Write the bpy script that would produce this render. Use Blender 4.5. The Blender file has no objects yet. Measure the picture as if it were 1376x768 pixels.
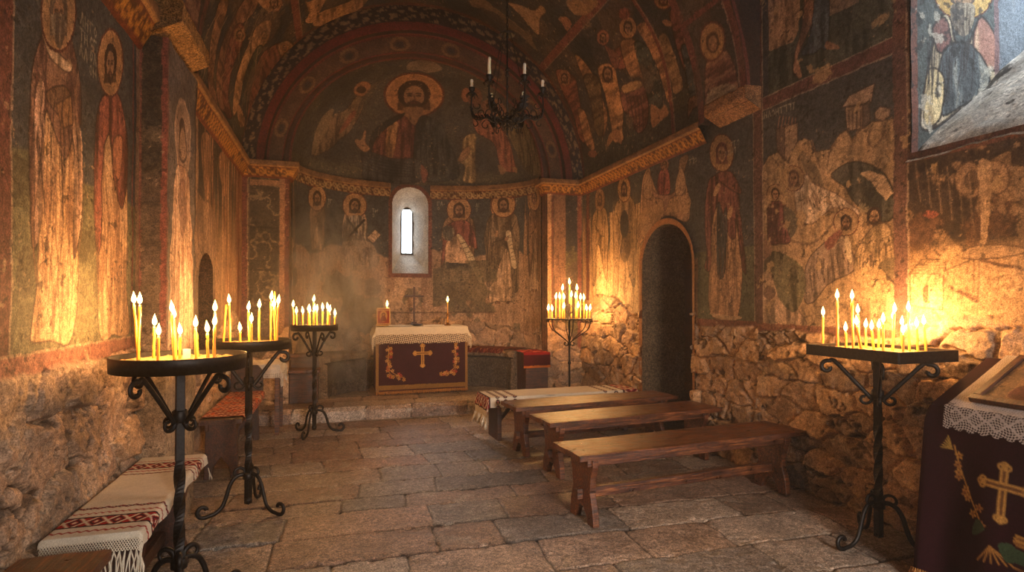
import bpy, bmesh, math, random
import numpy as np
from mathutils import Vector, Matrix
random.seed(7)
PI = math.pi
scene = bpy.context.scene
COL = scene.collection

# ------------------------------------------------------------------ camera
YAW, PITCH, FPX = math.radians(16.9), math.radians(0.7), 780.0
CAM = np.array([0.0, 0.0, 1.4])
cam_data = bpy.data.cameras.new('camera')
cam = bpy.data.objects.new('camera', cam_data)
COL.objects.link(cam)
cam.location = CAM
cam.rotation_euler = (PI / 2 + PITCH, 0, -YAW)
cam_data.sensor_width = 36.0
cam_data.lens = 36.0 * FPX / 1376.0
cam_data.shift_y = 9.5 / 1376.0
cam_data.clip_start = 0.02
scene.camera = cam

# ------------------------------------------------------------------ world, daylight, exposure
scene.view_settings.view_transform = 'Standard'
scene.view_settings.look = 'None'
scene.view_settings.exposure = 0.12
scene.view_settings.gamma = 1.0
scene.view_settings.use_curve_mapping = False
scene.cycles.max_bounces = 7
scene.cycles.diffuse_bounces = 4
scene.cycles.glossy_bounces = 2
scene.cycles.transparent_max_bounces = 12
scene.cycles.volume_bounces = 0
scene.cycles.sample_clamp_indirect = 4.0
scene.cycles.caustics_reflective = False
scene.cycles.caustics_refractive = False

HAZE = 0.008             # density of the thin smoke in the nave
CANDLE_W = 3.0          # watts of one candle flame
CANDLE_RGB = (1.0, 0.50, 0.165)

world = bpy.data.worlds.new('overcast_sky')
scene.world = world
world.use_nodes = True
_bg = world.node_tree.nodes['Background']
_bg.inputs['Color'].default_value = (0.88, 0.94, 1.0, 1)
_bg.inputs['Strength'].default_value = 6.0


def area_light(name, loc, direction, sx, sy, power, color):
    l = bpy.data.lights.new(name, 'AREA')
    l.shape = 'RECTANGLE'; l.size = sx; l.size_y = sy
    l.energy = power; l.color = color
    o = bpy.data.objects.new(name, l)
    COL.objects.link(o)
    o.location = loc
    o.rotation_euler = Vector(direction).to_track_quat('-Z', 'Y').to_euler()
    return o


# daylight that falls in through the two windows (each lamp stands outside its window)
area_light('daylight_apse_slit', (0.9, 10.6, 3.3), (0, -1, -0.28), 0.8, 1.6, 220, (0.86, 0.93, 1.0))
area_light('daylight_side_window', (5.15, 1.55, 5.1), (-0.62, 0.12, -1.0), 1.1, 1.5, 260, (0.97, 0.985, 1.0))
area_light('rear_fill', (1.6, -4.3, 2.6), (0, 1, -0.16), 1.8, 2.0, 620, (1.0, 0.84, 0.70))  # unseen lamp added behind the viewer to lift the ambient light

# ------------------------------------------------------------------ room measures
XL, XR = -1.07, 3.30
XC = (XL + XR) / 2
ZS = 3.0                      # springing of the vault
RV = (XR - XL) / 2            # barrel vault radius
YA0, YA1, RT = 3.90, 4.55, 2.05   # transverse arch
YE, YAP = 7.45, 7.66              # east face, apse centre
RA, RAY, RAZ, ZC = 1.65, 1.10, 1.47, 3.12   # apse half width, depth, conch height, conch springing
ZT = 5.3
STEP = 0.16
PX0, PX1 = -1.07, -0.92       # left pilaster
PY0, PY1 = 3.72, 4.43


# ------------------------------------------------------------------ photograph layout -> surface charts
def ray(px, py):
    u = (px - 688.0) / FPX
    v = (384.0 + 9.5 - py) / FPX
    cp, sp = math.cos(PITCH), math.sin(PITCH)
    f, zz = cp - v * sp, sp + v * cp
    x = u * math.cos(YAW) + f * math.sin(YAW)
    y = f * math.cos(YAW) - u * math.sin(YAW)
    return np.array([x, y, zz])


def hit_x(px, py, X):
    d = ray(px, py); t = (X - CAM[0]) / d[0]
    p = CAM + d * t
    return (p[1], p[2])


def hit_y(px, py, Y):
    d = ray(px, py); t = Y / d[1]
    p = CAM + d * t
    return (p[0], p[2])


def hit_vault(px, py, r):
    d = ray(px, py)
    ox, oz = CAM[0] - XC, CAM[2] - ZS
    a = d[0] ** 2 + d[2] ** 2
    b = 2 * (ox * d[0] + oz * d[2])
    c = ox * ox + oz * oz - r * r
    t = (-b + math.sqrt(max(b * b - 4 * a * c, 0))) / (2 * a)
    p = CAM + d * t
    return (math.atan2(p[0] - XC, p[2] - ZS) * RV, p[1])      # a: 0 at crown, + to the right


def hit_apse(px, py):
    d = ray(px, py)
    k = np.array([RA, RAY])
    o = (CAM[:2] - np.array([XC, YAP])) / k; e = d[:2] / k
    a = e @ e; b = 2 * (o @ e); c = o @ o - 1
    t = (-b + math.sqrt(max(b * b - 4 * a * c, 0))) / (2 * a)
    p = o + e * t
    return (math.atan2(p[0], p[1]) * RA, (CAM + d * t)[2])


def hit_conch(px, py):
    k = np.array([RA, RAY, RAZ])
    d = ray(px, py) / k
    o = (CAM - np.array([XC, YAP, ZC])) / k
    a = d @ d; b = 2 * (o @ d); c = o @ o - 1
    t = (-b + math.sqrt(max(b * b - 4 * a * c, 0))) / (2 * a)
    p = o + d * t
    rho = math.acos(max(-1, min(1, p[1])))
    psi = math.atan2(p[2], p[0])
    return (rho * math.cos(psi) * RA, rho * math.sin(psi) * RA)


# ------------------------------------------------------------------ numpy noise
def _hash(ix, iy, seed):
    h = (ix.astype(np.int64) * 374761393 + iy.astype(np.int64) * 668265263 + seed * 1442695041) & 0xFFFFFFFF
    h = ((h ^ (h >> 13)) * 1274126177) & 0xFFFFFFFF
    h = ((h ^ (h >> 16)) * 2246822519) & 0xFFFFFFFF
    return ((h ^ (h >> 15)) & 0xFFFFFF) / float(0xFFFFFF)


def vnoise(x, y, seed=0):
    ix, iy = np.floor(x), np.floor(y)
    fx, fy = x - ix, y - iy
    fx = fx * fx * (3 - 2 * fx); fy = fy * fy * (3 - 2 * fy)
    a = _hash(ix, iy, seed); b = _hash(ix + 1, iy, seed)
    c = _hash(ix, iy + 1, seed); d = _hash(ix + 1, iy + 1, seed)
    return (a * (1 - fx) + b * fx) * (1 - fy) + (c * (1 - fx) + d * fx) * fy


def fbm(x, y, seed=0, oct=4, gain=0.5):
    s = 0; w = 1; t = 0
    for i in range(oct):
        s = s + w * vnoise(x * 2 ** i + 17.3 * i, y * 2 ** i - 9.1 * i, seed + i * 31)
        t += w; w *= gain
    return s / t


def sstep(e0, e1, x):
    t = np.clip((x - e0) / (e1 - e0), 0, 1)
    return t * t * (3 - 2 * t)


def voronoi(x, y, seed, jit=0.8, stagger=True):
    gx, gy = np.floor(x), np.floor(y)
    f1 = np.full(x.shape, 9.0); f2 = np.full(x.shape, 9.0); cid = np.zeros(x.shape); ddx = np.zeros(x.shape); ddy = np.zeros(x.shape)
    for dy in (-1, 0, 1):
        for dx in (-2, -1, 0, 1):
            cx, cy = gx + dx, gy + dy
            sx = cx + 0.5 + jit * (_hash(cx, cy, seed) - 0.5)
            if stagger:
                sx = sx + 0.5 * (np.mod(cy, 2))
            sy = cy + 0.5 + jit * 0.8 * (_hash(cx, cy, seed + 5) - 0.5)
            d = np.hypot(x - sx, y - sy)
            closer = d < f1
            f2 = np.where(closer, f1, np.minimum(f2, d))
            cid = np.where(closer, _hash(cx, cy, seed + 9), cid)
            ddx = np.where(closer, x - sx, ddx); ddy = np.where(closer, y - sy, ddy)
            f1 = np.where(closer, d, f1)
    return f1, f2, cid, ddx, ddy


def lin(c):
    c = np.asarray(c, dtype=float)
    if c.max() > 1.0: c = c / 255.0
    return np.where(c <= 0.04045, c / 12.92, ((c + 0.055) / 1.055) ** 2.4)


def smooth(pts, n=6, closed=True):
    P = [np.array(p, float) for p in pts]
    m = len(P); out = []
    rng = range(m) if closed else range(m - 1)
    for i in rng:
        if closed: p0, p1, p2, p3 = P[(i - 1) % m], P[i], P[(i + 1) % m], P[(i + 2) % m]
        else: p0, p1, p2, p3 = P[max(i - 1, 0)], P[i], P[i + 1], P[min(i + 2, m - 1)]
        for k in range(n):
            t = k / n
            out.append(0.5 * ((2 * p1) + (-p0 + p2) * t + (2 * p0 - 5 * p1 + 4 * p2 - p3) * t * t + (-p0 + 3 * p1 - 3 * p2 + p3) * t ** 3))
    if not closed: out.append(P[-1])
    return out


# ------------------------------------------------------------------ mural canvas
class Canvas:
    """Pigment of a painted surface, drawn in the surface's own metres (a across, b up)."""
    def __init__(self, a0, a1, b0, b1, res, base=(90, 80, 70), wob=0.006, seed=1, mapper=None):
        self.a0, self.b0, self.res = a0, b0, res
        self.na = int(round((a1 - a0) / res)) + 1
        self.nb = int(round((b1 - b0) / res)) + 1
        self.a1, self.b1 = a0 + (self.na - 1) * res, b0 + (self.nb - 1) * res
        a = a0 + np.arange(self.na) * res; b = b0 + np.arange(self.nb) * res
        self.A, self.B = np.meshgrid(a, b)
        self.Aw = self.A + wob * (fbm(self.A * 14, self.B * 14, seed) - 0.5) * 2
        self.Bw = self.B + wob * (fbm(self.A * 14, self.B * 14, seed + 50) - 0.5) * 2
        self.col = np.ones((self.nb, self.na, 3)) * lin(base)
        self.h = np.zeros((self.nb, self.na))
        self.seed = seed; self.m = mapper; self.px = False

    def P(self, pts):
        return [self.m(*p) for p in pts] if self.px else pts

    def _win(self, amin, amax, bmin, bmax, pad=0.02):
        i0 = max(int((amin - pad - self.a0) / self.res), 0); i1 = min(int((amax + pad - self.a0) / self.res) + 2, self.na)
        j0 = max(int((bmin - pad - self.b0) / self.res), 0); j1 = min(int((bmax + pad - self.b0) / self.res) + 2, self.nb)
        if i0 >= i1 or j0 >= j1: return None
        return (slice(j0, j1), slice(i0, i1))

    def mix(self, w, mask, color, alpha=1.0):
        m = (mask * alpha)[..., None]
        self.col[w] = self.col[w] * (1 - m) + lin(color) * m

    def inside(self, pts, w):
        X, Y = self.Aw[w], self.Bw[w]
        c = np.zeros(X.shape, bool); n = len(pts)
        for i in range(n):
            x1, y1 = pts[i]; x2, y2 = pts[(i + 1) % n]
            if abs(y2 - y1) < 1e-12: continue
            c ^= ((y1 > Y) != (y2 > Y)) & (X < (x2 - x1) * (Y - y1) / (y2 - y1) + x1)
        return c

    def poly(self, pts, color, alpha=1.0, sm=True, outline=None, ow=0.006, shade=None):
        pts = self.P(pts)
        if sm: pts = smooth(pts)
        xs = [p[0] for p in pts]; ys = [p[1] for p in pts]
        w = self._win(min(xs), max(xs), min(ys), max(ys))
        if w is None: return
        m = self.inside(pts, w).astype(float)
        self.mix(w, m, color, alpha)
        if shade is not None:      # pigment streaks along b, like drapery hatching
            f = fbm(self.Aw[w] * shade[0], self.Bw[w] * shade[0] * 0.15, self.seed + 7, 3)
            self.mix(w, m * sstep(0.5, 0.68, f), shade[1], 0.75)
            if len(shade) > 2: self.mix(w, m * sstep(0.52, 0.36, f), shade[2], 0.6)
        if outline is not None:
            self._stroke(list(pts) + [pts[0]], ow, outline, 0.9)

    def _stroke(self, pts, width, color, alpha=1.0, taper=False):
        n = len(pts)
        for i in range(n - 1):
            x1, y1 = pts[i]; x2, y2 = pts[i + 1]
            wd = width * (math.sin(PI * (i + 0.7) / n) if taper else 1)
            w = self._win(min(x1, x2) - wd, max(x1, x2) + wd, min(y1, y2) - wd, max(y1, y2) + wd)
            if w is None: continue
            X, Y = self.Aw[w], self.Bw[w]
            dx, dy = x2 - x1, y2 - y1; L = dx * dx + dy * dy + 1e-12
            t = np.clip(((X - x1) * dx + (Y - y1) * dy) / L, 0, 1)
            d = np.hypot(X - x1 - t * dx, Y - y1 - t * dy)
            e = self.res * 0.7
            self.mix(w, sstep(wd / 2 + e, max(wd / 2 - e, 0), d), color, alpha)

    def stroke(self, pts, width, color, alpha=1.0, sm=True, taper=False):
        pts = self.P(pts)
        if sm and len(pts) > 2: pts = smooth(pts, 5, False)
        self._stroke(pts, width, color, alpha, taper)

    def ell(self, c, ra, rb, color, rot=0.0, alpha=1.0, ring=None, soft=0.0):
        """ring: inner fraction, so only the rim is painted"""
        if self.px: c = self.m(*c)
        R = max(ra, rb)
        w = self._win(c[0] - R, c[0] + R, c[1] - R, c[1] + R)
        if w is None: return
        dx, dy = self.Aw[w] - c[0], self.Bw[w] - c[1]
        x = dx * math.cos(rot) + dy * math.sin(rot); y = -dx * math.sin(rot) + dy * math.cos(rot)
        d = np.hypot(x / ra, y / rb)
        e = self.res / R * 0.8 + soft
        m = sstep(1 + e, 1 - e, d)
        if ring is not None: m = m * sstep(ring - e, ring + e, d)
        self.mix(w, m, color, alpha)

    def rect(self, a0, a1, b0, b1, color, alpha=1.0):
        keep = self.px; self.px = False
        self.poly([(a0, b0), (a1, b0), (a1, b1), (a0, b1)], color, alpha, sm=False)
        self.px = keep

    # ---- figures, always in metres
    def head(self, a, b, r, hair=(60, 38, 26), beard=False, halo=(176, 122, 58), hr=1.95, veil=None, tone=(158, 112, 74), rim=(96, 42, 28)):
        keep = self.px; self.px = False
        if halo is not None:
            self.ell((a, b), r * hr, r * hr, rim)
            self.ell((a, b), r * (hr - .13), r * (hr - .13), halo)
            self.ell((a, b), r * (hr - .13), r * (hr - .13), (205, 165, 105), ring=.95, alpha=.6)
        hc = veil if veil else hair
        self.ell((a, b + r * .12), r * .98, r * 1.15, hc)
        if veil or not beard:
            self.poly([(a - r * .9, b), (a + r * .9, b), (a + r * 1.05, b - r * 1.2), (a - r * 1.05, b - r * 1.2)], hc, sm=False, alpha=.9 if veil else .5)
        self.ell((a, b - r * .05), r * .62, r * .88, tone)
        self.ell((a + r * .25, b - r * .05), r * .3, r * .7, (120, 78, 50), alpha=.4, soft=.2)
        if beard:
            self.ell((a, b - r * .72), r * .52, r * .55, hair, alpha=.9)
        e = r * .1
        for s in (-1, 1):
            self.stroke([(a + s * r * .42, b + r * .2), (a + s * r * .12, b + r * .22)], e, (52, 32, 24), sm=False)
            self.stroke([(a + s * r * .36, b + r * .05), (a + s * r * .14, b + r * .05)], e * 1.2, (40, 26, 20), sm=False)
        self.stroke([(a, b + r * .12), (a + r * .06, b - r * .28), (a - r * .06, b - r * .3)], e, (92, 56, 38), sm=False)
        self.stroke([(a - r * .17, b - r * .5), (a + r * .17, b - r * .5)], e, (110, 48, 38), sm=False)
        self.px = keep

    def saint(self, a, b0, H, robe=(112, 52, 40), mantle=(150, 104, 62), under=(176, 138, 92), beard=True, halo=(176, 122, 58), item=None,
              lean=0.0, wid=1.0, veil=None, seed=0, hair=(60, 38, 26), hr=1.95):
        """standing figure: H is from the feet to the crown of the head"""
        keep = self.px; self.px = False
        rnd = random.Random(seed + 11)
        hb = b0 + H * .925; r = H * .052
        def q(x, y): return (a + x * H * wid + lean * (y - .5) * H, b0 + y * H)
        dk = tuple(int(c * .45) for c in robe)
        if halo is not None:
            self.ell((q(0, 0)[0] + lean * .45 * H, hb), r * hr, r * hr, (96, 42, 28))
            self.ell((q(0, 0)[0] + lean * .45 * H, hb), r * (hr - .13), r * (hr - .13), halo)
        # tunic to the ground
        self.poly([q(-.07, .84), q(.07, .84), q(.105, .5), q(.13, .05), q(.06, .035), q(-.06, .035), q(-.125, .05), q(-.10, .5)], under,
                  shade=(26, tuple(int(c * .62) for c in under), tuple(min(255, int(c * 1.2)) for c in under)), outline=dk)
        # feet
        for s in (-1, 1):
            self.ell(q(s * .045, .025), H * .028, H * .014, (110, 70, 46), rot=s * .3)
        # mantle
        self.poly([q(-.055, .865), q(.055, .865), q(.135, .80), q(.165, .62), q(.15, .40), q(.155, .16), q(.10, .13), q(.075, .36), q(.03, .52), q(-.03, .40),
                   q(-.085, .22), q(-.14, .18), q(-.15, .45), q(-.165, .62), q(-.13, .80)], robe,
                  shade=(22, mantle, dk), outline=dk, ow=.008)
        # folds
        for k in range(12):
            x0 = rnd.uniform(-.13, .13); y0 = rnd.uniform(.35, .8); x1 = x0 + rnd.uniform(-.04, .04); y1 = y0 - rnd.uniform(.12, .3)
            self.stroke([q(x0, y0), q((x0 + x1) / 2 + rnd.uniform(-.02, .02), (y0 + y1) / 2), q(x1, y1)], H * .006, dk if k % 2 else mantle, .85, taper=True)
        self.stroke([q(.12, .76), q(.02, .62), q(-.09, .58)], H * .009, dk, .9)
        self.stroke([q(-.12, .76), q(-.03, .60), q(.08, .50)], H * .007, dk, .8)
        if item == 'book':
            self.poly([q(.02, .66), q(.10, .68), q(.11, .56), q(.03, .54)], (170, 116, 52), sm=False, outline=(70, 34, 24))
        elif item == 'scroll':
            self.poly([q(.02, .66), q(.07, .67), q(.10, .50), q(.135, .34), q(.08, .35), q(.06, .48)], (196, 170, 130), sm=True, outline=(80, 50, 34))
            for k in range(7):
                y = .62 - k * .035
                self.stroke([q(.045 + (0.62 - y) * .2, y), q(.08 + (.62 - y) * .2, y + .004)], H * .005, (70, 48, 36), .8)
        elif item == 'cross':
            self.stroke([q(.06, .74), q(.06, .58)], H * .012, (170, 120, 70)); self.stroke([q(.03, .70), q(.09, .70)], H * .012, (170, 120, 70))
        # hands
        self.ell(q(.03, .61), H * .026, H * .018, (158, 110, 72), rot=.4)
        self.ell(q(-.06, .66), H * .018, H * .03, (158, 110, 72), rot=-.3)
        # head
        hx = q(0, 0)[0] + lean * .45 * H
        self.head(hx, hb, r, hair=hair, beard=beard, halo=None, veil=veil)
        self.px = keep

    def letters(self, a, b, n, size, color=(170, 160, 140), alpha=.6, seed=0, cols=99, slope=0.0):
        """worn painted glyph strokes"""
        keep = self.px; self.px = False
        rnd = random.Random(seed)
        for k in range(n):
            x = a + (k % cols) * size * .95; y = b - (k // cols) * size * 1.4 + slope * (x - a)
            t = rnd.randint(0, 4); s = size * .6
            S = lambda p: self.stroke(p, size * .16, color, alpha, sm=False)
            if t == 0: S([(x, y), (x, y + size)]); S([(x + s, y), (x + s, y + size)]); S([(x, y + size / 2), (x + s, y + size / 2)])
            elif t == 1: S([(x, y), (x + s / 2, y + size)]); S([(x + s, y), (x + s / 2, y + size)])
            elif t == 2: S([(x, y), (x, y + size), (x + s, y + size)])
            elif t == 3: self.ell((x + s / 2, y + size / 2), s / 2, size / 2, color, ring=.62, alpha=alpha)
            else: S([(x + s / 2, y), (x + s / 2, y + size)]); S([(x, y + size), (x + s, y + size)])
        self.px = keep

    # ---- ageing
    def mottling(self, amt=0.35, seed=3, f=3.0):
        n = fbm(self.A * f, self.B * f, seed, 5)
        g = 1 + amt * (n - .5) * 2
        n2 = fbm(self.A * f * 9, self.B * f * 9, seed + 4, 3)
        self.col *= (g * (1 + amt * .55 * (n2 - .5) * 2))[..., None]
        if amt > .38:                      # old murals: faded, pitted and scratched pigment
            L = self.col.mean(-1, keepdims=True)
            self.col = self.col * .64 + L * np.array([1.16, .98, .80]) * .36
            A, B = self.A, self.B
            n3 = fbm(A * 55, B * 55, seed + 60, 3); n4 = fbm(A * 22, B * 22, seed + 61, 5, .65)
            self.col *= (1 + .6 * (n3 - .5) + .8 * (n4 - .5))[..., None]
            pit = sstep(.66, .74, n4) * .75; sc = sstep(.70, .76, fbm(A * 30, B * 34, seed + 62, 4, .7)) * sstep(.45, .6, n) * .65
            scr = sstep(.012, .0, np.abs(fbm(A * 4 + B * 2, B * 4, seed + 63, 4) - .5)) * sstep(.5, .56, fbm(A * 3, B * 3, seed + 64, 2)) * .6
            m = (pit + scr)[..., None].clip(0, 1); self.col = self.col * (1 - m) + lin((34, 26, 22)) * m
            self.col = self.col * (1 - sc[..., None]) + lin((168, 138, 108)) * sc[..., None]
            self.h = self.h - .002 * pit - .0025 * scr

    def loss(self, color, thr=.66, seed=5, f=5.0, mask=None, soft=.03, alpha=.9):
        n = fbm(self.A * f, self.B * f, seed, 5, .6)
        m = sstep(thr, thr + soft, n) * alpha
        if mask is not None: m = m * mask
        c = lin(color) * (0.8 + .4 * fbm(self.A * 20, self.B * 20, seed + 2, 3))[..., None]
        self.col = self.col * (1 - m[..., None]) + c * m[..., None]
        self.h -= m * .002

    def sample(self, a, b, arr=None):
        arr = self.col if arr is None else arr
        x = np.clip((a - self.a0) / self.res, 0, self.na - 1.001); y = np.clip((b - self.b0) / self.res, 0, self.nb - 1.001)
        i = x.astype(int); j = y.astype(int); fx = x - i; fy = y - j
        if arr.ndim == 3: fx = fx[..., None]; fy = fy[..., None]
        return (arr[j, i] * (1 - fx) + arr[j, i + 1] * fx) * (1 - fy) + (arr[j + 1, i] * (1 - fx) + arr[j + 1, i + 1] * fx) * fy


# ------------------------------------------------------------------ mesh from grid
def link(o, parent=None):
    COL.objects.link(o)
    if parent is not None: o.parent = parent
    return o


def mesh_np(name, V, F, mat, col=None, alpha=None, smooth_=True, parent=None):
    me = bpy.data.meshes.new(name)
    V = np.asarray(V, np.float32); F = np.asarray(F, np.int32)
    me.vertices.add(len(V)); me.vertices.foreach_set('co', V.ravel())
    k = F.shape[1]
    me.loops.add(F.size); me.loops.foreach_set('vertex_index', F.ravel())
    me.polygons.add(len(F)); me.polygons.foreach_set('loop_start', np.arange(len(F), dtype=np.int32) * k)
    me.update(calc_edges=True)
    if smooth_: me.polygons.foreach_set('use_smooth', np.ones(len(F), bool))
    if col is not None:
        at = me.color_attributes.new('pigment', 'FLOAT_COLOR', 'POINT')
        c = np.ones((len(V), 4), np.float32); c[:, :3] = np.clip(col.reshape(-1, 3), 0, 1)
        if alpha is not None: c[:, 3] = alpha.ravel()
        at.data.foreach_set('color', c.ravel())
    me.materials.append(mat)
    return link(bpy.data.objects.new(name, me), parent)


def grid_surface(name, X, Y, Z, mat, col=None, hole=None, flip=False, alpha=None, parent=None):
    nb, na = X.shape
    V = np.stack([X, Y, Z], -1).reshape(-1, 3)
    idx = np.arange(nb * na).reshape(nb, na)
    q = np.stack([idx[:-1, :-1], idx[:-1, 1:], idx[1:, 1:], idx[1:, :-1]], -1)
    if hole is not None:
        keep = ~hole
        q = q[keep]
    q = q.reshape(-1, 4)
    if flip: q = q[:, ::-1]
    c = None if col is None else col.reshape(-1, 3)
    al = None if alpha is None else alpha.reshape(-1)
    if hole is not None:
        used = np.unique(q); remap = np.full(len(V), -1); remap[used] = np.arange(len(used))
        V = V[used]; q = remap[q]
        if c is not None: c = c[used]
        if al is not None: al = al[used]
    return mesh_np(name, V, q, mat, c, al, parent=parent)


# ------------------------------------------------------------------ materials
def nmat(name):
    m = bpy.data.materials.new(name); m.use_nodes = True
    nt = m.node_tree
    return m, nt, nt.nodes['Principled BSDF']


def tex_noise(nt, scale, detail=4, rough=.55, coord='Object', vec=None):
    n = nt.nodes.new('ShaderNodeTexNoise'); n.inputs['Scale'].default_value = scale
    n.inputs['Detail'].default_value = detail; n.inputs['Roughness'].default_value = rough
    if vec is None:
        tc = nt.nodes.new('ShaderNodeTexCoord'); vec = tc.outputs[coord]
    nt.links.new(vec, n.inputs['Vector'])
    return n


def ramp(nt, src, stops):
    r = nt.nodes.new('ShaderNodeValToRGB'); nt.links.new(src, r.inputs['Fac'])
    el = r.color_ramp.elements
    el[0].position, el[0].color = stops[0][0], (*stops[0][1], 1)
    el[1].position, el[1].color = stops[-1][0], (*stops[-1][1], 1)
    for p, c in stops[1:-1]:
        e = el.new(p); e.color = (*c, 1)
    return r


def bump(nt, b, src, strength, dist):
    bp = nt.nodes.new('ShaderNodeBump'); bp.inputs['Strength'].default_value = strength; bp.inputs['Distance'].default_value = dist
    nt.links.new(src, bp.inputs['Height']); nt.links.new(bp.outputs['Normal'], b.inputs['Normal'])
    return bp


def pigment_mat(name, rough=.8, grain=.35, gscale=60, bstr=.4, bdist=.004, spec=.25, use_alpha=False, transl=0):
    m, nt, b = nmat(name)
    at = nt.nodes.new('ShaderNodeAttribute'); at.attribute_name = 'pigment'
    n = tex_noise(nt, gscale, 6, .65)
    r = ramp(nt, n.outputs['Fac'], [(.36, (1 - grain,) * 3), (.64, (1 + grain * .8,) * 3)])
    mx = nt.nodes.new('ShaderNodeMix'); mx.data_type = 'RGBA'; mx.blend_type = 'MULTIPLY'; mx.inputs['Factor'].default_value = 1
    nt.links.new(at.outputs['Color'], mx.inputs['A']); nt.links.new(r.outputs['Color'], mx.inputs['B'])
    n3 = tex_noise(nt, gscale * 3.1, 4, .7)
    r3 = ramp(nt, n3.outputs['Fac'], [(.38, (1 - min(.8, grain * 1.6),) * 3), (.62, (1 + grain * 1.1,) * 3)])
    m3 = nt.nodes.new('ShaderNodeMix'); m3.data_type = 'RGBA'; m3.blend_type = 'MULTIPLY'; m3.inputs['Factor'].default_value = 1
    nt.links.new(mx.outputs['Result'], m3.inputs['A']); nt.links.new(r3.outputs['Color'], m3.inputs['B'])
    nt.links.new(m3.outputs['Result'], b.inputs['Base Color'])
    b.inputs['Roughness'].default_value = rough; b.inputs['Specular IOR Level'].default_value = spec
    n2 = tex_noise(nt, gscale * .45, 8, .7)
    bump(nt, b, n2.outputs['Fac'], bstr, bdist)
    if use_alpha: nt.links.new(at.outputs['Alpha'], b.inputs['Alpha'])
    return m


def simple_mat(name, color, rough=.6, metal=0.0, var=.3, scale=20, bstr=.2, bdist=.002, stretch=None, spec=.5):
    m, nt, b = nmat(name)
    c = lin(color)
    tc = nt.nodes.new('ShaderNodeTexCoord'); vec = tc.outputs['Object']
    if stretch is not None:
        mp = nt.nodes.new('ShaderNodeMapping'); mp.inputs['Scale'].default_value = stretch
        nt.links.new(vec, mp.inputs['Vector']); vec = mp.outputs['Vector']
    n = tex_noise(nt, scale, 6, .6, vec=vec)
    r = ramp(nt, n.outputs['Fac'], [(.3, tuple(c * (1 - var))), (.7, tuple(np.minimum(c * (1 + var), 1)))])
    nt.links.new(r.outputs['Color'], b.inputs['Base Color'])
    b.inputs['Roughness'].default_value = rough; b.inputs['Metallic'].default_value = metal; b.inputs['Specular IOR Level'].default_value = spec
    if bstr: bump(nt, b, n.outputs['Fac'], bstr, bdist)
    return m


M = {}
M['fresco'] = pigment_mat('fresco_plaster', .74, .30, 46, .7, .008)
M['stone'] = pigment_mat('rubble_stone', .85, .48, 34, 1.0, .022)
M['floor'] = pigment_mat('worn_flagstone', .42, .50, 40, 1.0, .010, spec=.5)
M['iron'] = simple_mat('forged_iron', (38, 34, 32), .48, .75, .45, 60, .5, .002)


def wood_mat(name, dark, mid, light, rlo, rhi):
    m, nt, b = nmat(name)
    tc = nt.nodes.new('ShaderNodeTexCoord'); mp = nt.nodes.new('ShaderNodeMapping'); mp.inputs['Scale'].default_value = (1, 15, 15)
    nt.links.new(tc.outputs['Object'], mp.inputs['Vector'])
    g = tex_noise(nt, 5, 10, .72, vec=mp.outputs['Vector']); g.inputs['Distortion'].default_value = .6
    w = tex_noise(nt, 9, 8, .7)
    r = ramp(nt, g.outputs['Fac'], [(.34, tuple(lin(dark))), (.50, tuple(lin(mid))), (.66, tuple(lin(light)))])
    r2 = ramp(nt, w.outputs['Fac'], [(.38, (.35, .32, .30)), (.56, (1.15, 1.12, 1.1))])
    mx = nt.nodes.new('ShaderNodeMix'); mx.data_type = 'RGBA'; mx.blend_type = 'MULTIPLY'; mx.inputs['Factor'].default_value = .85
    nt.links.new(r.outputs['Color'], mx.inputs['A']); nt.links.new(r2.outputs['Color'], mx.inputs['B']); nt.links.new(mx.outputs['Result'], b.inputs['Base Color'])
    rr = nt.nodes.new('ShaderNodeMapRange'); rr.inputs['From Min'].default_value = .3; rr.inputs['From Max'].default_value = .7
    rr.inputs['To Min'].default_value = rlo; rr.inputs['To Max'].default_value = rhi; nt.links.new(w.outputs['Fac'], rr.inputs['Value']); nt.links.new(rr.outputs[0], b.inputs['Roughness'])
    ad = nt.nodes.new('ShaderNodeMath'); ad.operation = 'ADD'; nt.links.new(g.outputs['Fac'], ad.inputs[0]); nt.links.new(w.outputs['Fac'], ad.inputs[1])
    bump(nt, b, ad.outputs[0], .8, .006)
    return m


M['wood'] = wood_mat('old_varnished_pine', (26, 12, 8), (84, 42, 20), (146, 88, 44), .22, .5)
M['dwood'] = wood_mat('dark_oak', (30, 16, 12), (66, 36, 22), (98, 58, 34), .35, .6)
M['wax'] = simple_mat('beeswax', (226, 168, 62), .4, 0, .08, 30, 0)
M['iwax'] = simple_mat('ivory_wax', (214, 204, 186), .45, 0, .08, 30, 0)
M['cloth'] = pigment_mat('woven_cloth', .92, .16, 220, .5, .002, spec=.1)
M['velvet'] = pigment_mat('burgundy_velvet', .85, .2, 90, .3, .002, spec=.15)
M['lace'] = pigment_mat('cotton_lace', .9, .12, 200, .4, .002, spec=.1, use_alpha=True)
M['brass'] = simple_mat('old_brass', (150, 104, 48), .35, .9, .3, 40, .2)
M['sand'] = simple_mat('tray_sand', (168, 128, 78), .95, 0, .45, 130, .8, .01)
M['gold'] = simple_mat('gold_thread', (176, 128, 62), .5, .35, .35, 150, .5, .002)
for k in ('wax', 'iwax'):
    b_ = M[k].node_tree.nodes['Principled BSDF']; b_.inputs['Subsurface Weight'].default_value = .5; b_.inputs['Subsurface Radius'].default_value = (1, .5, .15); b_.inputs['Subsurface Scale'].default_value = .03


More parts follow.
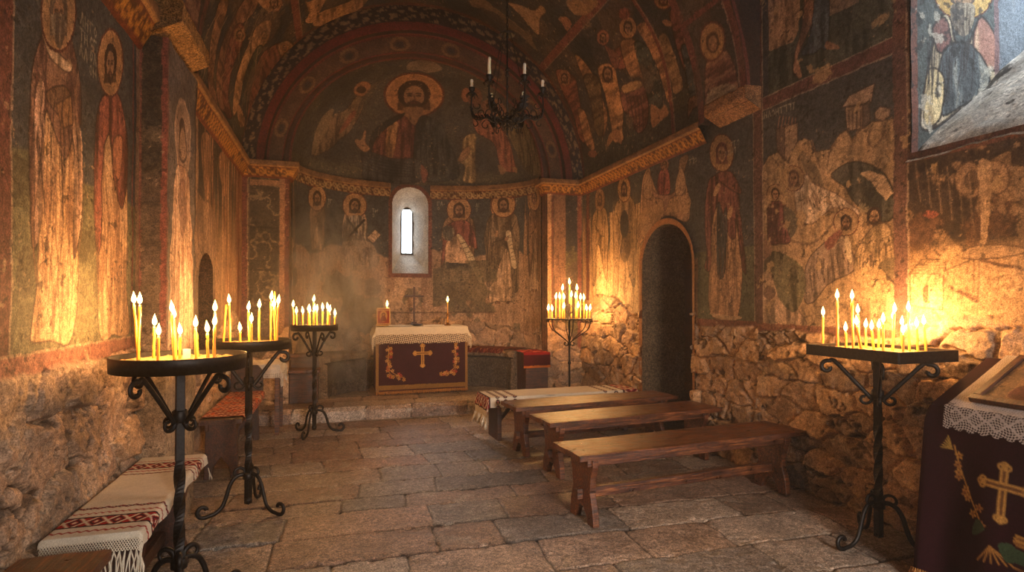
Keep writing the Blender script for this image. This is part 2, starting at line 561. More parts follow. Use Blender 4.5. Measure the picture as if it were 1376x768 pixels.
def flame_mat():
    m = bpy.data.materials.new('candle_flame'); m.use_nodes = True
    nt = m.node_tree; nt.nodes.clear()
    out = nt.nodes.new('ShaderNodeOutputMaterial'); em = nt.nodes.new('ShaderNodeEmission'); tr = nt.nodes.new('ShaderNodeBsdfTransparent')
    ad = nt.nodes.new('ShaderNodeAddShader')
    em.inputs['Color'].default_value = (1.0, .62, .18, 1); em.inputs['Strength'].default_value = 9.0
    nt.links.new(em.outputs[0], ad.inputs[0]); nt.links.new(tr.outputs[0], ad.inputs[1]); nt.links.new(ad.outputs[0], out.inputs['Surface'])
    m.cycles.emission_sampling = 'NONE'
    return m


M['flame'] = flame_mat()


def tag(o, label=None, cat=None, group=None, kind=None):
    if label: o['label'] = label
    if cat: o['category'] = cat
    if group: o['group'] = group
    if kind: o['kind'] = kind
    return o


def structure(o):
    o['kind'] = 'structure'
    return o


# ================================================================== THE MURALS
# the layout of every painting is read from the photograph and laid onto the surface it is painted on
class zoomed:
    """draw in the pixels of an enlarged detail"""
    def __init__(self, cv, ox=0, oy=0, s=1.0): self.cv, self.a = cv, (ox, oy, s)
    def __enter__(self):
        cv = self.cv; self.keep = (cv.m, cv.px); m = cv.m; ox, oy, s = self.a
        cv.m = lambda x, y: m(ox + x * s, oy + y * s); cv.px = True
        return cv
    def __exit__(self, *a): self.cv.m, self.cv.px = self.keep


def pe(cv, x, y, rx, ry, col, alpha=1.0, rot=0.0, outline=None, ow=.006, shade=None):
    pts = []
    for k in range(22):
        t = 2 * PI * k / 22; u, v = rx * math.cos(t), ry * math.sin(t)
        pts.append((x + u * math.cos(rot) - v * math.sin(rot), y + u * math.sin(rot) + v * math.cos(rot)))
    cv.poly(pts, col, alpha, sm=False, outline=outline, ow=ow, shade=shade)


def phead(cv, x, y, rx, ry=None, halo=(172, 118, 60), hair=(62, 40, 28), tone=(152, 106, 70), beard=True, rot=0.0, veil=None, k=.56, rim=(98, 44, 30), faint=1.0):
    """haloed head; rx, ry are the halo's half axes"""
    ry = ry or rx
    def c(u, v):
        return (x + (u * math.cos(rot) * rx - v * math.sin(rot) * rx), y + (u * math.sin(rot) * ry + v * math.cos(rot) * ry))
    if halo is not None:
        pe(cv, x, y, rx * 1.05, ry * 1.05, rim, faint); pe(cv, x, y, rx * .97, ry * .97, halo, faint)
        pe(cv, x, y, rx * .90, ry * .90, tuple(int(v * .93) for v in halo), faint)
    h = veil or hair
    cx, cy = c(0, -.04); pe(cv, cx, cy, rx * k * 1.0, ry * k * 1.12, h, faint)
    if veil or beard: cv.poly([c(-k * .9, 0), c(k * .9, 0), c(k * 1.0, k * 1.2), c(-k * 1.0, k * 1.2)], h, .8 * faint, sm=False)
    cx, cy = c(0, .06); pe(cv, cx, cy, rx * k * .62, ry * k * .86, tone, faint)
    cx, cy = c(.10 * k, .12); pe(cv, cx, cy, rx * k * .30, ry * k * .6, (116, 76, 50), .35 * faint)
    if beard: cx, cy = c(0, k * .86); pe(cv, cx, cy, rx * k * .5, ry * k * .42, h, .9 * faint)
    w = math.hypot(*(np.array(cv.m(x + rx, y)) - np.array(cv.m(x, y)))) * k
    for s in (-1, 1):
        cv.stroke([c(s * k * .42, -.10 * k), c(s * k * .14, -.12 * k)], w * .10, (48, 30, 22), .9 * faint, sm=False)
        cv.stroke([c(s * k * .36, .06 * k), c(s * k * .16, .06 * k)], w * .12, (38, 24, 20), .9 * faint, sm=False)
    cv.stroke([c(0, 0), c(.05 * k, .40 * k), c(-.06 * k, .42 * k)], w * .09, (92, 56, 38), .8 * faint, sm=False)
    cv.stroke([c(-k * .16, .62 * k), c(k * .16, .62 * k)], w * .10, (104, 46, 36), .8 * faint, sm=False)


def folds(cv, top, bot, n, col, w=.008, alpha=.8, seed=0, wav=.06):
    """drapery lines between two rails"""
    rnd = random.Random(seed)
    T = [np.array(p, float) for p in top]; Bo = [np.array(p, float) for p in bot]
    def along(P, t):
        t = t * (len(P) - 1); i = min(int(t), len(P) - 2); return P[i] + (P[i + 1] - P[i]) * (t - i)
    for k in range(n):
        t = (k + rnd.uniform(.2, .8)) / n; a, b = along(T, t), along(Bo, min(1, max(0, t + rnd.uniform(-.08, .08))))
        u0, u1 = sorted((rnd.uniform(0, .5), rnd.uniform(.5, 1)))
        p, q = a + (b - a) * u0, a + (b - a) * u1
        m = (p + q) / 2 + np.array([(q - p)[1], -(q - p)[0]]) * rnd.uniform(-wav, wav)
        cv.stroke([tuple(p), tuple(m), tuple(q)], w * rnd.uniform(.6, 1.3), col, alpha, taper=True)


def streaks(cv, mask, seed, cols, fa=16, fb=.8, thr=.5):
    """vertical run marks of faded robes and damp"""
    n = fbm(cv.A * fa, cv.B * fb, seed, 4, .55)
    for i, c in enumerate(cols):
        m = sstep(thr + i * .06, thr + i * .06 + .04, n) * mask * .8
        cv.col = cv.col * (1 - m[..., None]) + lin(c) * m[..., None]


def tone_zone(cv, mask, col, alpha=.9):
    m = (mask * alpha)[..., None]
    cv.col = cv.col * (1 - m) + lin(col) * m


def dr(c, k=.6, k2=1.25):
    return (26, tuple(int(v * k) for v in c), tuple(min(255, int(v * k2)) for v in c))


GROUND = (92, 92, 62)
PINK = (176, 140, 116)


def paint_nativity(cv):
    # dark damaged scene beside it, below the window
    cv.px = False
    n = fbm(cv.A * 5, cv.B * 5, 200, 5)
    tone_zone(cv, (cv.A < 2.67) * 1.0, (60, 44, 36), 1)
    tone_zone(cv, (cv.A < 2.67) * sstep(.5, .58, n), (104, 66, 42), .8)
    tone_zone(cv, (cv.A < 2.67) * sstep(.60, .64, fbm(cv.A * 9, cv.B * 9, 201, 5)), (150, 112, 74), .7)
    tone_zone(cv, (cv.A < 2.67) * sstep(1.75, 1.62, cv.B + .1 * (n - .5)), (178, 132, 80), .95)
    cv.px = True
    with zoomed(cv, 1200, 190, .4036):
        pe(cv, 262, 130, 50, 60, (152, 112, 74), .8, outline=(88, 60, 42)); pe(cv, 268, 130, 26, 34, (82, 58, 42), .8)
        pe(cv, 350, 120, 46, 56, (160, 118, 78), .8, outline=(88, 60, 42)); pe(cv, 345, 122, 24, 32, (112, 82, 58), .7)
        cv.poly([(290, 70), (335, 75), (330, 190), (318, 330), (300, 330), (296, 200)], (166, 126, 84), .85, shade=dr((166, 126, 84)))
        cv.poly([(292, 330), (302, 330), (304, 530), (290, 530)], (176, 138, 92), .9, sm=False)
        pe(cv, 130, 242, 28, 12, (150, 62, 40), .8)
        cv.poly([(60, 440), (100, 392), (176, 392), (182, 430), (172, 445)], (186, 142, 88), outline=(92, 62, 40), sm=False)
        cv.poly([(64, 440), (172, 440), (172, 560), (64, 545)], (190, 148, 92), outline=(96, 66, 42), sm=False)
        for k in range(4): cv.stroke([(70 + k * 4, 430 - k * 10), (174, 430 - k * 10)], .006, (110, 76, 48), .8)
        pe(cv, 115, 505, 8, 30, (120, 82, 50), outline=(84, 56, 38))
        cv.poly([(176, 430), (290, 385), (290, 520), (180, 480)], (178, 136, 84), .9, outline=(96, 66, 42), sm=False)
        for k in range(5): cv.stroke([(186 + k * 22, 430 - k * 8), (186 + k * 22, 480 + k * 6)], .012, (120, 78, 48), .8)
        cv.stroke([(190, 482), (285, 530)], .02, (100, 62, 38))
        cv.poly([(230, 370), (300, 345), (420, 350), (436, 372), (300, 392), (236, 388)], (170, 128, 84), .9, outline=(92, 62, 42))
        cv.stroke([(300, 395), (436, 425)], .018, (96, 62, 40))
        for k in range(7): cv.stroke([(80 + k * 35, 60 + k * 9), (96 + k * 36, 200 + k * 20)], .006, (160, 124, 88), .4)
    # rocky hill scene
    with zoomed(cv, 1000, 0, .3125):
        cv.poly([(60, 440), (660, 210), (660, 560), (60, 700)], NIGHT, sm=False)
        cv.poly([(72, 800), (84, 715), (112, 672), (150, 655), (196, 700), (224, 612), (262, 596), (292, 606), (302, 655), (372, 642), (420, 574), (446, 560), (470, 600), (520, 545), (556, 522), (600, 520), (640, 512), (690, 520), (690, 1480), (60, 1480)],
                (160, 124, 84), sm=False, shade=dr((160, 124, 84), .78, 1.15), outline=(88, 64, 46))
        cv.poly([(142, 556), (236, 528), (236, 600), (196, 690), (196, 700), (150, 648)], (150, 118, 92), sm=False, outline=(70, 48, 40))
        cv.poly([(142, 556), (178, 540), (182, 690), (150, 650)], (104, 78, 66), sm=False, outline=(66, 44, 38))
        for k in range(6): cv.stroke([(150 + k * 15, 548 - k * 4), (158 + k * 14, 500 + k * 2)], .010, (150, 96, 78), .9)
        cv.poly([(428, 462), (458, 412), (566, 360), (552, 440)], (172, 136, 108), sm=False, outline=(72, 50, 42))
        cv.poly([(440, 462), (516, 452), (516, 552), (448, 566)], (150, 118, 92), sm=False, outline=(72, 50, 42))
        cv.poly([(516, 452), (546, 430), (546, 530), (516, 552)], (104, 84, 72), sm=False, outline=(66, 46, 40))
        for k in range(4): cv.stroke([(456 + k * 17, 475), (456 + k * 17, 552)], .010, (86, 60, 48), .9)
        cv.poly([(566, 486), (590, 458), (634, 466), (630, 500), (600, 520), (568, 508)], (156, 124, 98), sm=False, outline=(72, 50, 42))
        cv.letters(*cv.m(225, 465), 12, .045, seed=5, slope=.06)
        for p in ([(120, 670), (170, 740), (150, 800)], [(225, 620), (260, 700), (330, 760)], [(300, 606), (330, 720)], [(420, 600), (380, 640), (360, 720)], [(560, 530), (540, 600), (560, 640)], [(610, 530), (600, 590), (560, 640)], [(470, 610), (500, 560), (530, 550)]):
            cv.stroke(p, .018, (112, 82, 58), .8, taper=True)
        cv.poly([(225, 640), (262, 652), (330, 740), (345, 820), (300, 800), (250, 700)], (112, 92, 70), .8)
    with zoomed(cv, 1000, 200, .3647):
        cv.poly([(325, 100), (368, 60), (420, 46), (470, 58), (520, 92), (556, 150), (565, 215), (548, 262), (500, 268), (450, 230), (405, 190), (375, 140)], (72, 70, 62), outline=(50, 38, 32), shade=dr((72, 70, 62)))
        cv.poly([(430, 92), (470, 78), (520, 100), (556, 165), (530, 190), (500, 160), (470, 118)], (176, 140, 104), sm=False)
        for k in range(6): cv.stroke([(430, 230), (430 + k * 10, 190 + k * 8)], .012, (150, 130, 98), .7)
        cv.poly([(195, 120), (235, 95), (262, 130), (330, 158), (378, 190), (425, 228), (428, 246), (380, 226), (330, 216), (290, 250), (245, 278), (215, 262), (192, 205)], (188, 158, 130), shade=dr((188, 158, 130), .7, 1.15), outline=(100, 66, 52))
        folds(cv, [(205, 140), (250, 140)], [(215, 255), (300, 235)], 7, (110, 78, 60), .009, seed=3); folds(cv, [(255, 140), (380, 200)], [(300, 240), (425, 240)], 6, (110, 78, 60), .008, seed=4)
        phead(cv, 186, 108, 38, 46, halo=(166, 124, 78), beard=False, veil=(98, 64, 52))
        phead(cv, 120, 166, 30, 36, halo=(158, 118, 74), beard=False)
        cv.poly([(92, 205), (120, 192), (155, 205), (162, 270), (176, 340), (135, 350), (95, 345), (88, 260)], (104, 52, 48), shade=dr((104, 52, 48), .6, 1.5), outline=(56, 32, 30))
        cv.poly([(150, 215), (190, 235), (200, 280), (178, 330), (160, 290)], (96, 84, 66))
        cv.stroke([(180, 340), (250, 350), (310, 300), (345, 250)], .02, (120, 88, 62), .8)
        phead(cv, 380, 270, 46, 50, halo=(170, 130, 84), k=.48, tone=(140, 100, 68))
        cv.poly([(228, 562), (224, 480), (240, 410), (280, 362), (340, 318), (380, 330), (410, 390), (412, 440), (370, 470), (310, 500), (262, 562)], (122, 98, 84), shade=dr((122, 98, 84), .6, 1.35), outline=(62, 42, 36))
        folds(cv, [(250, 400), (380, 330)], [(240, 560), (400, 450)], 12, (66, 48, 42), .010, seed=8)
        cv.poly([(300, 345), (350, 300), (366, 310), (320, 372)], (130, 66, 54))
        cv.poly([(376, 320), (400, 350), (398, 420), (380, 380)], (182, 156, 124))
        phead(cv, 485, 248, 30, 32, halo=None, k=.9, tone=(150, 112, 74))
        cv.poly([(412, 470), (412, 400), (440, 340), (480, 290), (530, 276), (556, 330), (562, 430), (545, 470), (500, 440), (450, 500)], (160, 128, 88), shade=dr((160, 128, 88), .6, 1.2), outline=(72, 50, 40))
        folds(cv, [(440, 350), (540, 300)], [(430, 480), (555, 450)], 12, (84, 60, 44), .010, seed=9)
        cv.poly([(500, 430), (560, 400), (575, 470), (552, 540), (520, 500)], (104, 86, 62)); cv.stroke([(505, 440), (560, 500), (565, 520)], .02, (60, 42, 34))
        pe(cv, 470, 470, 60, 36, (176, 138, 88), .8); pe(cv, 500, 520, 70, 40, (176, 138, 88), .7)
        cv.poly([(60, 470), (90, 450), (130, 500), (210, 600), (230, 650), (150, 660), (62, 655)], (168, 130, 96), .9, shade=dr((168, 130, 96)), outline=(90, 62, 50))
        cv.poly([(95, 395), (130, 380), (215, 430), (230, 520), (190, 600), (140, 560), (110, 480)], (96, 90, 60), .85, shade=dr((96, 90, 60)))
        pe(cv, 98, 530, 22, 26, (120, 86, 66)); pe(cv, 64, 320, 18, 22, (150, 108, 80)); cv.poly([(60, 340), (100, 345), (100, 400), (62, 420)], (140, 96, 72))
        cv.poly([(60, 430), (105, 392), (95, 440), (62, 460)], (86, 72, 52))
        for k in range(16):
            rnd = random.Random(k); x = rnd.uniform(180, 560); y = rnd.uniform(480, 640)
            cv.stroke([(x, y), (x + rnd.uniform(-30, 40), y + rnd.uniform(-10, 30)), (x + rnd.uniform(-20, 60), y + rnd.uniform(10, 60))], .010, (96, 70, 48), .6, taper=True)
    # upper scene above the band
    with zoomed(cv, 1000, 0, .3125):
        cv.poly([(110, -400), (660, -700), (660, 190), (110, 440)], (66, 72, 60), sm=False, shade=dr((66, 72, 60), .7, 1.2))
        cv.poly([(100, -300), (260, -300), (240, 130), (215, 180), (112, 222)], (150, 112, 82), shade=dr((150, 112, 82)), sm=False)
        cv.poly([(270, -250), (350, -250), (345, 0), (290, 120), (240, 235), (230, 300), (245, 330), (220, 320), (222, 240), (262, 60)], (140, 94, 66), shade=dr((140, 94, 66)), outline=(70, 44, 36))
        cv.poly([(330, -200), (372, -200), (368, 175), (330, 210), (300, 232), (250, 236), (275, 180), (300, 90)], (62, 78, 90), shade=dr((62, 78, 90), .6, 1.4), outline=(34, 36, 40))
        cv.poly([(355, 185), (372, 180), (412, 200), (408, 210), (360, 212)], (160, 108, 74)); cv.poly([(222, 265), (238, 265), (254, 325), (240, 336), (218, 300)], (160, 108, 74))
        cv.poly([(372, 70), (380, -60), (500, -60), (500, 10)], (134, 104, 78), .9, sm=False)
    cv.px = False
    for z0, z1 in ((2.93, 3.02),):
        cv.rect(2.66, 3.96, z0, z1, (106, 60, 56)); cv.rect(2.66, 3.96, z0 - .012, z0, (158, 132, 112), .7); cv.rect(2.66, 3.96, z1, z1 + .01, (158, 132, 112), .7)
    for y0, y1 in ((2.645, 2.73), (3.88, 3.97)):
        cv.rect(y0, y1, 0, 4.3, (104, 66, 58)); cv.rect(y0 - .012, y0, 0, 4.3, (158, 128, 104), .7)
    cv.rect(1.5, 3.97, 1.155, 1.215, (134, 74, 52))
    cv.rect(1.5, 2.66, 2.22, 2.30, (104, 58, 46), .8)


def paint_right_nave(cv):
    cv.px = False
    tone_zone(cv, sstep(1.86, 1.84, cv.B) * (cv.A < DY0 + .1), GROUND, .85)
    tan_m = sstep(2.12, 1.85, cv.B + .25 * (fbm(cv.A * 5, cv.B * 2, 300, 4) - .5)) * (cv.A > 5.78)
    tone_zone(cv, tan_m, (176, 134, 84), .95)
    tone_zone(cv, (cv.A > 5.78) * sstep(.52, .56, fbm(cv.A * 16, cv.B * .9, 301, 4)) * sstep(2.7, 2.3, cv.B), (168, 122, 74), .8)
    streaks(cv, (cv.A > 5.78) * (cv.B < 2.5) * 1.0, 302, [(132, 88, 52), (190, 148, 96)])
    # figures by the pilaster and the candle wheel
    for (hx, hy, r, fy, seed, rb, fa) in ((807, 271, 6.5, 400, 5, (150, 112, 72), .8), (840, 254, 8.5, 415, 6, (160, 120, 78), 1)):
        a, b = cv.m(hx, hy); b0 = cv.m(hx, fy)[1]; H = (b - b0) / .925
        cv.saint(a, b0, H, robe=rb, mantle=(178, 136, 88), under=(184, 142, 92), halo=(178, 130, 72), seed=seed, wid=1.15)
    cv.px = True
    phead(cv, 840, 254, 8.5, 17, halo=(184, 132, 72), k=.5); phead(cv, 807, 268, 6.5, 15, halo=(160, 112, 66), k=.5, faint=.8)
    cv.px = False
    a, b = cv.m(840, 254)
    cv.ell((a, b - .42), .11, .17, (60, 54, 50)); cv.ell((a - .02, b - .72), .12, .15, (96, 70, 50), alpha=.8)
    # hills and two small figures over the doorway
    cv.px = True
    with zoomed(cv, 840, 170, .3643):
        cv.poly([(50, 440), (60, 300), (68, 200), (90, 150), (104, 200), (130, 248), (190, 236), (205, 130), (225, 105), (238, 115), (222, 180), (240, 262), (232, 350), (150, 330), (70, 420)], (160, 114, 78), shade=dr((160, 114, 78), .75, 1.2), outline=(80, 54, 42))
        cv.poly([(60, 320), (130, 285), (235, 255), (232, 320), (150, 318), (70, 400)], (170, 124, 80), .9)
        cv.poly([(125, 250), (122, 200), (136, 158), (160, 160), (170, 215), (168, 245), (150, 256)], (130, 56, 52), shade=dr((130, 56, 52), .6, 1.4), outline=(60, 32, 30))
        phead(cv, 148, 140, 15, 22, beard=False, halo=(160, 100, 66))
        cv.poly([(90, 215), (125, 250), (180, 248), (200, 200), (210, 240), (170, 268), (150, 310), (140, 270), (110, 260)], (150, 100, 82), .9, outline=(84, 54, 46))
        cv.poly([(190, 250), (195, 190), (212, 150), (226, 190), (222, 245)], (170, 128, 92), .9, outline=(84, 58, 46))
        cv.poly([(76, 260), (72, 210), (88, 165), (102, 210), (100, 262)], (164, 122, 86), .9, outline=(84, 58, 46))
    # large standing woman saint in maroon
    with zoomed(cv, 840, 170, .3643):
        cv.poly([(318, 685), (315, 500), (322, 380), (340, 300), (400, 300), (428, 400), (438, 520), (420, 700), (380, 716)], (176, 124, 78), shade=dr((176, 124, 78), .72, 1.15), outline=(70, 46, 38))
        cv.poly([(345, 300), (372, 290), (380, 340), (372, 540), (345, 545), (342, 400)], (56, 58, 60), shade=dr((56, 58, 60), .6, 1.4))
        cv.poly([(318, 685), (340, 690), (425, 700), (424, 710), (370, 716), (322, 694)], (188, 146, 100))
        cv.poly([(335, 180), (312, 200), (302, 262), (298, 360), (304, 470), (296, 520), (318, 528), (322, 420), (330, 330), (350, 280), (366, 320), (378, 300), (386, 400), (410, 410), (414, 350), (430, 460), (436, 520), (452, 540), (440, 420), (430, 320), (426, 250), (414, 195), (385, 178)], (104, 54, 44), shade=dr((104, 54, 44), .6, 1.5), outline=(50, 30, 28))
        cv.poly([(340, 175), (392, 165), (430, 225), (430, 250), (395, 232), (345, 195)], (112, 58, 46), shade=dr((112, 58, 46)), outline=(50, 30, 28))
        folds(cv, [(310, 220), (420, 220)], [(305, 480), (440, 500)], 16, (60, 34, 30), .010, seed=21)
        folds(cv, [(325, 400), (425, 400)], [(325, 690), (420, 690)], 14, (122, 82, 52), .012, seed=22)
        pe(cv, 342, 232, 9, 26, (170, 124, 80), rot=.4); pe(cv, 392, 318, 9, 26, (170, 124, 80), rot=.25)
        phead(cv, 361, 98, 44, 68, halo=(170, 122, 66), beard=False, veil=(96, 46, 42), k=.5)
    cv.px = False
    cv.letters(*cv.m(995, 195), 3, .05, seed=9); cv.letters(*cv.m(991, 205), 4, .045, seed=10); cv.letters(*cv.m(938, 218), 3, .05, seed=12)
    cv.rect(3.86, 3.975, 0, 3.1, (104, 66, 58)); cv.rect(3.975, 3.987, 0, 3.1, (158, 128, 104), .6)
    cv.rect(3.9, DY0, 1.16, 1.225, (126, 64, 46))
    cv.rect(DY0 - .07, DY0 - .0, 1.1, 1.8, (140, 96, 62), .8)
    cv.rect(7.22, 7.32, 1.4, 3.1, RED)


def paint_left_front(cv):
    cv.px = False
    zb = 1.93
    tone_zone(cv, sstep(zb + .01, zb - .01, cv.B + .02 * np.sin(cv.A * 9)), (112, 104, 66), .9)
    tone_zone(cv, sstep(.52, .6, fbm(cv.A * 6, cv.B * 6, 400, 4)) * (cv.B < zb), (84, 74, 50), .7)
    cv.px = True
    g = (176, 126, 76)
    # large saint
    cv.poly([(44, 180), (60, 120), (84, 120), (96, 200), (100, 330), (98, 420), (88, 462), (64, 458), (40, 460), (38, 440), (46, 330), (40, 240)], (196, 146, 88), shade=(30, (150, 98, 58), (216, 168, 108)), outline=(84, 54, 40), ow=.008)
    cv.poly([(50, 52), (60, 42), (86, 44), (95, 62), (104, 110), (106, 160), (98, 190), (104, 280), (102, 318), (94, 345), (95, 280), (93, 190), (82, 214), (66, 170), (58, 150), (52, 210), (50, 290), (42, 332), (36, 320), (34, 240), (36, 150), (40, 90)], (116, 74, 58), shade=(34, (78, 44, 38), (160, 110, 80)), outline=(54, 34, 30), ow=.010)
    cv.poly([(48, 110), (56, 118), (54, 200), (50, 290), (42, 326), (40, 240), (42, 150)], (176, 128, 98), .9, shade=dr((176, 128, 98)))
    cv.poly([(94, 170), (103, 168), (106, 210), (104, 300), (96, 330), (95, 250)], (186, 138, 104), .9, shade=dr((186, 138, 104)))
    cv.poly([(58, 125), (80, 115), (92, 130), (90, 165), (70, 150)], (120, 82, 50), .9, outline=(60, 38, 32))
    cv.poly([(72, 140), (92, 128), (94, 168), (78, 172)], (150, 100, 52), outline=(60, 38, 30), sm=False)
    cv.poly([(52, 45), (66, 80), (88, 96), (92, 86), (74, 70), (60, 40)], (178, 142, 104), .9, shade=dr((178, 142, 104)), outline=(70, 46, 38))
    folds(cv, [(48, 130), (98, 130)], [(44, 440), (96, 450)], 26, (128, 82, 50), .009, seed=31)
    folds(cv, [(42, 90), (98, 90)], [(40, 300), (102, 300)], 18, (60, 36, 32), .011, seed=32)
    for k in range(5): cv.stroke([(62, 200 + k * 18), (70, 192 + k * 18), (78, 202 + k * 18)], .008, (150, 104, 66), .7)
    phead(cv, 74, 16, 24, 52, halo=g, hair=(98, 78, 62), k=.52)
    cv.poly([(64, 20), (84, 20), (82, 48), (75, 66), (67, 48)], (120, 98, 78), shade=(60, (70, 54, 44), (168, 146, 120)))
    # second saint
    cv.poly([(128, 165), (146, 140), (164, 160), (168, 260), (166, 380), (170, 445), (150, 450), (130, 446), (128, 300)], (184, 134, 82), shade=(30, (138, 92, 56), (204, 158, 102)), outline=(76, 48, 38))
    cv.poly([(133, 130), (146, 122), (158, 132), (166, 180), (168, 240), (160, 280), (150, 240), (142, 180), (134, 230), (132, 320), (124, 330), (122, 220), (125, 160)], (122, 58, 42), shade=dr((122, 58, 42), .6, 1.5), outline=(54, 32, 28), ow=.010)
    cv.poly([(148, 190), (160, 186), (158, 240), (150, 228)], (168, 96, 60), outline=(60, 34, 28))
    folds(cv, [(126, 180), (166, 180)], [(128, 440), (168, 440)], 20, (116, 74, 48), .010, seed=35)
    phead(cv, 145, 84, 17, 45, halo=(176, 120, 62), k=.5)
    cv.px = False
    cv.letters(*cv.m(104, 30), 6, .05, seed=15, cols=2); cv.letters(*cv.m(118, 42), 8, .045, seed=16, cols=2)
    a0 = cv.m(9, 250)[0]
    cv.rect(1.9, a0, 1.1, 3.1, (112, 56, 42)); cv.rect(a0, a0 + .012, 1.1, 3.1, (168, 130, 100), .7)
    cv.rect(1.9, 3.8, 1.125, 1.20, (146, 80, 58)); cv.rect(1.9, 3.8, 1.20, 1.21, (176, 130, 96), .7)
    cv.rect(3.66, 3.80, 1.2, 3.1, (150, 104, 68), .8); cv.rect(3.60, 3.62, 1.2, 3.1, (120, 54, 40))


def paint_left_nave(cv):
    cv.px = False
    tan = sstep(2.5, 1.9, cv.B + .5 * (fbm(cv.A * 5, cv.B * 1.5, 500, 4) - .5))
    tone_zone(cv, tan, (150, 108, 70), .9)
    streaks(cv, np.ones(cv.A.shape) * (cv.B < 2.9), 501, [(150, 100, 60), (176, 128, 84)], fa=9, fb=.7, thr=.54)
    streaks(cv, (cv.A > 5.6) * 1.0, 502, [(110, 52, 36), (168, 116, 70), (60, 44, 38)], fa=7, fb=.4, thr=.5)
    cv.px = True
    with zoomed(cv, 240, 140, .4427):
        cv.poly([(68, 90), (90, 100), (96, 200), (84, 290), (72, 250), (64, 150)], (166, 110, 64), .9, shade=dr((166, 110, 64)))
        cv.poly([(120, 150), (140, 160), (146, 250), (134, 280), (122, 220)], (160, 106, 64), .9, shade=dr((160, 106, 64)))
        cv.poly([(40, 280), (70, 290), (104, 330), (108, 470), (60, 470), (48, 600), (40, 600)], (158, 114, 80), .9, shade=dr((158, 114, 80), .8, 1.15))
    cv.px = False
    cv.rect(7.14, 7.26, 0.6, 3.1, (116, 46, 32), .9); cv.rect(7.30, 7.45, .6, 3.1, (150, 98, 58), .8)


def paint_pilaster(cv):
    cv.px = False
    w1 = PX1 - PX0; w2 = w1 + PY1 - PY0
    n = fbm(cv.A * 9, cv.B * 6, 600, 5)
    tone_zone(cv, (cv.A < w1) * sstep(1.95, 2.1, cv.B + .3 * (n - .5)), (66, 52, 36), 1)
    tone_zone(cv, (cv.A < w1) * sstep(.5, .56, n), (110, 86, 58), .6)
    cv.rect(0.0, .022, 1.1, 2.9, (128, 62, 44), .9); cv.rect(w1 - .030, w1, 1.1, 2.9, (138, 56, 38), .9)
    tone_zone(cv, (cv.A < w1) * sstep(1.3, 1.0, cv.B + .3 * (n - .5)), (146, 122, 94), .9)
    # nave side: tall pale saint
    tone_zone(cv, ((cv.A >= w1) & (cv.A < w2)) * 1.0, (96, 84, 82), 1)
    c = (w1 + w2) / 2
    cv.ell((c, 2.42), .20, .24, (172, 134, 108)); cv.ell((c, 2.42), .17, .21, (150, 116, 96)); cv.ell((c, 2.40), .10, .14, (84, 60, 50)); cv.ell((c, 2.38), .07, .10, (150, 112, 84))
    cv.poly([(c - .18, 2.14), (c, 2.24), (c + .18, 2.14), (c + .27, 1.6), (c + .27, .9), (c - .27, .9), (c - .27, 1.6)], (196, 150, 116), shade=(24, (150, 98, 66), (216, 176, 140)), outline=(98, 60, 48))
    folds(cv, [(c - .2, 2.1), (c + .2, 2.1)], [(c - .27, 1.0), (c + .27, 1.0)], 22, (140, 88, 60), .012, seed=41)
    cv.poly([(c - .1, 2.1), (c + .06, 2.15), (c + .1, 1.9), (c - .02, 1.8)], (120, 72, 60), .7)
    cv.rect(w2 - .05, w2, .9, 2.9, (70, 52, 44)); cv.rect(w1, w1 + .03, 1, 2.9, (120, 66, 50))
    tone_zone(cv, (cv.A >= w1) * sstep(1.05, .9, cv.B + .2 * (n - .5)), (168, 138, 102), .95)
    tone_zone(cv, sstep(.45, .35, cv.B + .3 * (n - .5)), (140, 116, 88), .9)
    cv.h = cv.h + .02 * (n - .5)


OC1 = (158, 104, 58); OC2 = (132, 84, 50); RB = (104, 54, 40); GR = (66, 68, 58)


def robe_px(cv, pts, col, seed=0, dark=.5, n=6, out=True):
    cv.poly(pts, col, shade=dr(col, dark + .1, 1.25), outline=tuple(int(v * .4) for v in col) if out else None, ow=.012)


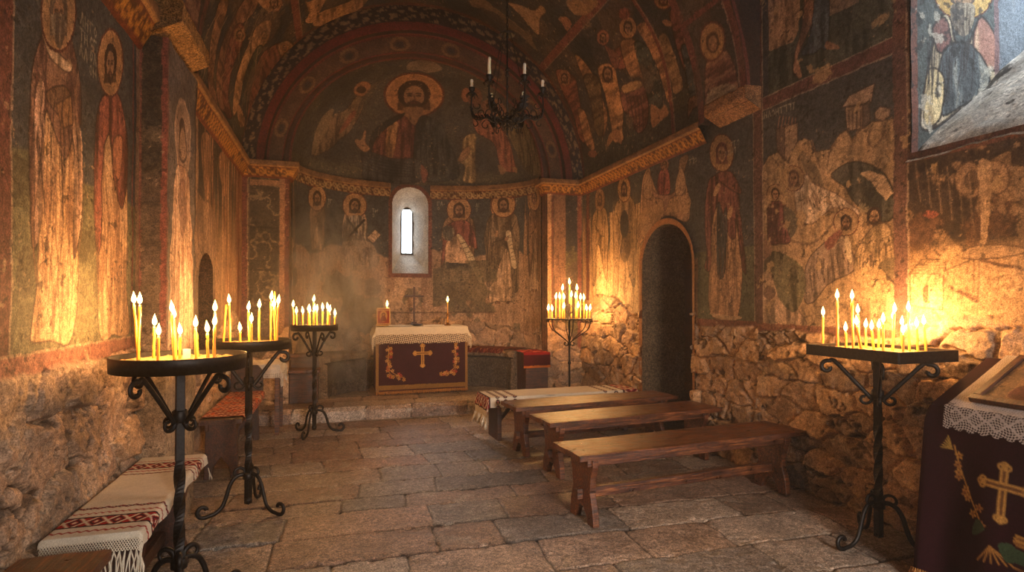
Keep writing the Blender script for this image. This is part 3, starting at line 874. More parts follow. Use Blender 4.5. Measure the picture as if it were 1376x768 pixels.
def paint_vault(cv):
    cv.px = False
    n = fbm(cv.A * 2.5, cv.B * 2.5, 700, 4)
    tone_zone(cv, sstep(.46, .60, n), (46, 50, 54), .8)
    tone_zone(cv, sstep(.56, .66, fbm(cv.A * 3, cv.B * 3, 701, 4)), (92, 68, 50), .55)
    # low ground along both springings
    tone_zone(cv, sstep(HA - .55, HA - .35, np.abs(cv.A) + .15 * (n - .5)), (74, 72, 54), .7)
    cv.px = True
    with zoomed(cv, 700, 0, .3125):      # right side: presentation scene
        robe_px(cv, [(150, 310), (185, 300), (235, 340), (250, 420), (270, 520), (280, 610), (250, 590), (220, 480), (180, 400)], (118, 58, 40))
        phead(cv, 186, 335, 28, 34, halo=(150, 92, 52))
        robe_px(cv, [(232, 240), (260, 250), (310, 320), (350, 420), (372, 500), (356, 580), (330, 560), (300, 440), (262, 320)], OC1)
        robe_px(cv, [(270, 330), (330, 330), (350, 440), (352, 580), (320, 560), (300, 440)], (96, 74, 48))
        robe_px(cv, [(245, 470), (275, 480), (300, 560), (318, 640), (286, 630), (262, 560)], OC1)
        robe_px(cv, [(330, 300), (372, 272), (404, 300), (420, 370), (440, 470), (436, 560), (440, 600), (400, 610), (384, 520), (360, 400)], (166, 112, 62))
        phead(cv, 372, 318, 26, 34, halo=None, k=.9)
        robe_px(cv, [(395, 230), (440, 195), (468, 250), (450, 290), (420, 296)], (126, 60, 44))
        phead(cv, 352, 162, 26, 32, halo=(156, 86, 54)); cv.poly([(360, 195), (420, 240), (412, 296), (390, 280), (372, 230)], (120, 66, 48), outline=(50, 30, 26))
        robe_px(cv, [(430, 390), (480, 350), (520, 360), (545, 430), (540, 540), (500, 570), (470, 500), (440, 470)], (120, 66, 54))
        cv.poly([(435, 370), (500, 345), (520, 370), (450, 400)], (176, 130, 74), outline=(80, 50, 34))
        for k in range(5): cv.stroke([(450 + k * 16, 400 + k * 4), (470 + k * 14, 560)], .02, (64, 38, 34), .8, sm=False)
        phead(cv, 460, 120, 36, 46, halo=(168, 112, 58), beard=False)
        robe_px(cv, [(430, 180), (470, 165), (500, 180), (560, 240), (590, 330), (600, 430), (570, 470), (520, 340), (470, 330), (440, 250)], (164, 108, 60))
        robe_px(cv, [(490, 185), (530, 190), (575, 260), (600, 340), (608, 440), (590, 470), (560, 470), (540, 400), (510, 280)], (58, 64, 58))
        cv.poly([(500, 120), (540, 100), (580, 190), (620, 300), (650, 420), (630, 430), (590, 300), (545, 200)], (160, 104, 56), .9, shade=dr((160, 104, 56)))
        cv.poly([(560, 450), (600, 470), (620, 450), (634, 490), (600, 520), (570, 548), (558, 520)], (156, 100, 54)); cv.poly([(386, 570), (420, 560), (432, 620), (400, 600), (368, 640), (362, 662), (372, 600)], (156, 100, 54))
        pe(cv, 445, 60, 24, 26, (128, 60, 42)); pe(cv, 308, 660, 20, 16, (140, 76, 48))
        # second panel
        robe_px(cv, [(640, 60), (690, 10), (740, 30), (770, 120), (800, 260), (806, 390), (780, 400), (740, 380), (700, 300), (670, 200)], (112, 58, 42))
        robe_px(cv, [(700, 60), (745, 50), (780, 140), (750, 150), (720, 130)], OC1)
        robe_px(cv, [(690, 210), (720, 200), (760, 330), (792, 400), (780, 420), (730, 420), (712, 330)], (56, 66, 72))
        phead(cv, 612, 0, 40, 38, halo=(160, 106, 52)); pe(cv, 628, 98, 22, 12, OC1, rot=.4)
        cv.poly([(592, 180), (625, 150), (680, 300), (695, 380), (660, 400), (640, 330)], (138, 104, 70), .9, shade=dr((138, 104, 70)))
        robe_px(cv, [(730, 420), (800, 400), (790, 440), (740, 470), (720, 510), (718, 460)], (140, 90, 56))
        cv.stroke([(468, -20), (540, 90), (590, 190), (630, 330), (645, 440), (655, 580)], .05, (118, 54, 44)); cv.stroke([(474, -20), (546, 90), (597, 190), (638, 330), (653, 440), (663, 580)], .012, (150, 110, 84), .7)
    cv.px = False
    cv.rect(-HA, HA, YA1 - .02, YA1 + .12, (110, 52, 44), .9)
    for s in (-1, 1):
        a0 = s * RV * math.radians(45)
        cv.rect(a0 - .045, a0 + .045, YA1, YE, (116, 54, 44)); cv.rect(a0 + .045, a0 + .058, YA1, YE, (150, 112, 88), .6)
    cv.rect(-HA, HA, YE - .07, YE + .02, (92, 44, 36), .9)
    cv.px = True
    with zoomed(cv, 240, 0, .3125):      # left side: procession with long curved robes
        rnd = random.Random(5)
        robe_px(cv, [(180, 0), (215, 10), (190, 110), (160, 240), (150, 340), (168, 440), (150, 470), (128, 380), (130, 240), (150, 110)], OC2)
        robe_px(cv, [(300, -20), (350, -20), (320, 60), (250, 130), (215, 210), (200, 300), (195, 400), (215, 480), (180, 470), (162, 380), (170, 250), (220, 110)], (124, 78, 50))
        robe_px(cv, [(245, 110), (285, 120), (270, 200), (230, 300), (215, 420), (230, 500), (205, 500), (190, 400), (200, 250)], (108, 52, 38))
        robe_px(cv, [(300, 190), (330, 120), (370, 90), (400, 100), (380, 180), (330, 230), (290, 330), (262, 440), (235, 500), (240, 380), (270, 260)], (160, 112, 64))
        robe_px(cv, [(330, 210), (360, 200), (330, 270), (300, 360), (290, 440), (270, 430), (285, 330)], (60, 66, 56))
        robe_px(cv, [(350, 250), (400, 200), (450, 180), (490, 190), (440, 250), (390, 330), (350, 430), (320, 560), (300, 640), (292, 540), (310, 400)], (118, 62, 44))
        robe_px(cv, [(430, 190), (470, 175), (495, 205), (470, 215), (440, 240), (430, 215)], (150, 108, 70))
        for p in ([(250, 450), (270, 470), (285, 530), (262, 540)], [(345, 0), (420, -20), (445, 20), (400, 50), (372, 40)], [(540, -10), (560, 10), (640, -30), (600, 60), (570, 100), (545, 90), (560, 60)], [(600, 60), (700, 20), (820, -20), (760, 50), (640, 100), (580, 110)]):
            robe_px(cv, p, (150, 102, 56), out=False)
        for (x, y, r) in ((368, 150, 24), (262, 150, 26), (410, 10, 34), (455, 205, 16)):
            phead(cv, x, y, r, r * 1.2, halo=(150, 98, 50), faint=.9)
        for k in range(26):
            x = rnd.uniform(160, 420); y = rnd.uniform(0, 300)
            cv.stroke([(x, y), (x - 50, y + 110), (x - 62, y + 220)], .014, (48, 32, 26) if k % 2 else (160, 120, 76), .6, taper=True)
    with zoomed(cv, 560, 0, .1744):      # crown
        cv.poly([(410, 0), (430, 50), (520, 70), (620, 110), (700, 200), (780, 260), (900, 370), (930, 390), (860, 270), (760, 180), (600, 60), (520, 0)], (116, 88, 62), .85)
        cv.poly([(700, 20), (800, 40), (900, 80), (960, 40), (995, 90), (950, 150), (942, 265), (900, 240), (800, 120), (740, 60)], (146, 106, 66), .9, outline=(70, 50, 38))
        cv.poly([(1090, 140), (1150, 130), (1190, 180), (1160, 240), (1120, 180)], (140, 86, 56)); cv.poly([(1160, 0), (1376, 0), (1376, 60), (1290, 120), (1200, 100)], (138, 98, 58), .9)
        for k in range(8): cv.stroke([(430 + k * 40, 20 + k * 20), (560 + k * 50, 130 + k * 30)], .03, (76, 60, 50), .6, taper=True)
    cv.px = False
    cv.loss((110, 84, 62), .68, 71, 3, alpha=.5)


def paint_rib(cv):
    cv.px = False
    cv.rect(-HA, HA, YA0, YA0 + .08, (110, 52, 44)); cv.rect(-HA, HA, YA1 - .08, YA1 + .02, (110, 52, 44)); cv.rect(-HA, HA, YA0 + .08, YA0 + .095, (156, 120, 96), .7)
    tone_zone(cv, sstep(.5, .6, fbm(cv.A * 3, cv.B * 3, 720, 4)), (84, 66, 52), .6)
    c = (YA0 + YA1) / 2
    for s in (-1, 1):          # standing saints at both springings: their height runs up the arch
        a = s * (HA - .40)
        cv.poly([(s * (HA - .02), c - .2), (s * (HA - .02), c + .2), (s * (HA - .46), c + .17), (s * (HA - .56), c), (s * (HA - .46), c - .17)], (122, 70, 52), shade=(30, (80, 44, 36), (160, 112, 78)), outline=(56, 34, 28))
        cv.poly([(s * (HA - .02), c - .19), (s * (HA - .02), c + .19), (s * (HA - .26), c + .16), (s * (HA - .20), c - .18)], (158, 132, 102), shade=(60, (100, 76, 58)))
        cv.ell((s * (HA - .66), c), .17, .17, (100, 46, 32)); cv.ell((s * (HA - .66), c), .15, .15, (170, 118, 56)); cv.ell((s * (HA - .65), c), .09, .085, (84, 56, 36)); cv.ell((s * (HA - .64), c), .065, .055, (154, 106, 66))
        cv.rect(min(s * (HA - .92), s * (HA - .97)), max(s * (HA - .92), s * (HA - .97)), YA0, YA1, (110, 52, 44))
        for k in range(1, 4):
            cv.ell((s * (HA - .97 - k * .55), c), .20, .20, (150, 106, 58), ring=.85); cv.ell((s * (HA - .97 - k * .55), c), .11, .11, (104, 66, 46))


def paint_east_left(cv):
    x0, x1 = XL, XC - RA
    cv.rect(x0, x0 + .07, 0, 3.1, (120, 52, 36)); cv.rect(x0 + .07, x0 + .085, 0, 3.1, (172, 130, 84), .7)
    m = ((cv.A > x0 + .10) & (cv.A < x1 - .12)) * sstep(1.15, 1.5, cv.B)
    n = np.abs(fbm(cv.A * 6, cv.B * 6, 620, 5) - .5)
    tone_zone(cv, m, (66, 54, 40), 1); tone_zone(cv, m * sstep(.06, .0, n), (134, 106, 68), .8)
    for z in (2.25, 1.75): cv.rect(x0 + .1, x1 - .12, z, z + .025, (48, 36, 28), .8)
    cv.rect(x1 - .11, x1 - .05, 0, 3.1, (150, 96, 56)); cv.rect(x1 - .05, x1, 0, 3.1, (104, 48, 34)); cv.rect(x0 + .1, x1 - .1, 2.76, 2.83, (150, 100, 58))


def paint_east_right(cv):
    x0, x1 = XC + RA, XR
    cv.rect(x0, x0 + .06, 0, 3.1, (176, 122, 70)); cv.rect(x0 + .06, x0 + .09, 0, 3.1, (110, 56, 38))
    cv.rect(x0 + .10, x0 + .27, 1.3, 2.85, (128, 84, 56)); streaks(cv, ((cv.A > x0 + .10) & (cv.A < x0 + .27)) * 1.0, 630, [(96, 60, 44), (164, 112, 70)], 20, .8)
    m = ((cv.A > x0 + .27) & (cv.A < x1 - .08)) * sstep(1.9, 2.15, cv.B + .1 * fbm(cv.A * 9, cv.B * 9, 9, 3))
    tone_zone(cv, m, (56, 50, 48), 1)
    m2 = ((cv.A > x0 + .27) & (cv.A < x1 - .08)) * (cv.B < 2.15) * sstep(.5, .6, fbm(cv.A * 9, cv.B * 9, 632, 4))
    tone_zone(cv, m2, (96, 84, 50), .9)
    cv.rect(x1 - .09, x1 - .03, 0, 3.1, (128, 60, 42))


def paint_conch(cv):
    cv.px = False
    n = fbm(cv.A * 2.4, cv.B * 2.4, 800, 5)
    tone_zone(cv, sstep(.42, .58, n), (78, 72, 64), .7)
    R = np.hypot(cv.A, cv.B)
    tone_zone(cv, sstep(.35, .25, cv.B + .1 * n), (84, 76, 54), .6)
    cv.px = True
    with zoomed(cv, 470, 80, .2214):
        cv.poly([(350, 60), (360, 20), (450, 0), (520, 20), (560, 60), (480, 80), (420, 66)], (136, 112, 90), .7)
        # bust with spread arms
        phead(cv, 390, 215, 178, 130 * 1.02, halo=(178, 112, 52), hair=(58, 38, 28), k=.57, tone=(142, 96, 60))
        cv.stroke([(390, 88), (388, 110)], .03, (120, 70, 40)); cv.stroke([(218, 220), (290, 216)], .03, (140, 84, 44)); cv.stroke([(490, 220), (560, 222)], .03, (140, 84, 44))
        cv.poly([(330, 330), (330, 290), (440, 290), (440, 340), (480, 380), (400, 420), (300, 380)], (136, 92, 58))
        cv.poly([(120, 520), (200, 420), (320, 340), (390, 400), (440, 360), (560, 420), (610, 560), (600, 720), (120, 720), (100, 600)], (110, 54, 42), shade=dr((110, 54, 42), .6, 1.3), outline=(50, 30, 26))
        cv.poly([(230, 410), (280, 375), (290, 420), (262, 590), (220, 585)], (156, 104, 52), .95, shade=dr((156, 104, 52)))
        cv.poly([(118, 530), (140, 440), (220, 372), (325, 325), (318, 348), (230, 410), (160, 480), (128, 560)], (44, 44, 44), outline=(28, 26, 26))
        cv.poly([(430, 345), (490, 350), (560, 400), (600, 500), (640, 590), (650, 720), (400, 725), (388, 560), (398, 430)], (58, 60, 58), shade=dr((58, 60, 58), .65, 1.35), outline=(30, 28, 28))
        cv.poly([(70, 560), (130, 560), (260, 600), (400, 600), (440, 640), (450, 740), (110, 735), (80, 640)], (60, 60, 60), shade=dr((60, 60, 60), .65, 1.35), outline=(30, 28, 28))
        for k in range(6): cv.stroke([(90, 580 + k * 16), (220, 610 + k * 18), (390, 640 + k * 14)], .018, (34, 32, 34), .8, taper=True)
        for k in range(5): cv.stroke([(440 + k * 30, 380 + k * 12), (430 + k * 34, 520), (440 + k * 36, 700)], .018, (34, 32, 34), .8, taper=True)
        cv.poly([(32, 480), (70, 485), (88, 430), (100, 440), (96, 500), (122, 540), (90, 560), (60, 540), (34, 510)], (156, 106, 66), outline=(80, 50, 36))
        cv.poly([(655, 610), (680, 560), (690, 480), (740, 450), (765, 470), (760, 620), (764, 735), (690, 738), (700, 650)], (158, 124, 70), .95, shade=dr((158, 124, 70)), outline=(90, 66, 40))
        cv.poly([(660, 600), (690, 545), (730, 525), (720, 580), (680, 620)], (164, 112, 68), outline=(80, 50, 36))
        cv.poly([(430, 640), (470, 680), (462, 740), (440, 740)], (130, 70, 60))
        # right angel
        pe(cv, 705, 215, 28, 44, (150, 84, 50), outline=(90, 44, 32)); pe(cv, 760, 230, 44, 60, (110, 66, 48))
        cv.poly([(745, 350), (800, 320), (880, 340), (960, 480), (1000, 620), (1010, 680), (920, 660), (880, 520), (820, 470), (770, 440)], (130, 68, 48), shade=dr((130, 68, 48), .6, 1.35), outline=(60, 36, 30))
        cv.poly([(880, 340), (960, 350), (1080, 400), (1150, 520), (1170, 680), (1080, 690), (1010, 560), (940, 420)], (96, 82, 56), shade=dr((96, 82, 56)))
        cv.poly([(900, 640), (920, 700), (948, 676), (940, 660)], (150, 104, 66)); cv.poly([(985, 650), (1010, 690), (1016, 660)], (150, 104, 66))
        cv.poly([(800, 260), (900, 240), (960, 330), (880, 340), (820, 320)], (120, 76, 56))
    with zoomed(cv, 240, 0, .3125):      # left angel
        cv.poly([(720, 470), (760, 420), (800, 400), (790, 470), (740, 560), (690, 600), (650, 640), (580, 670), (600, 600), (660, 500)], (112, 86, 60), shade=dr((112, 86, 60)), outline=(50, 36, 30))
        cv.poly([(620, 500), (665, 470), (640, 560), (590, 640), (572, 665), (585, 580)], (130, 104, 72), .9)
        cv.poly([(745, 480), (762, 490), (720, 550), (690, 570)], (140, 72, 46)); pe(cv, 790, 382, 40, 30, (156, 96, 54), rot=-.5, outline=(90, 44, 32)); pe(cv, 786, 386, 22, 16, (76, 52, 38))
        cv.poly([(840, 360), (870, 350), (800, 440), (770, 500), (780, 440)], (90, 76, 62), .8)
    cv.px = False
    tone_zone(cv, sstep(PI / 2 * RA - .07, PI / 2 * RA - .05, R), (112, 50, 38), .9)


def paint_apse(cv):
    cv.px = False
    edge = 2.02 + .22 * (fbm(cv.A * 3, cv.B * 2, 900, 4) - .5) + .12 * np.abs(np.sin(cv.A * 2.3 + 1))
    lowm = sstep(.02, -.02, cv.B - edge)
    tone_zone(cv, lowm, (168, 126, 92), .95)
    streaks(cv, lowm, 901, [(142, 100, 72), (182, 142, 108)], 5, .8, .52)
    streaks(cv, (np.abs(cv.A) > 1.95) * 1.0, 902, [(130, 90, 60), (162, 118, 78)], 12, .5, .5)
    tone_zone(cv, lowm * sstep(.60, .64, fbm(cv.A * 3, cv.B * 3, 903, 4)), (92, 84, 66), .8)
    P = [(425, 266, 330, (132, 98, 66), None, 3), (476, 276, 348, (156, 120, 92), 'book', 4), (617, 282, 372, (150, 108, 74), None, 5), (677, 275, 395, (112, 88, 64), 'scroll', 6), (719, 266, 380, (128, 90, 60), None, 7)]
    for hx, hy, fy, rb, it, sd in P:
        a, b = cv.m(hx, hy); b0 = cv.m(hx, fy)[1]
        H = (b - b0) / .925 * 1.12; b0 = b - H * .925
        cv.saint(a, b0, H * 1.0, robe=rb, mantle=tuple(min(255, int(v * 1.25)) for v in rb), under=(172, 134, 98), halo=(180, 126, 66), item=it, seed=sd, wid=1.35 if hx != 719 else .9, hr=3.0)
    cv.px = True
    for hx, hy, fy, rb, it, sd in P:
        w = 17 if hx != 719 else 8
        phead(cv, hx, hy, w * .95 if hx > 430 else 12, 17, halo=(184, 128, 66), k=.50, faint=.95, beard=(sd != 7))
    with zoomed(cv, 460, 220, .2604):      # soldier-martyr with the patterned sash, right of the window
        cv.poly([(520, 370), (525, 340), (560, 305), (620, 290), (660, 310), (690, 380), (696, 440), (650, 420), (560, 440), (530, 500), (510, 600), (512, 480)], (128, 62, 50), shade=dr((128, 62, 50), .6, 1.4), outline=(60, 36, 30))
        cv.poly([(540, 400), (600, 370), (650, 420), (680, 500), (690, 570), (620, 585), (540, 570), (530, 480)], (172, 130, 94), .95, shade=dr((172, 130, 94)), outline=(80, 54, 42))
        cv.poly([(536, 508), (670, 515), (672, 552), (536, 545)], (56, 52, 48), sm=False)
        cv.poly([(590, 370), (612, 368), (660, 440), (695, 510), (728, 600), (722, 622), (700, 600), (650, 500), (620, 430)], (198, 172, 130), outline=(70, 46, 36))
        for k in range(8): cv.stroke([(612 + k * 13, 412 + k * 24), (636 + k * 13, 404 + k * 24)], .014, (60, 44, 34), .9)
        cv.poly([(520, 330), (560, 320), (580, 350), (560, 395), (525, 385)], (84, 78, 70), shade=(60, (150, 130, 104)))
    with zoomed(cv, 380, 230, .2475):      # bishop's dotted vestment and open book
        cv.poly([(335, 265), (365, 240), (430, 245), (450, 290), (455, 400), (340, 400), (320, 330)], (84, 72, 64), .95, shade=(60, (186, 160, 130)))
        cv.stroke([(365, 345), (440, 265)], .035, (40, 34, 32)); cv.stroke([(350, 260), (400, 330)], .03, (40, 34, 32))
        cv.poly([(320, 400), (345, 380), (480, 390), (500, 520), (320, 520)], (156, 126, 100), .9, shade=(60, (88, 68, 56)))
        cv.poly([(455, 360), (500, 315), (530, 345), (490, 390)], (190, 150, 112), sm=False, outline=(80, 54, 42))
        for k in range(3): cv.stroke([(468 + k * 12, 362 - k * 12), (492 + k * 12, 384 - k * 12)], .012, (90, 60, 46), .8)
        cv.poly([(215, 610), (280, 605), (280, 655), (220, 660)], (96, 80, 66), .8); cv.poly([(445, 600), (480, 580), (525, 610), (520, 660), (450, 670)], (112, 94, 76), .7)
    cv.px = False
    for x, y, s in ((440, 272, 5), (500, 285, 6), (588, 276, 7), (640, 278, 8), (694, 268, 9)):
        cv.letters(*cv.m(x, y), 3, .05, seed=s, cols=2)
    # dark dado panel behind the altar
    a0, a1 = cv.m(582, 400)[0], cv.m(668, 400)[0]
    tone_zone(cv, ((cv.A > a0) & (cv.A < a1) & (cv.B > 1.22) & (cv.B < 2.0)) * sstep(.38, .5, fbm(cv.A * 4, cv.B * 4, 905, 4)), (98, 86, 62), .85)
    cv.rect(-1.0, 1.3, 1.20, 1.225, (88, 60, 44), .7)
    # painted red frame of the window
    for d, c in ((.06, (118, 56, 44)), (.0, (150, 128, 110))):
        m = in_arch(cv.A, cv.B, AWC - AWW - d, AWC + AWW + d, AZ0 - d, AZS, AZ1 + d) * 1.0
        tone_zone(cv, m, c, .95)

# ================================================================== THE SHELL
INK = (44, 32, 28); RED = (104, 50, 40); NIGHT = (66, 68, 70); OCH = (172, 122, 66); TAN = (178, 146, 108)
WHITE = (196, 180, 156); BROWN = (92, 58, 38); MAR = (98, 44, 40)


def rubble(A, B, seed, sx=.30, sy=.17, warp=.05, bury=.60):
    """returns relief in metres and colour of a rough coursed stone wall"""
    wx = A + warp * (fbm(A * 5, B * 5, seed) - .5) * 2 + .022 * (fbm(A * 17, B * 17, seed + 1, 3) - .5) * 2
    wy = B + warp * (fbm(A * 5, B * 5, seed + 3) - .5) * 2 + .022 * (fbm(A * 17, B * 17, seed + 4, 3) - .5) * 2
    f1, f2, cid, dx, dy = voronoi(wx / sx, wy / sy, seed, .85)
    e = f2 - f1
    prof = sstep(.015, .16, e)
    big = fbm(A * 3, B * 3, seed + 8, 3)
    fine = fbm(A * 26, B * 26, seed + 9, 6, .66)
    med = fbm(A * 10, B * 10, seed + 12, 4)
    ridge = 1 - np.abs(fbm(A * 7, B * 9, seed + 13, 5, .6) - .5) * 2
    t2 = np.modf(cid * 57.7)[0]; t3 = np.modf(cid * 231.1)[0]
    buried = sstep(bury, bury + .08, fbm(A * 2.6, B * 2.6, seed + 21, 4))       # places where old mortar covers the stones
    tilt = (t2 - .5) * dx * .035 + (t3 - .5) * dy * .045
    h = prof * (.014 + .036 * cid + 1.3 * tilt) * (1 - buried) + buried * .022 + .016 * (fine - .5) + .024 * (med - .5) + .014 * (ridge - .8)
    crack = sstep(.020, .0, np.abs(fbm(A * 3.2, B * 3.2, seed + 33, 5, .6) - .5)) * sstep(.50, .56, fbm(A * 1.6, B * 1.6, seed + 35, 2))
    hole = sstep(.70, .76, fbm(A * 12, B * 12, seed + 36, 4))
    h = h - .022 * crack - .012 * hole
    c1, c2, c3, mo = lin((176, 142, 114)), lin((146, 120, 98)), lin((184, 146, 110)), lin((190, 160, 130))
    t = cid[..., None]
    col = np.where(t < .35, c1, np.where(t < .7, c2, c3)) * (.55 + .9 * fine[..., None]) * (.8 + .4 * big[..., None])
    mm = (1 - sstep(.02, .10, e))[..., None] * .55 * (1 - buried[..., None]) + buried[..., None] * .6
    col = col * (1 - mm) + mo * mm * (.5 + 1.0 * fine[..., None])
    dirt = sstep(.52, .70, fbm(A * 6, B * 6, seed + 14, 5, .6))[..., None] * .34
    col = col * (1 - dirt) + lin((78, 62, 48)) * dirt
    dk = (np.maximum(crack, hole * .8) + (1 - sstep(.0, .035, e)) * sstep(.45, .6, fbm(A * 8, B * 8, seed + 15, 3)) * (1 - buried))[..., None].clip(0, 1) * .85
    col = col * (1 - dk) + lin((38, 28, 22)) * dk
    return h, col


def finish(cv, bound, seed, sx=.30, sy=.17, edge=.05, relief=1.0, bury=.60):
    """bound(A) -> height of the plaster's lower edge; below it the bare masonry shows"""
    edge_n = bound + edge * (fbm(cv.A * 5, cv.B * 5, seed + 70, 4) - .5) * 2
    m = sstep(.012, -.012, cv.B - edge_n)
    h, c = rubble(cv.A, cv.B, seed, sx, sy, bury=bury)
    cv.col = cv.col * (1 - m[..., None]) + c * m[..., None]
    plaster = .012 + cv.h + .006 * (fbm(cv.A * 4, cv.B * 4, seed + 5, 4) - .5) * 2
    cv.h = plaster * (1 - m) + (h * relief - .012) * m
    return m


# ------------------------------------------------------------------ right wall, near bay (window) ------------------
def paint_right_front():
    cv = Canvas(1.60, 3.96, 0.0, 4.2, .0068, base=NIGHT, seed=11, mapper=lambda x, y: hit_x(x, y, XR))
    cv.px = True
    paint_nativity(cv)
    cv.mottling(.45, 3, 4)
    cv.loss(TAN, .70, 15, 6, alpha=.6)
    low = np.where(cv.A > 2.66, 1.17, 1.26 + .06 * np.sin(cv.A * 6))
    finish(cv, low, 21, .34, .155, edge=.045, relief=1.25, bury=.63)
    return cv


def grid_wall_x(name, cv, X, sgn, mat, hole=None):
    """wall in the plane x = X whose relief comes out towards the room (sgn = +1 when the room is at greater x)"""
    return grid_surface(name, X + sgn * cv.h, cv.A, cv.B, mat, cv.col, hole, flip=(sgn < 0))


def centres(arr):
    return (arr[:-1, :-1] + arr[1:, 1:]) / 2


cvRF = paint_right_front()
WY0, WY1, WZ = 1.20, 2.62, 2.28
hole = (centres(cvRF.A) < WY1) & (centres(cvRF.B) > WZ)
structure(grid_wall_x('wall_right_front', cvRF, XR, -1, M['fresco'], hole))


def quad_obj(name, quads, mat, n=1, col=None):
    V = []; F = []
    for q in quads:
        i = len(V); V += q; F.append([i, i + 1, i + 2, i + 3])
    o = mesh_np(name, V, F, mat, None if col is None else np.ones((len(V), 3)) * lin(col), smooth_=False)
    return structure(o)


TANW = (120, 96, 72)
# window reveal of the near bay: far jamb with a painted saint, sloping sill, outer pane
WD = 1.05                                     # depth of the wall there


def paint_jamb():
    cv = Canvas(0, WD + .01, 2.10, 4.2, .006, base=(78, 86, 86), seed=31)
    cv.m = lambda px, py: (lambda p: (p[0] - XR, p[1]))(hit_y(px, py, WY1))
    cv.px = True
    a, b = cv.m(1297, 10)
    cv.px = False
    cv.rect(0, .05, 2.0, 4.3, (112, 70, 58))
    cv.px = True
    cv.poly([(1262, 30), (1275, 22), (1285, 60), (1300, 62), (1318, 24), (1336, 50), (1347, 95), (1300, 140), (1240, 175), (1246, 100)], (196, 180, 150), shade=(16, (120, 104, 92), (222, 208, 184)), outline=(44, 34, 34), ow=.018)
    cv.poly([(1253, 40), (1270, 25), (1278, 60), (1262, 72)], (128, 88, 82), shade=(20, (90, 50, 46)), outline=(44, 34, 34), ow=.014)
    cv.poly([(1318, 24), (1338, 52), (1346, 92), (1322, 92), (1306, 62)], (156, 112, 98), shade=(20, (206, 176, 146)), outline=(44, 34, 34), ow=.014)
    cv.poly([(1268, 70), (1305, 62), (1330, 110), (1290, 145), (1262, 150)], (96, 104, 108), shade=(24, (150, 150, 142), (44, 48, 54)), outline=(36, 34, 36), ow=.014)
    cv.poly([(1246, 98), (1268, 104), (1264, 158), (1242, 166)], (214, 194, 150), shade=(20, (150, 128, 98)), outline=(44, 34, 34), ow=.014)
    pe(cv, 1295, -6, 40, 34, (96, 52, 40)); pe(cv, 1295, -6, 38, 32, (196, 160, 92))
    pe(cv, 1293, -8, 19, 20, (84, 66, 54)); pe(cv, 1293, -6, 14, 16, (158, 126, 96))
    cv.poly([(1278, 8), (1308, 8), (1306, 38), (1294, 50), (1281, 38)], (128, 116, 100), shade=(60, (84, 74, 66), (176, 164, 144)))
    for k in range(5): cv.stroke([(1284 + k * 5, 12), (1286 + k * 4, 44)], .006, (76, 64, 58), .8)
    cv.px = False
    folds(cv, [(.12, 3.05), (.55, 3.15)], [(.10, 2.5), (.50, 2.7)], 22, (48, 42, 44), .012, .8, seed=77)
    cv.mottling(.34, 8, 5); cv.loss((196, 190, 176), .66, 18, 9, alpha=.6); cv.loss((36, 34, 36), .64, 28, 14, alpha=.8)
    cv.rect(.70, .74, 2, 4.3, (120, 92, 96), .8); cv.rect(.74, 1.1, 2, 4.3, (112, 122, 134), .9)
    return cv


cvJ = paint_jamb()
structure(grid_surface('wall_right_window_jamb', XR + cvJ.A - .012, np.full(cvJ.A.shape, WY1) - .004 - .01 * fbm(cvJ.A * 9, cvJ.B * 9, 4), cvJ.B, M['fresco'], cvJ.col, flip=False))
cvS = Canvas(0, 1.0, WY0, WY1 + .02, .012, base=(204, 202, 196), seed=33)
cvS.mottling(.7, 5, 4); cvS.loss((40, 36, 34), .60, 35, 6, alpha=.9); cvS.loss((186, 182, 176), .6, 37, 3, alpha=.7)
SX = cvS.A * (WD + .03)
structure(grid_surface('wall_right_window_sill', XR - .03 + SX, cvS.B,
                       WZ - .02 + SX * .77 + .05 * (fbm(cvS.A * 4, cvS.B * 5, 9, 5) - .5) - .03 * sstep(.1, 0, cvS.A), M['fresco'], cvS.col))
quad_obj('wall_right_window_near_jamb', [[(XR, WY0, 2.1), (XR + WD, WY0, 2.1), (XR + WD, WY0, ZT), (XR, WY0, ZT)]], M['fresco'], col=TANW)
# coarse continuation of the near bay, behind and above the picture
quad_obj('wall_right_rear', [
    [(XR, -2, 0), (XR, 1.60, 0), (XR, 1.60, WZ), (XR, -2, WZ)], [(XR, -2, WZ), (XR, WY0, WZ), (XR, WY0, ZT), (XR, -2, ZT)],
    [(XR, WY0, 4.2), (XR, 3.96, 4.2), (XR, 3.96, ZT), (XR, WY0, ZT)]], M['fresco'], col=TANW)


def glass_mat():
    m = bpy.data.materials.new('old_window_glass'); m.use_nodes = True; nt = m.node_tree; nt.nodes.clear()
    out = nt.nodes.new('ShaderNodeOutputMaterial'); tr = nt.nodes.new('ShaderNodeBsdfTransparent'); gl = nt.nodes.new('ShaderNodeBsdfGlossy'); mx = nt.nodes.new('ShaderNodeMixShader')
    tr.inputs['Color'].default_value = (.90, .95, .97, 1); gl.inputs['Roughness'].default_value = .12; mx.inputs['Fac'].default_value = .08
    nt.links.new(tr.outputs[0], mx.inputs[1]); nt.links.new(gl.outputs[0], mx.inputs[2]); nt.links.new(mx.outputs[0], out.inputs['Surface'])
    return m


M['glass'] = glass_mat()


def bm_box(bm, x0, x1, y0, y1, z0, z1):
    r = bmesh.ops.create_cube(bm, size=1)
    for v in r['verts']:
        v.co = Vector((x0 + (v.co.x + .5) * (x1 - x0), y0 + (v.co.y + .5) * (y1 - y0), z0 + (v.co.z + .5) * (z1 - z0)))
    return r['verts']


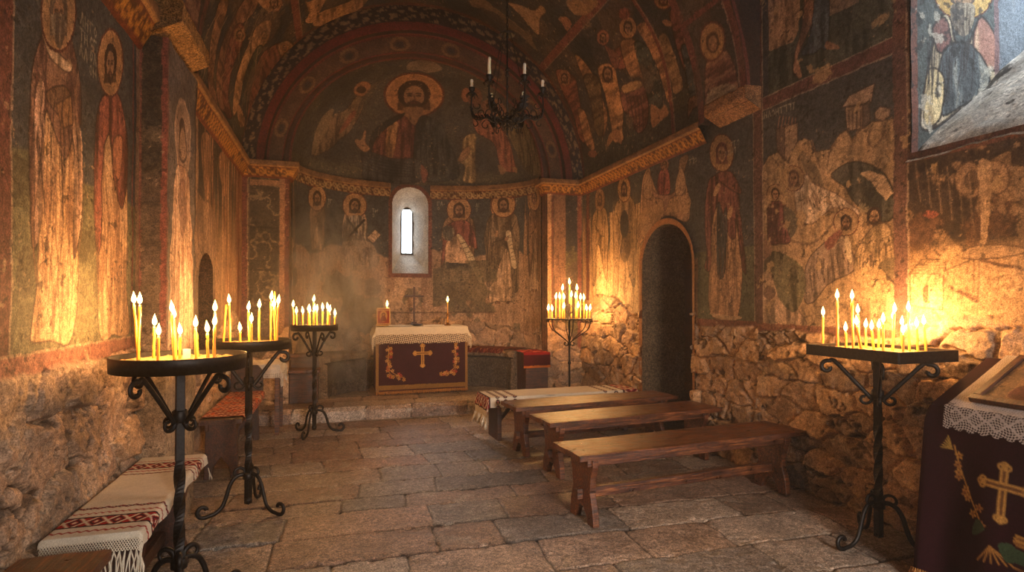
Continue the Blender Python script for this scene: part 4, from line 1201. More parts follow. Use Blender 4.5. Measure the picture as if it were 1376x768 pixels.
def bm_obj(name, bm, mat, parent=None, bevel=0, smooth_=False, sub=0, loc=None):
    me = bpy.data.meshes.new(name)
    bmesh.ops.recalc_face_normals(bm, faces=bm.faces[:])
    bm.to_mesh(me); bm.free()
    me.materials.append(mat)
    if smooth_:
        me.polygons.foreach_set('use_smooth', [True] * len(me.polygons))
    o = link(bpy.data.objects.new(name, me), parent)
    if loc is not None: o.location = loc
    if bevel:
        b = o.modifiers.new('bevel', 'BEVEL'); b.width = bevel; b.segments = 2; b.limit_method = 'ANGLE'
    return o


# outer window frame (iron-grey timber) and its pane
bm = bmesh.new()
xw = XR + WD
for (y0, y1, z0, z1) in ((WY0, WY1, 3.02, 3.10), (WY0, WY0 + .06, 3.05, 4.2), (WY1 - .06, WY1, 3.05, 4.2), (1.88, 1.93, 3.05, 4.2), (WY0, WY1, 3.6, 3.65), (WY0, WY1, 4.12, 4.2)):
    bm_box(bm, xw - .03, xw + .03, y0, y1, z0, z1)
wf = bm_obj('window_1', bm, M['iron'], bevel=.006); structure(wf)
pn = quad_obj('pane', [[(xw, WY0, 3.05), (xw, WY1, 3.05), (xw, WY1, 4.2), (xw, WY0, 4.2)]], M['glass']); pn.parent = wf
quad_obj('wall_right_window_head', [[(XR, WY0, 4.2), (xw, WY0, 4.2), (xw, WY1, 4.2), (XR, WY1, 4.2)], [(xw, WY0, 0), (xw, WY1, 0), (xw, WY1, 3.04), (xw, WY0, 3.04)]], M['fresco'], col=TANW)

# ------------------------------------------------------------------ right wall, nave bay with the doorway ---------
DY0, DY1, DZS, DTOP = 4.83, 5.80, 1.76, 2.20          # doorway: jambs, springing, crown


def arch_pts(y0, y1, z0, zs, ztop, n=20):
    c = (y0 + y1) / 2; w = (y1 - y0) / 2
    P = [(y0, z0), (y0, zs)]
    for k in range(1, n):
        t = PI - PI * k / n
        P.append((c + w * math.cos(t), zs + (ztop - zs) * math.sin(t)))
    P += [(y1, zs), (y1, z0)]
    return P


def in_arch(A, B, y0, y1, z0, zs, ztop):
    c = (y0 + y1) / 2; w = (y1 - y0) / 2
    box = (A > y0) & (A < y1) & (B > z0) & (B <= zs)
    cap = (((A - c) / w) ** 2 + ((B - zs) / (ztop - zs)) ** 2 < 1) & (B > zs)
    return box | cap


cvRN = Canvas(3.90, 7.50, 0.0, 3.06, .0075, base=NIGHT, seed=12, mapper=lambda x, y: hit_x(x, y, XR))
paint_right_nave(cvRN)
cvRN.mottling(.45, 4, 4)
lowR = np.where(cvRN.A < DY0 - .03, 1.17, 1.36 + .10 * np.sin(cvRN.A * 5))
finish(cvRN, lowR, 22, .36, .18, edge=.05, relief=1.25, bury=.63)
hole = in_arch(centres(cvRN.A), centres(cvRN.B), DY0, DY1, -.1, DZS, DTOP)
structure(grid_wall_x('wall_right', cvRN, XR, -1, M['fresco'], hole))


def reveal(name, pts, fn0, fn1, mat, colr, nd=14, seed=1, amp=.012):
    """skin between two outlines"""
    n = len(pts); ts = np.linspace(0, 1, nd)
    P = []
    # refine outline
    R = []
    for i in range(n - 1):
        p, q = pts[i], pts[i + 1]; L = math.hypot(q[0] - p[0], q[1] - p[1]); k = max(1, int(L / .04))
        for j in range(k): R.append((p[0] + (q[0] - p[0]) * j / k, p[1] + (q[1] - p[1]) * j / k))
    R.append(pts[-1]); n = len(R)
    X = np.zeros((nd, n)); Y = np.zeros((nd, n)); Z = np.zeros((nd, n))
    for i, p in enumerate(R):
        a, b = np.array(fn0(p, i / (n - 1))), np.array(fn1(p, i / (n - 1)))
        for j, t in enumerate(ts):
            X[j, i], Y[j, i], Z[j, i] = a * (1 - t) + b * t
    J, I = np.meshgrid(np.arange(n) * .04, ts)
    nz = fbm(J * 6, I * 3, seed, 4) - .5
    nz = nz * np.clip(np.minimum(np.arange(n), n - 1 - np.arange(n)) / 8.0, 0, 1)[None, :]
    X = X + nz * amp; Y = Y + nz * amp; Z = Z + nz * amp * .5
    c = np.ones((nd, n, 3)) * lin(colr) * (.7 + .6 * fbm(J * 9, I * 6, seed + 1, 4))[..., None]
    return structure(grid_surface(name, X, Y, Z, mat, c))


DP = arch_pts(DY0, DY1, -.02, DZS, DTOP)
reveal('door_1_reveal', DP, lambda p, s: (XR - .012, p[0], p[1]), lambda p, s: (XR + .54, p[0], p[1]), M['stone'], (104, 86, 66), seed=5, amp=.045)
# raised plaster moulding around the arch
o = reveal('trim_1', arch_pts(DY0 - .045, DY1 + .045, .0, DZS, DTOP + .05), lambda p, s: (XR - .03, p[0], p[1]),
           lambda p, s: (XR - .02, (DY0 + DY1) / 2 + (p[0] - (DY0 + DY1) / 2) * .90, p[1] if p[1] < DZS else DZS + (p[1] - DZS) * .88), M['fresco'], (140, 92, 58), nd=4, seed=6, amp=.006)
# plank door leaf
bm = bmesh.new()
for k in range(6):
    y0 = DY0 - .04 + k * .175
    bm_box(bm, XR + .545, XR + .59, y0, y0 + .17, 0, 2.24)
dl = bm_obj('door_1', bm, M['dwood'], bevel=.006); structure(dl)
bm = bmesh.new()
for z in (.35, 1.0, 1.75): bm_box(bm, XR + .52, XR + .545, DY0 - .03, DY1 + .03, z, z + .12)
bt = bm_obj('batten', bm, M['dwood'], dl, bevel=.005)
quad_obj('door_1_threshold', [[(XR - .01, DY0, .012), (XR + .56, DY0, .012), (XR + .56, DY1, .012), (XR - .01, DY1, .012)]], M['stone'], col=(96, 82, 66))

# ------------------------------------------------------------------ left wall ------------------------------------
cvLF = Canvas(2.0, 3.78, 0.0, 3.06, .0055, base=NIGHT, seed=13, mapper=lambda x, y: hit_x(x, y, XL))
paint_left_front(cvLF)
cvLF.mottling(.4, 6, 5)
finish(cvLF, np.full(cvLF.A.shape, 1.135), 23, .42, .24, edge=.03, relief=1.2, bury=.48)
structure(grid_wall_x('wall_left_front', cvLF, XL, 1, M['fresco']))
quad_obj('wall_left_rear', [[(XL, 2.01, 0), (XL, -2, 0), (XL, -2, ZT), (XL, 2.01, ZT)], [(XL, 3.96, 3.04), (XL, 2.01, 3.04), (XL, 2.01, ZT), (XL, 3.96, ZT)]], M['fresco'], col=TANW)

NY0, NY1, NZ0, NZS, NZT = 5.22, 5.80, .95, 1.62, 1.80
cvLN = Canvas(4.38, 7.50, 0.0, 3.06, .0085, base=(70, 58, 50), seed=14, mapper=lambda x, y: hit_x(x, y, XL))
paint_left_nave(cvLN)
cvLN.mottling(.45, 7, 4)
finish(cvLN, 1.15 + .12 * np.sin(cvLN.A * 3), 24, .34, .22, edge=.08, relief=1.1)
hole = in_arch(centres(cvLN.A), centres(cvLN.B), NY0, NY1, NZ0, NZS, NZT)
structure(grid_wall_x('wall_left', cvLN, XL, 1, M['fresco'], hole))
NP = arch_pts(NY0, NY1, NZ0, NZS, NZT); NP.append(NP[0])
reveal('wall_left_niche', NP, lambda p, s: (XL + .004, 5.51 + (p[0] - 5.51) * 1.04, 1.37 + (p[1] - 1.37) * 1.02), lambda p, s: (XL - .30, p[0], p[1]), M['stone'], (96, 66, 46), seed=7)
quad_obj('wall_left_niche_back', [[(XL - .30, NY0 - .02, NZ0 - .02), (XL - .30, NY1 + .02, NZ0 - .02), (XL - .30, NY1 + .02, NZT + .02), (XL - .30, NY0 - .02, NZT + .02)]], M['stone'], col=(84, 58, 42))

# pilaster
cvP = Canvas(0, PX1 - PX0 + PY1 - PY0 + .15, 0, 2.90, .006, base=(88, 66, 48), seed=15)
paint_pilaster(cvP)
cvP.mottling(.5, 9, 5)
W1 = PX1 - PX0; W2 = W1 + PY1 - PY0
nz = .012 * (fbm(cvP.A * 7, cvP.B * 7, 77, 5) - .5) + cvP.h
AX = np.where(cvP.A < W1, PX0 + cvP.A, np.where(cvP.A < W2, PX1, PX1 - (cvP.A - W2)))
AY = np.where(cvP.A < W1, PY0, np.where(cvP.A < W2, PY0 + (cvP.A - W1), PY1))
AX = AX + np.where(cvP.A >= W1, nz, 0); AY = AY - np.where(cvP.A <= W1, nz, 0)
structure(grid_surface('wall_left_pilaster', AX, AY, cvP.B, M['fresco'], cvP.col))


def stone_block(name, x0, x1, y0, y1, z0, z1, taper, side, col, seed):
    """impost: upright top band, lower edge chamfered back to the wall"""
    n = 40
    prof = [(0, z0 - .02), (taper * .35, z0), (1.0, z0 + (z1 - z0) * .42), (1.0, z1 - .01), (.97, z1), (0, z1)]
    prof = [p for i in range(len(prof) - 1) for p in [tuple(np.array(prof[i]) * (1 - t) + np.array(prof[i + 1]) * t) for t in np.linspace(0, 1, 7)[:-1]]] + [prof[-1]]
    ys = np.linspace(y0, y1, n)
    X = np.zeros((n, len(prof))); Y = X.copy(); Z = X.copy()
    for i, y in enumerate(ys):
        for j, (s, z) in enumerate(prof):
            X[i, j] = x0 + (x1 - x0) * s; Y[i, j] = y; Z[i, j] = z
    nzz = fbm(Y * 8 + X * 5, Z * 8 + X * 7, seed, 5) - .5
    X2 = X + side * nzz * .03; Z2 = Z + nzz * .012
    V = np.stack([X2, Y, Z2], -1).reshape(-1, 3); idx = np.arange(n * len(prof)).reshape(n, -1)
    q = np.stack([idx[:-1, :-1], idx[:-1, 1:], idx[1:, 1:], idx[1:, :-1]], -1).reshape(-1, 4)
    k = len(prof); extra = []
    for row, yy in ((0, y0), (n - 1, y1)):   # end caps as strips to the wall line
        for j in range(k - 1):
            V = np.vstack([V, [[x0, yy, V[idx[row, j]][2]], [x0, yy, V[idx[row, j + 1]][2]]]])
            extra.append([idx[row, j], idx[row, j + 1], len(V) - 1, len(V) - 2])
    q = np.vstack([q, np.array(extra)])
    c = np.ones((len(V), 3)) * lin(col) * (.75 + .5 * fbm(V[:, 1] * 9, V[:, 2] * 9, seed + 2, 4))[:, None]
    return structure(mesh_np(name, V, q, M['stone'], c, smooth_=False))


stone_block('trim_2', PX0 + .02, -.835, 3.68, 4.36, 2.90, 3.10, .6, 1, (150, 112, 70), 5)
stone_block('trim_3', XR, 3.13, 3.89, 4.42, 2.95, 3.13, .4, -1, (142, 104, 74), 6)

# ------------------------------------------------------------------ vaults ---------------------------------------
def arc_surface(name, cv, r_of, mat, zc=ZS, flip=False):
    th = cv.A / RV
    r = RV if r_of is None else r_of
    rr = r - cv.h
    return structure(grid_surface(name, XC + rr * np.sin(th), cv.B, zc + rr * np.cos(th), mat, cv.col, flip=flip))


HA = PI / 2 * RV
cvV = Canvas(-HA, HA, YA1 - .02, YE + .01, .0115, base=(56, 54, 54), seed=16, mapper=lambda x, y: hit_vault(x, y, RV))
paint_vault(cvV)
cvV.mottling(.45, 10, 3)
cvV.h = cvV.h + .012 * (fbm(cvV.A * 3, cvV.B * 3, 41, 4) - .5)
arc_surface('ceiling', cvV, RV, M['fresco'])
cvT = Canvas(-HA, HA, YA0, YA1 + .01, .012, base=(60, 54, 50), seed=17, mapper=lambda x, y: hit_vault(x, y, RT))
paint_rib(cvT)
cvT.mottling(.45, 11, 3)
arc_surface('ceiling_transverse_arch', cvT, RT, M['fresco'])
# face of the transverse arch towards the near bay
n = 80; th = np.linspace(-PI / 2, PI / 2, n); ts = np.linspace(0, 1, 20)
X = np.zeros((20, n)); Z = X.copy()
for i, t in enumerate(th):
    ix, iz = XC + RT * math.sin(t), ZS + RT * math.cos(t)
    s, c = math.sin(t), math.cos(t)
    k = min((XR - XC) / max(abs(s), 1e-6), (ZT - ZS) / max(c, 1e-6))
    ox, oz = XC + k * s, ZS + k * c
    X[:, i] = ix * (1 - ts) + ox * ts; Z[:, i] = iz * (1 - ts) + oz * ts
d = np.hypot(X - XC, Z - ZS) - RT
c = np.ones(X.shape + (3,)) * lin((58, 44, 36)) * (.6 + .8 * fbm(X * 6, Z * 6, 90, 4))[..., None]
c = np.where(((d < .035) & (d > .0))[..., None], lin((104, 60, 50)), c)
structure(grid_surface('wall_arch_face', X, np.full(X.shape, YA0), Z, M['fresco'], c))
quad_obj('ceiling_front', [[(XL, -2, ZT), (XR, -2, ZT), (XR, YA0, ZT), (XL, YA0, ZT)]], M['fresco'], col=(80, 66, 54))
V = [(XC + r * math.sin(t), YA1, ZS + r * math.cos(t)) for t in th for r in (RT, RV)]
structure(mesh_np('ceiling_arch_back', V, [[2 * i, 2 * i + 1, 2 * i + 3, 2 * i + 2] for i in range(n - 1)], M['fresco'], np.ones((len(V), 3)) * lin((70, 54, 42))))
# unseen wall behind the viewer, its opening added for the fill lamp
# unseen shell added to stop sky leaking through seams, open for windows and fill
def pierced(name, fix, val, u0, u1, hu0, hu1, hz0, hz1, zt=5.9):
    P = (lambda u, z: (val, u, z)) if fix == 'x' else (lambda u, z: (u, val, z))
    q = [[P(u0, -.1), P(hu0, -.1), P(hu0, zt), P(u0, zt)], [P(hu1, -.1), P(u1, -.1), P(u1, zt), P(hu1, zt)], [P(hu0, -.1), P(hu1, -.1), P(hu1, hz0), P(hu0, hz0)], [P(hu0, hz1), P(hu1, hz1), P(hu1, zt), P(hu0, zt)]]
    return quad_obj(name, q, M['stone'], col=(96, 84, 70))


XO0, XO1, YO0, YO1 = -1.9, XR + WD + .03, -2.05, 9.28
pierced('leak_shell_right', 'x', XO1, YO0, YO1, WY0, WY1, 3.05, 4.14)
pierced('leak_shell_left', 'x', XO0, YO0, YO1, 0, .01, 0, .01)
pierced('leak_shell_back', 'y', YO0, XO0, XO1, .9, 2.3, 0, 2.5)
pierced('leak_shell_east', 'y', YO1, XO0, XO1, .80, 1.40, 1.95, 3.0)
quad_obj('ground', [[(XO0 - .5, YO0 - 3, -.1), (XO1 + .5, YO0 - 3, -.1), (XO1 + .5, YO1 + .5, -.1), (XO0 - .5, YO1 + .5, -.1)]], M['stone'], col=(96, 90, 80))  # added under the shell to close the light leak below the floor
quad_obj('door_1_leak_cover', [[(XR + .60, DY0 - .4, 0), (XR + .60, DY1 + .4, 0), (XR + .60, DY1 + .4, 2.6), (XR + .60, DY0 - .4, 2.6)]], M['stone'], col=(50, 40, 34))  # added dark sheet behind the leaf, blocks a bright sliver at its edge
quad_obj('leak_shell_roof', [[(XO0, YO0, 5.9), (XO1, YO0, 5.9), (XO1, YO1, 5.9), (XO0, YO1, 5.9)]], M['stone'], col=(90, 70, 60))  # top of the added shell, keeps stray sky light out
quad_obj('wall_back', [[(XL, -2, 0), (.9, -2, 0), (.9, -2, ZT), (XL, -2, ZT)], [(2.3, -2, 0), (XR, -2, 0), (XR, -2, ZT), (2.3, -2, ZT)],
                       [(.9, -2, 2.5), (2.3, -2, 2.5), (2.3, -2, ZT), (.9, -2, ZT)]], M['fresco'], col=TANW)

# ------------------------------------------------------------------ east face: pilasters, stepped arch, conch ------
def east_strip(name, x0, x1, painter, seed):
    cv = Canvas(x0, x1, 0, 3.02, .008, base=(90, 70, 52), seed=seed, mapper=lambda x, y: hit_y(x, y, YE))
    painter(cv)
    cv.mottling(.5, seed, 5)
    finish(cv, np.full(cv.A.shape, .9) + .2 * np.sin(cv.A * 9), seed + 40, .3, .2, edge=.1, relief=.8)
    cv.col *= 1
    return structure(grid_surface(name, cv.A, YE - cv.h, cv.B, M['fresco'], cv.col))


east_strip('wall_east_left_pilaster', XL - .01, XC - RA, paint_east_left, 61)
east_strip('wall_east_right_pilaster', XC + RA, XR + .01, paint_east_right, 62)
for nm, xx, fl in (('wall_east_left_jamb', XC - RA, False), ('wall_east_right_jamb', XC + RA, True)):
    cv = Canvas(YE - .01, YAP + .01, 0, 3.02, .012, base=(130, 84, 54), seed=63)
    cv.rect(YE, YE + .03, 0, 3.1, RED); cv.rect(YE + .10, YE + .12, 0, 3.1, (60, 40, 34))
    cv.mottling(.6, 12, 6)
    structure(grid_surface(nm, np.full(cv.A.shape, xx) + .006 * fbm(cv.A * 9, cv.B * 9, 3), cv.A, cv.B, M['fresco'], cv.col))

rings = [(RV, RV, ZS, YE), (2.03, 1.98, 3.0, YE), (1.94, 1.86, 3.02, YE + .02), (1.92, 1.84, 3.02, YE + .10), (1.82, 1.68, 3.04, YE + .11), (1.74, 1.58, 3.05, YE + .13), (1.73, 1.56, 3.05, YAP - .02), (RA, RAZ, ZC, YAP)]
sub = []
for i in range(len(rings) - 1):
    for t in np.linspace(0, 1, 12)[:-1]:
        sub.append(tuple(np.array(rings[i]) * (1 - t) + np.array(rings[i + 1]) * t) + (i, t))
sub.append(rings[-1] + (6, 1.0))
nt_ = 420
th = np.linspace(-PI / 2, PI / 2, nt_)
X = np.array([[XC + s[0] * math.sin(t) for t in th] for s in sub]); Z = np.array([[s[2] + s[1] * math.cos(t) for t in th] for s in sub])
Y = np.array([[s[3]] * nt_ for s in sub])
II = np.array([[s[4] + s[5]] * nt_ for s in sub]); TH = np.array([th] * len(sub)) * 2.0
n1 = fbm(TH * 9, II * 1.2, 101, 4); n2 = fbm(TH * 26, II * 5, 102, 4); leaf = np.abs(np.sin(TH * 17 + np.sin(II * 7) * 1.4) * np.cos(II * 6 + TH * 9))
c = np.ones(X.shape + (3,)) * lin((50, 40, 36))
c = np.where(((II < 1.0))[..., None] & ((leaf > .45) & (n2 > .42))[..., None], lin((122, 98, 70)), c)
c = np.where(((II > 1.0) & (II < 2.1))[..., None], lin((92, 38, 32)), c)
med = np.abs(((TH * 2.2) % 1) - .5)
c = np.where(((II > 3) & (II < 5))[..., None], lin((86, 62, 46)), c)
rr = np.hypot((((TH * 1.35) % 1) - .5) * 1.55, (II - 4) / 2.6)
c = np.where(((rr < .30) & (rr > .20))[..., None], lin((116, 86, 58)), c)
c = np.where((rr < .13)[..., None], lin((60, 52, 48)), c)
c = np.where((((II > 2.85) & (II < 3.25)) | ((II > 4.85) & (II < 5.2)) | (II > 6.7))[..., None], lin((98, 50, 40)), c)
c = np.where(((II > 5.2) & (II < 6.7))[..., None], lin((64, 46, 40)), c)
c = c * (.55 + .9 * n1)[..., None]
structure(grid_surface('wall_east_arch', X, Y - .006 * n2, Z, M['fresco'], c))

cvC = Canvas(-PI / 2 * RA, PI / 2 * RA, 0, PI / 2 * RA, .009, base=(66, 64, 62), seed=18, mapper=hit_conch)
paint_conch(cvC)
cvC.mottling(.45, 13, 3)
rho = np.linspace(.002, PI / 2, 230); psi = np.linspace(0, PI, 460)
PS, RH = np.meshgrid(psi, rho)
cc = cvC.sample(RH * np.cos(PS) * RA, RH * np.sin(PS) * RA)
structure(grid_surface('ceiling_conch', XC + RA * np.sin(RH) * np.cos(PS), YAP + RAY * np.cos(RH), ZC + RAZ * np.sin(RH) * np.sin(PS), M['fresco'], cc, flip=True))

AWC, AWW, AZ0, AZ1, AZS = None, .27, 1.80, 3.09, 2.83          # apse window outline
cvA = Canvas(-PI / 2 * RA, PI / 2 * RA, 0, ZC + .01, .0085, base=NIGHT, seed=19, mapper=hit_apse)
AWC = hit_apse(551, 320)[0]
paint_apse(cvA)
cvA.mottling(.45, 14, 4)
finish(cvA, 1.02 + .1 * np.sin(cvA.A * 2.4), 25, .34, .24, edge=.10, relief=.7)
ph = cvA.A / RA
hole = in_arch(centres(cvA.A), centres(cvA.B), AWC - AWW, AWC + AWW, AZ0, AZS, AZ1)
structure(grid_surface('wall_apse', XC + (RA - cvA.h) * np.sin(ph), YAP + (RAY - cvA.h) * np.cos(ph), cvA.B, M['fresco'], cvA.col, hole))


def apse_pt(a, z, off=0.0):
    p = a / RA
    return (XC + (RA - off) * math.sin(p), YAP + (RAY - off) * math.cos(p), z)


AP = arch_pts(AWC - AWW, AWC + AWW, AZ0, AZS, AZ1); AP.append(AP[0])
wx, wy = apse_pt(AWC, 0)[0], apse_pt(AWC, 0)[1]
SW, SZ0, SZ1 = .09, 2.12, 2.84          # the slit itself


def slit(p, s=0):
    a = (p[0] - AWC) / AWW
    z = SZ0 + (p[1] - AZ0) / (AZ1 - AZ0) * (SZ1 - SZ0)
    return (wx + a * SW, wy + .42, z)


reveal('window_2_reveal', AP, lambda p, s: apse_pt(AWC + (p[0] - AWC) * 1.05, 2.4 + (p[1] - 2.4) * 1.02, .004), slit, M['fresco'], (196, 192, 182), nd=20, seed=9, amp=.02)
bm = bmesh.new()
for (x0, x1, z0, z1) in ((-SW - .03, -SW + .012, SZ0 - .05, SZ1 + .03), (SW - .012, SW + .03, SZ0 - .05, SZ1 + .03), (-SW, SW, SZ0 - .05, SZ0 + .015), (-SW, SW, SZ1 - .02, SZ1 + .03)):
    bm_box(bm, wx + x0, wx + x1, wy + .40, wy + .44, z0, z1)
w2 = bm_obj('window_2', bm, M['iron'], bevel=.004); structure(w2)
pn = quad_obj('pane', [[(wx - SW, wy + .425, SZ0), (wx + SW, wy + .425, SZ0), (wx + SW, wy + .425, SZ1), (wx - SW, wy + .425, SZ1)]], M['glass']); pn.parent = w2


# ------------------------------------------------------------------ cornices with painted scrollwork ---------------
def cornice(name, path, z0, hgt, out, seed, gold=(168, 116, 52), open_=True):
    prof = [(0, 0), (.18, .03), (.25, .08), (.80, .62), (.86, .66), (1, .70), (1, .97), (.96, 1.0), (0, 1.0)]
    pr = []
    for i in range(len(prof) - 1):
        for t in np.linspace(0, 1, 7)[:-1]: pr.append(np.array(prof[i]) * (1 - t) + np.array(prof[i + 1]) * t)
    pr.append(np.array(prof[-1])); pr = np.array(pr)
    P = [np.array(p, float) for p in path]
    # normals at path points (towards the room)
    pts = []; S = 0
    for i in range(len(P) - 1):
        L = np.linalg.norm(P[i + 1][:2] - P[i][:2]); k = max(1, int(L / .012))
        for j in range(k + (i == len(P) - 2)):
            pts.append((P[i] + (P[i + 1] - P[i]) * j / k, i, S + L * j / k))
        S += L
    nrm = []
    for i in range(len(P) - 1):
        t = P[i + 1][:2] - P[i][:2]; t /= np.linalg.norm(t); nrm.append(np.array([t[1], -t[0]]))
    n = len(pts); X = np.zeros((n, len(pr))); Y = X.copy(); Z = X.copy(); SS = X.copy(); VV = X.copy()
    for r, (p, i, s) in enumerate(pts):
        nn = nrm[i]
        if i > 0 and np.allclose(p[:2], P[i][:2]):
            b = nrm[i - 1] + nrm[i]; nn = b / np.dot(b, nrm[i])
        X[r] = p[0] + nn[0] * out * pr[:, 0]; Y[r] = p[1] + nn[1] * out * pr[:, 0]; Z[r] = z0 + hgt * pr[:, 1]
        SS[r] = s; VV[r] = pr[:, 1]
    g = np.arange(len(pr))[None, :] / (len(pr) - 1.0)
    G = np.repeat(g, n, 0)
    w = SS / (hgt * .62) * 2 * PI
    v = (VV - .35) / .27
    pp = SS / (hgt * .42); cxx = (pp % 1 - .5) * 1.25
    vine = (np.abs(np.hypot(cxx, v * .62) - .46) < .11) | (np.hypot(cxx, v * .62) < .17)
    curl = (np.abs(cxx) > .52) & (np.abs(v) < .35) if True else np.abs(np.hypot(((SS / (hgt * .31)) % 1 - .5) * 1.5, v * .8) - .42) < .13
    zone = (VV > .10) & (VV < .62)
    zn = fbm(SS * 18, VV * 4, seed, 4)
    c = np.ones(X.shape + (3,)) * lin((100, 50, 34))
    c = np.where(zone[..., None], lin((84, 48, 28)), c)
    c = np.where((zone & (vine | curl) & (zn > .32))[..., None], lin(gold), c)
    c = np.where(((VV > .62) & (VV < .68))[..., None], lin((150, 112, 70)), c)
    c = np.where((VV >= .68)[..., None], lin((126, 92, 64)), c)
    c = c * (.35 + zn)[..., None]
    nz = .010 * (fbm(SS * 6, VV * 3, seed + 4, 4) - .5)
    return structure(grid_surface(name, X + nz, Y + nz, Z + nz * .6, M['fresco'], c, flip=True))


xa, xb = XC - RA, XC + RA
cornice('trim_4', [(XL, 4.44), (XL, YE), (xa, YE), (xa, YAP)], 2.85, .20, .11, 3)
cornice('trim_5', [(xb, YAP), (xb, YE), (XR, YE), (XR, 4.60)], 2.85, .20, .11, 4)
cornice('trim_6', [(XL, 2.0), (XL, 3.70)], 2.80, .24, .12, 5)
for nm, a0, a1 in (('trim_7', -PI / 2 * RA, AWC - AWW - .03), ('trim_8', AWC + AWW + .03, PI / 2 * RA)):
    cornice(nm, [apse_pt(a, 0)[:2] for a in np.linspace(a0, a1, 34)], 2.91, .22, .045, 6, gold=(160, 132, 92))


# ------------------------------------------------------------------ floor ----------------------------------------
def flags(A, B, seed, rows, wmin, wmax, tilt=0.0):
    """coursed slabs: returns relief, colour; courses run along A"""
    rnd = random.Random(seed)
    Bw = B + .022 * (fbm(A * 2.2, B * 2.2, seed, 3) - .5) * 2 + .006 * (fbm(A * 16, B * 16, seed + 1, 3) - .5) * 2 + tilt * A
    Aw = A + .020 * (fbm(A * 2.5, B * 2.5, seed + 2, 3) - .5) * 2 + .006 * (fbm(A * 16, B * 16, seed + 3, 3) - .5) * 2
    edges = [Bw.min() - .1]
    while edges[-1] < Bw.max() + .1: edges.append(edges[-1] + rnd.uniform(*rows))
    d = np.full(A.shape, 9.0); cid = np.zeros(A.shape); ca = A.copy(); cb = B.copy()
    for r in range(len(edges) - 1):
        m = (Bw >= edges[r]) & (Bw < edges[r + 1])
        if not m.any(): continue
        xs = [A.min() - rnd.uniform(.1, .7)]
        while xs[-1] < A.max() + .2: xs.append(xs[-1] + rnd.uniform(wmin, wmax))
        xs = np.array(xs)
        sk = rnd.uniform(-.12, .12)
        aa = Aw[m] + sk * (Bw[m] - edges[r])
        k = np.clip(np.searchsorted(xs, aa) - 1, 0, len(xs) - 2)
        db = np.minimum(Bw[m] - edges[r], edges[r + 1] - Bw[m]); da = np.minimum(aa - xs[k], xs[k + 1] - aa)
        # rounded corners
        dd = np.minimum(db, da) - .005 * sstep(.05, 0, np.hypot(db, da))
        d[m] = dd
        cid[m] = np.modf(np.sin((r * 91.7 + k * 37.3 + seed) * 12.9898) * 43758.5)[0] % 1.0
        ca[m] = aa - (xs[k] + xs[k + 1]) / 2; cb[m] = Bw[m] - (edges[r] + edges[r + 1]) / 2
    prof = sstep(.001, .010, d)
    t2 = np.modf(cid * 57.7)[0]; t3 = np.modf(cid * 231.1)[0]
    fine = fbm(A * 22, B * 22, seed + 9, 5, .6); med = fbm(A * 5, B * 5, seed + 10, 4)
    h = -.010 * (1 - prof) + .007 * (cid - .5) + .012 * (t2 - .5) * ca + .014 * (t3 - .5) * cb + .006 * (fine - .5) + .010 * (med - .5)
    chip = sstep(.64, .70, fbm(A * 9, B * 9, seed + 12, 4)) * sstep(.09, .02, d)
    h -= .008 * chip
    c1, c2, c3, c4 = lin((150, 126, 108)), lin((168, 150, 134)), lin((142, 114, 96)), lin((130, 118, 108))
    t = cid[..., None]
    col = np.where(t < .3, c1, np.where(t < .55, c2, np.where(t < .8, c3, c4)))
    col = col * (.5 + 1.0 * fine[..., None]) * (.7 + .6 * med[..., None]) * (.8 + .4 * t2[..., None])
    g = (1 - sstep(.002, .008, d))[..., None]
    col = col * (1 - g) + lin((40, 30, 24)) * g
    pale = (sstep(.54, .70, fbm(A * 12, B * 12, seed + 14, 4, .65)) * sstep(.45, .6, fbm(A * 1.1, B * 1.1, seed + 15, 2)))[..., None] * .45
    col = col * (1 - pale) + lin((176, 166, 152)) * pale
    return h, col, ca, cb, cid


cvF = Canvas(XL - .06, XR + .06, 1.9, 7.05, .0092, seed=20)
hF, cF, *_ = flags(cvF.A, cvF.B, 5, (.26, .40), .38, .92, tilt=.02)
structure(grid_surface('floor', cvF.A, cvF.B, hF, M['floor'], cF))
quad_obj('floor_rear', [[(XL - .05, -2, -.004), (XR + .05, -2, -.004), (XR + .05, 1.91, -.004), (XL - .05, 1.91, -.004)]], M['floor'], col=(110, 88, 68))
# raised apse floor with its worn stone step
cvG = Canvas(XL - .04, XR + .04, 0, 2.05, .013, seed=21)
hG, cG, *_ = flags(cvG.A, cvG.B, 9, (.30, .42), .5, 1.0)
k = .07
Yg = np.where(cvG.B < .16, 7.0 + .0 * cvG.B, 7.0 + (cvG.B - .16))
Zg = np.where(cvG.B < .16, cvG.B, STEP)
rd = sstep(.05, 0, np.abs(cvG.B - .16)) * .022
Yg = Yg + rd + .02 * (fbm(cvG.A * 2, cvG.A * 0, 3, 3) - .5) - np.where(cvG.B < .16, hG * 1.5 + .03 * (fbm(cvG.A * 5, cvG.B * 5, 6, 4) - .5), 0)
Zg = Zg - rd + np.where(cvG.B >= .16, hG, 0)
structure(grid_surface('floor_apse', cvG.A, Yg, Zg, M['floor'], cG * 1.1))


# ================================================================== IRONWORK AND CANDLES
def cam_xy(px, D):
    """ground point at camera depth D seen in column px"""
    u = (px - 688.0) / FPX
    return (D * (u * math.cos(YAW) + math.sin(YAW)), D * (math.cos(YAW) - u * math.sin(YAW)))


def cam_z(py, D): return CAM[2] + (403.0 - py) / FPX * D


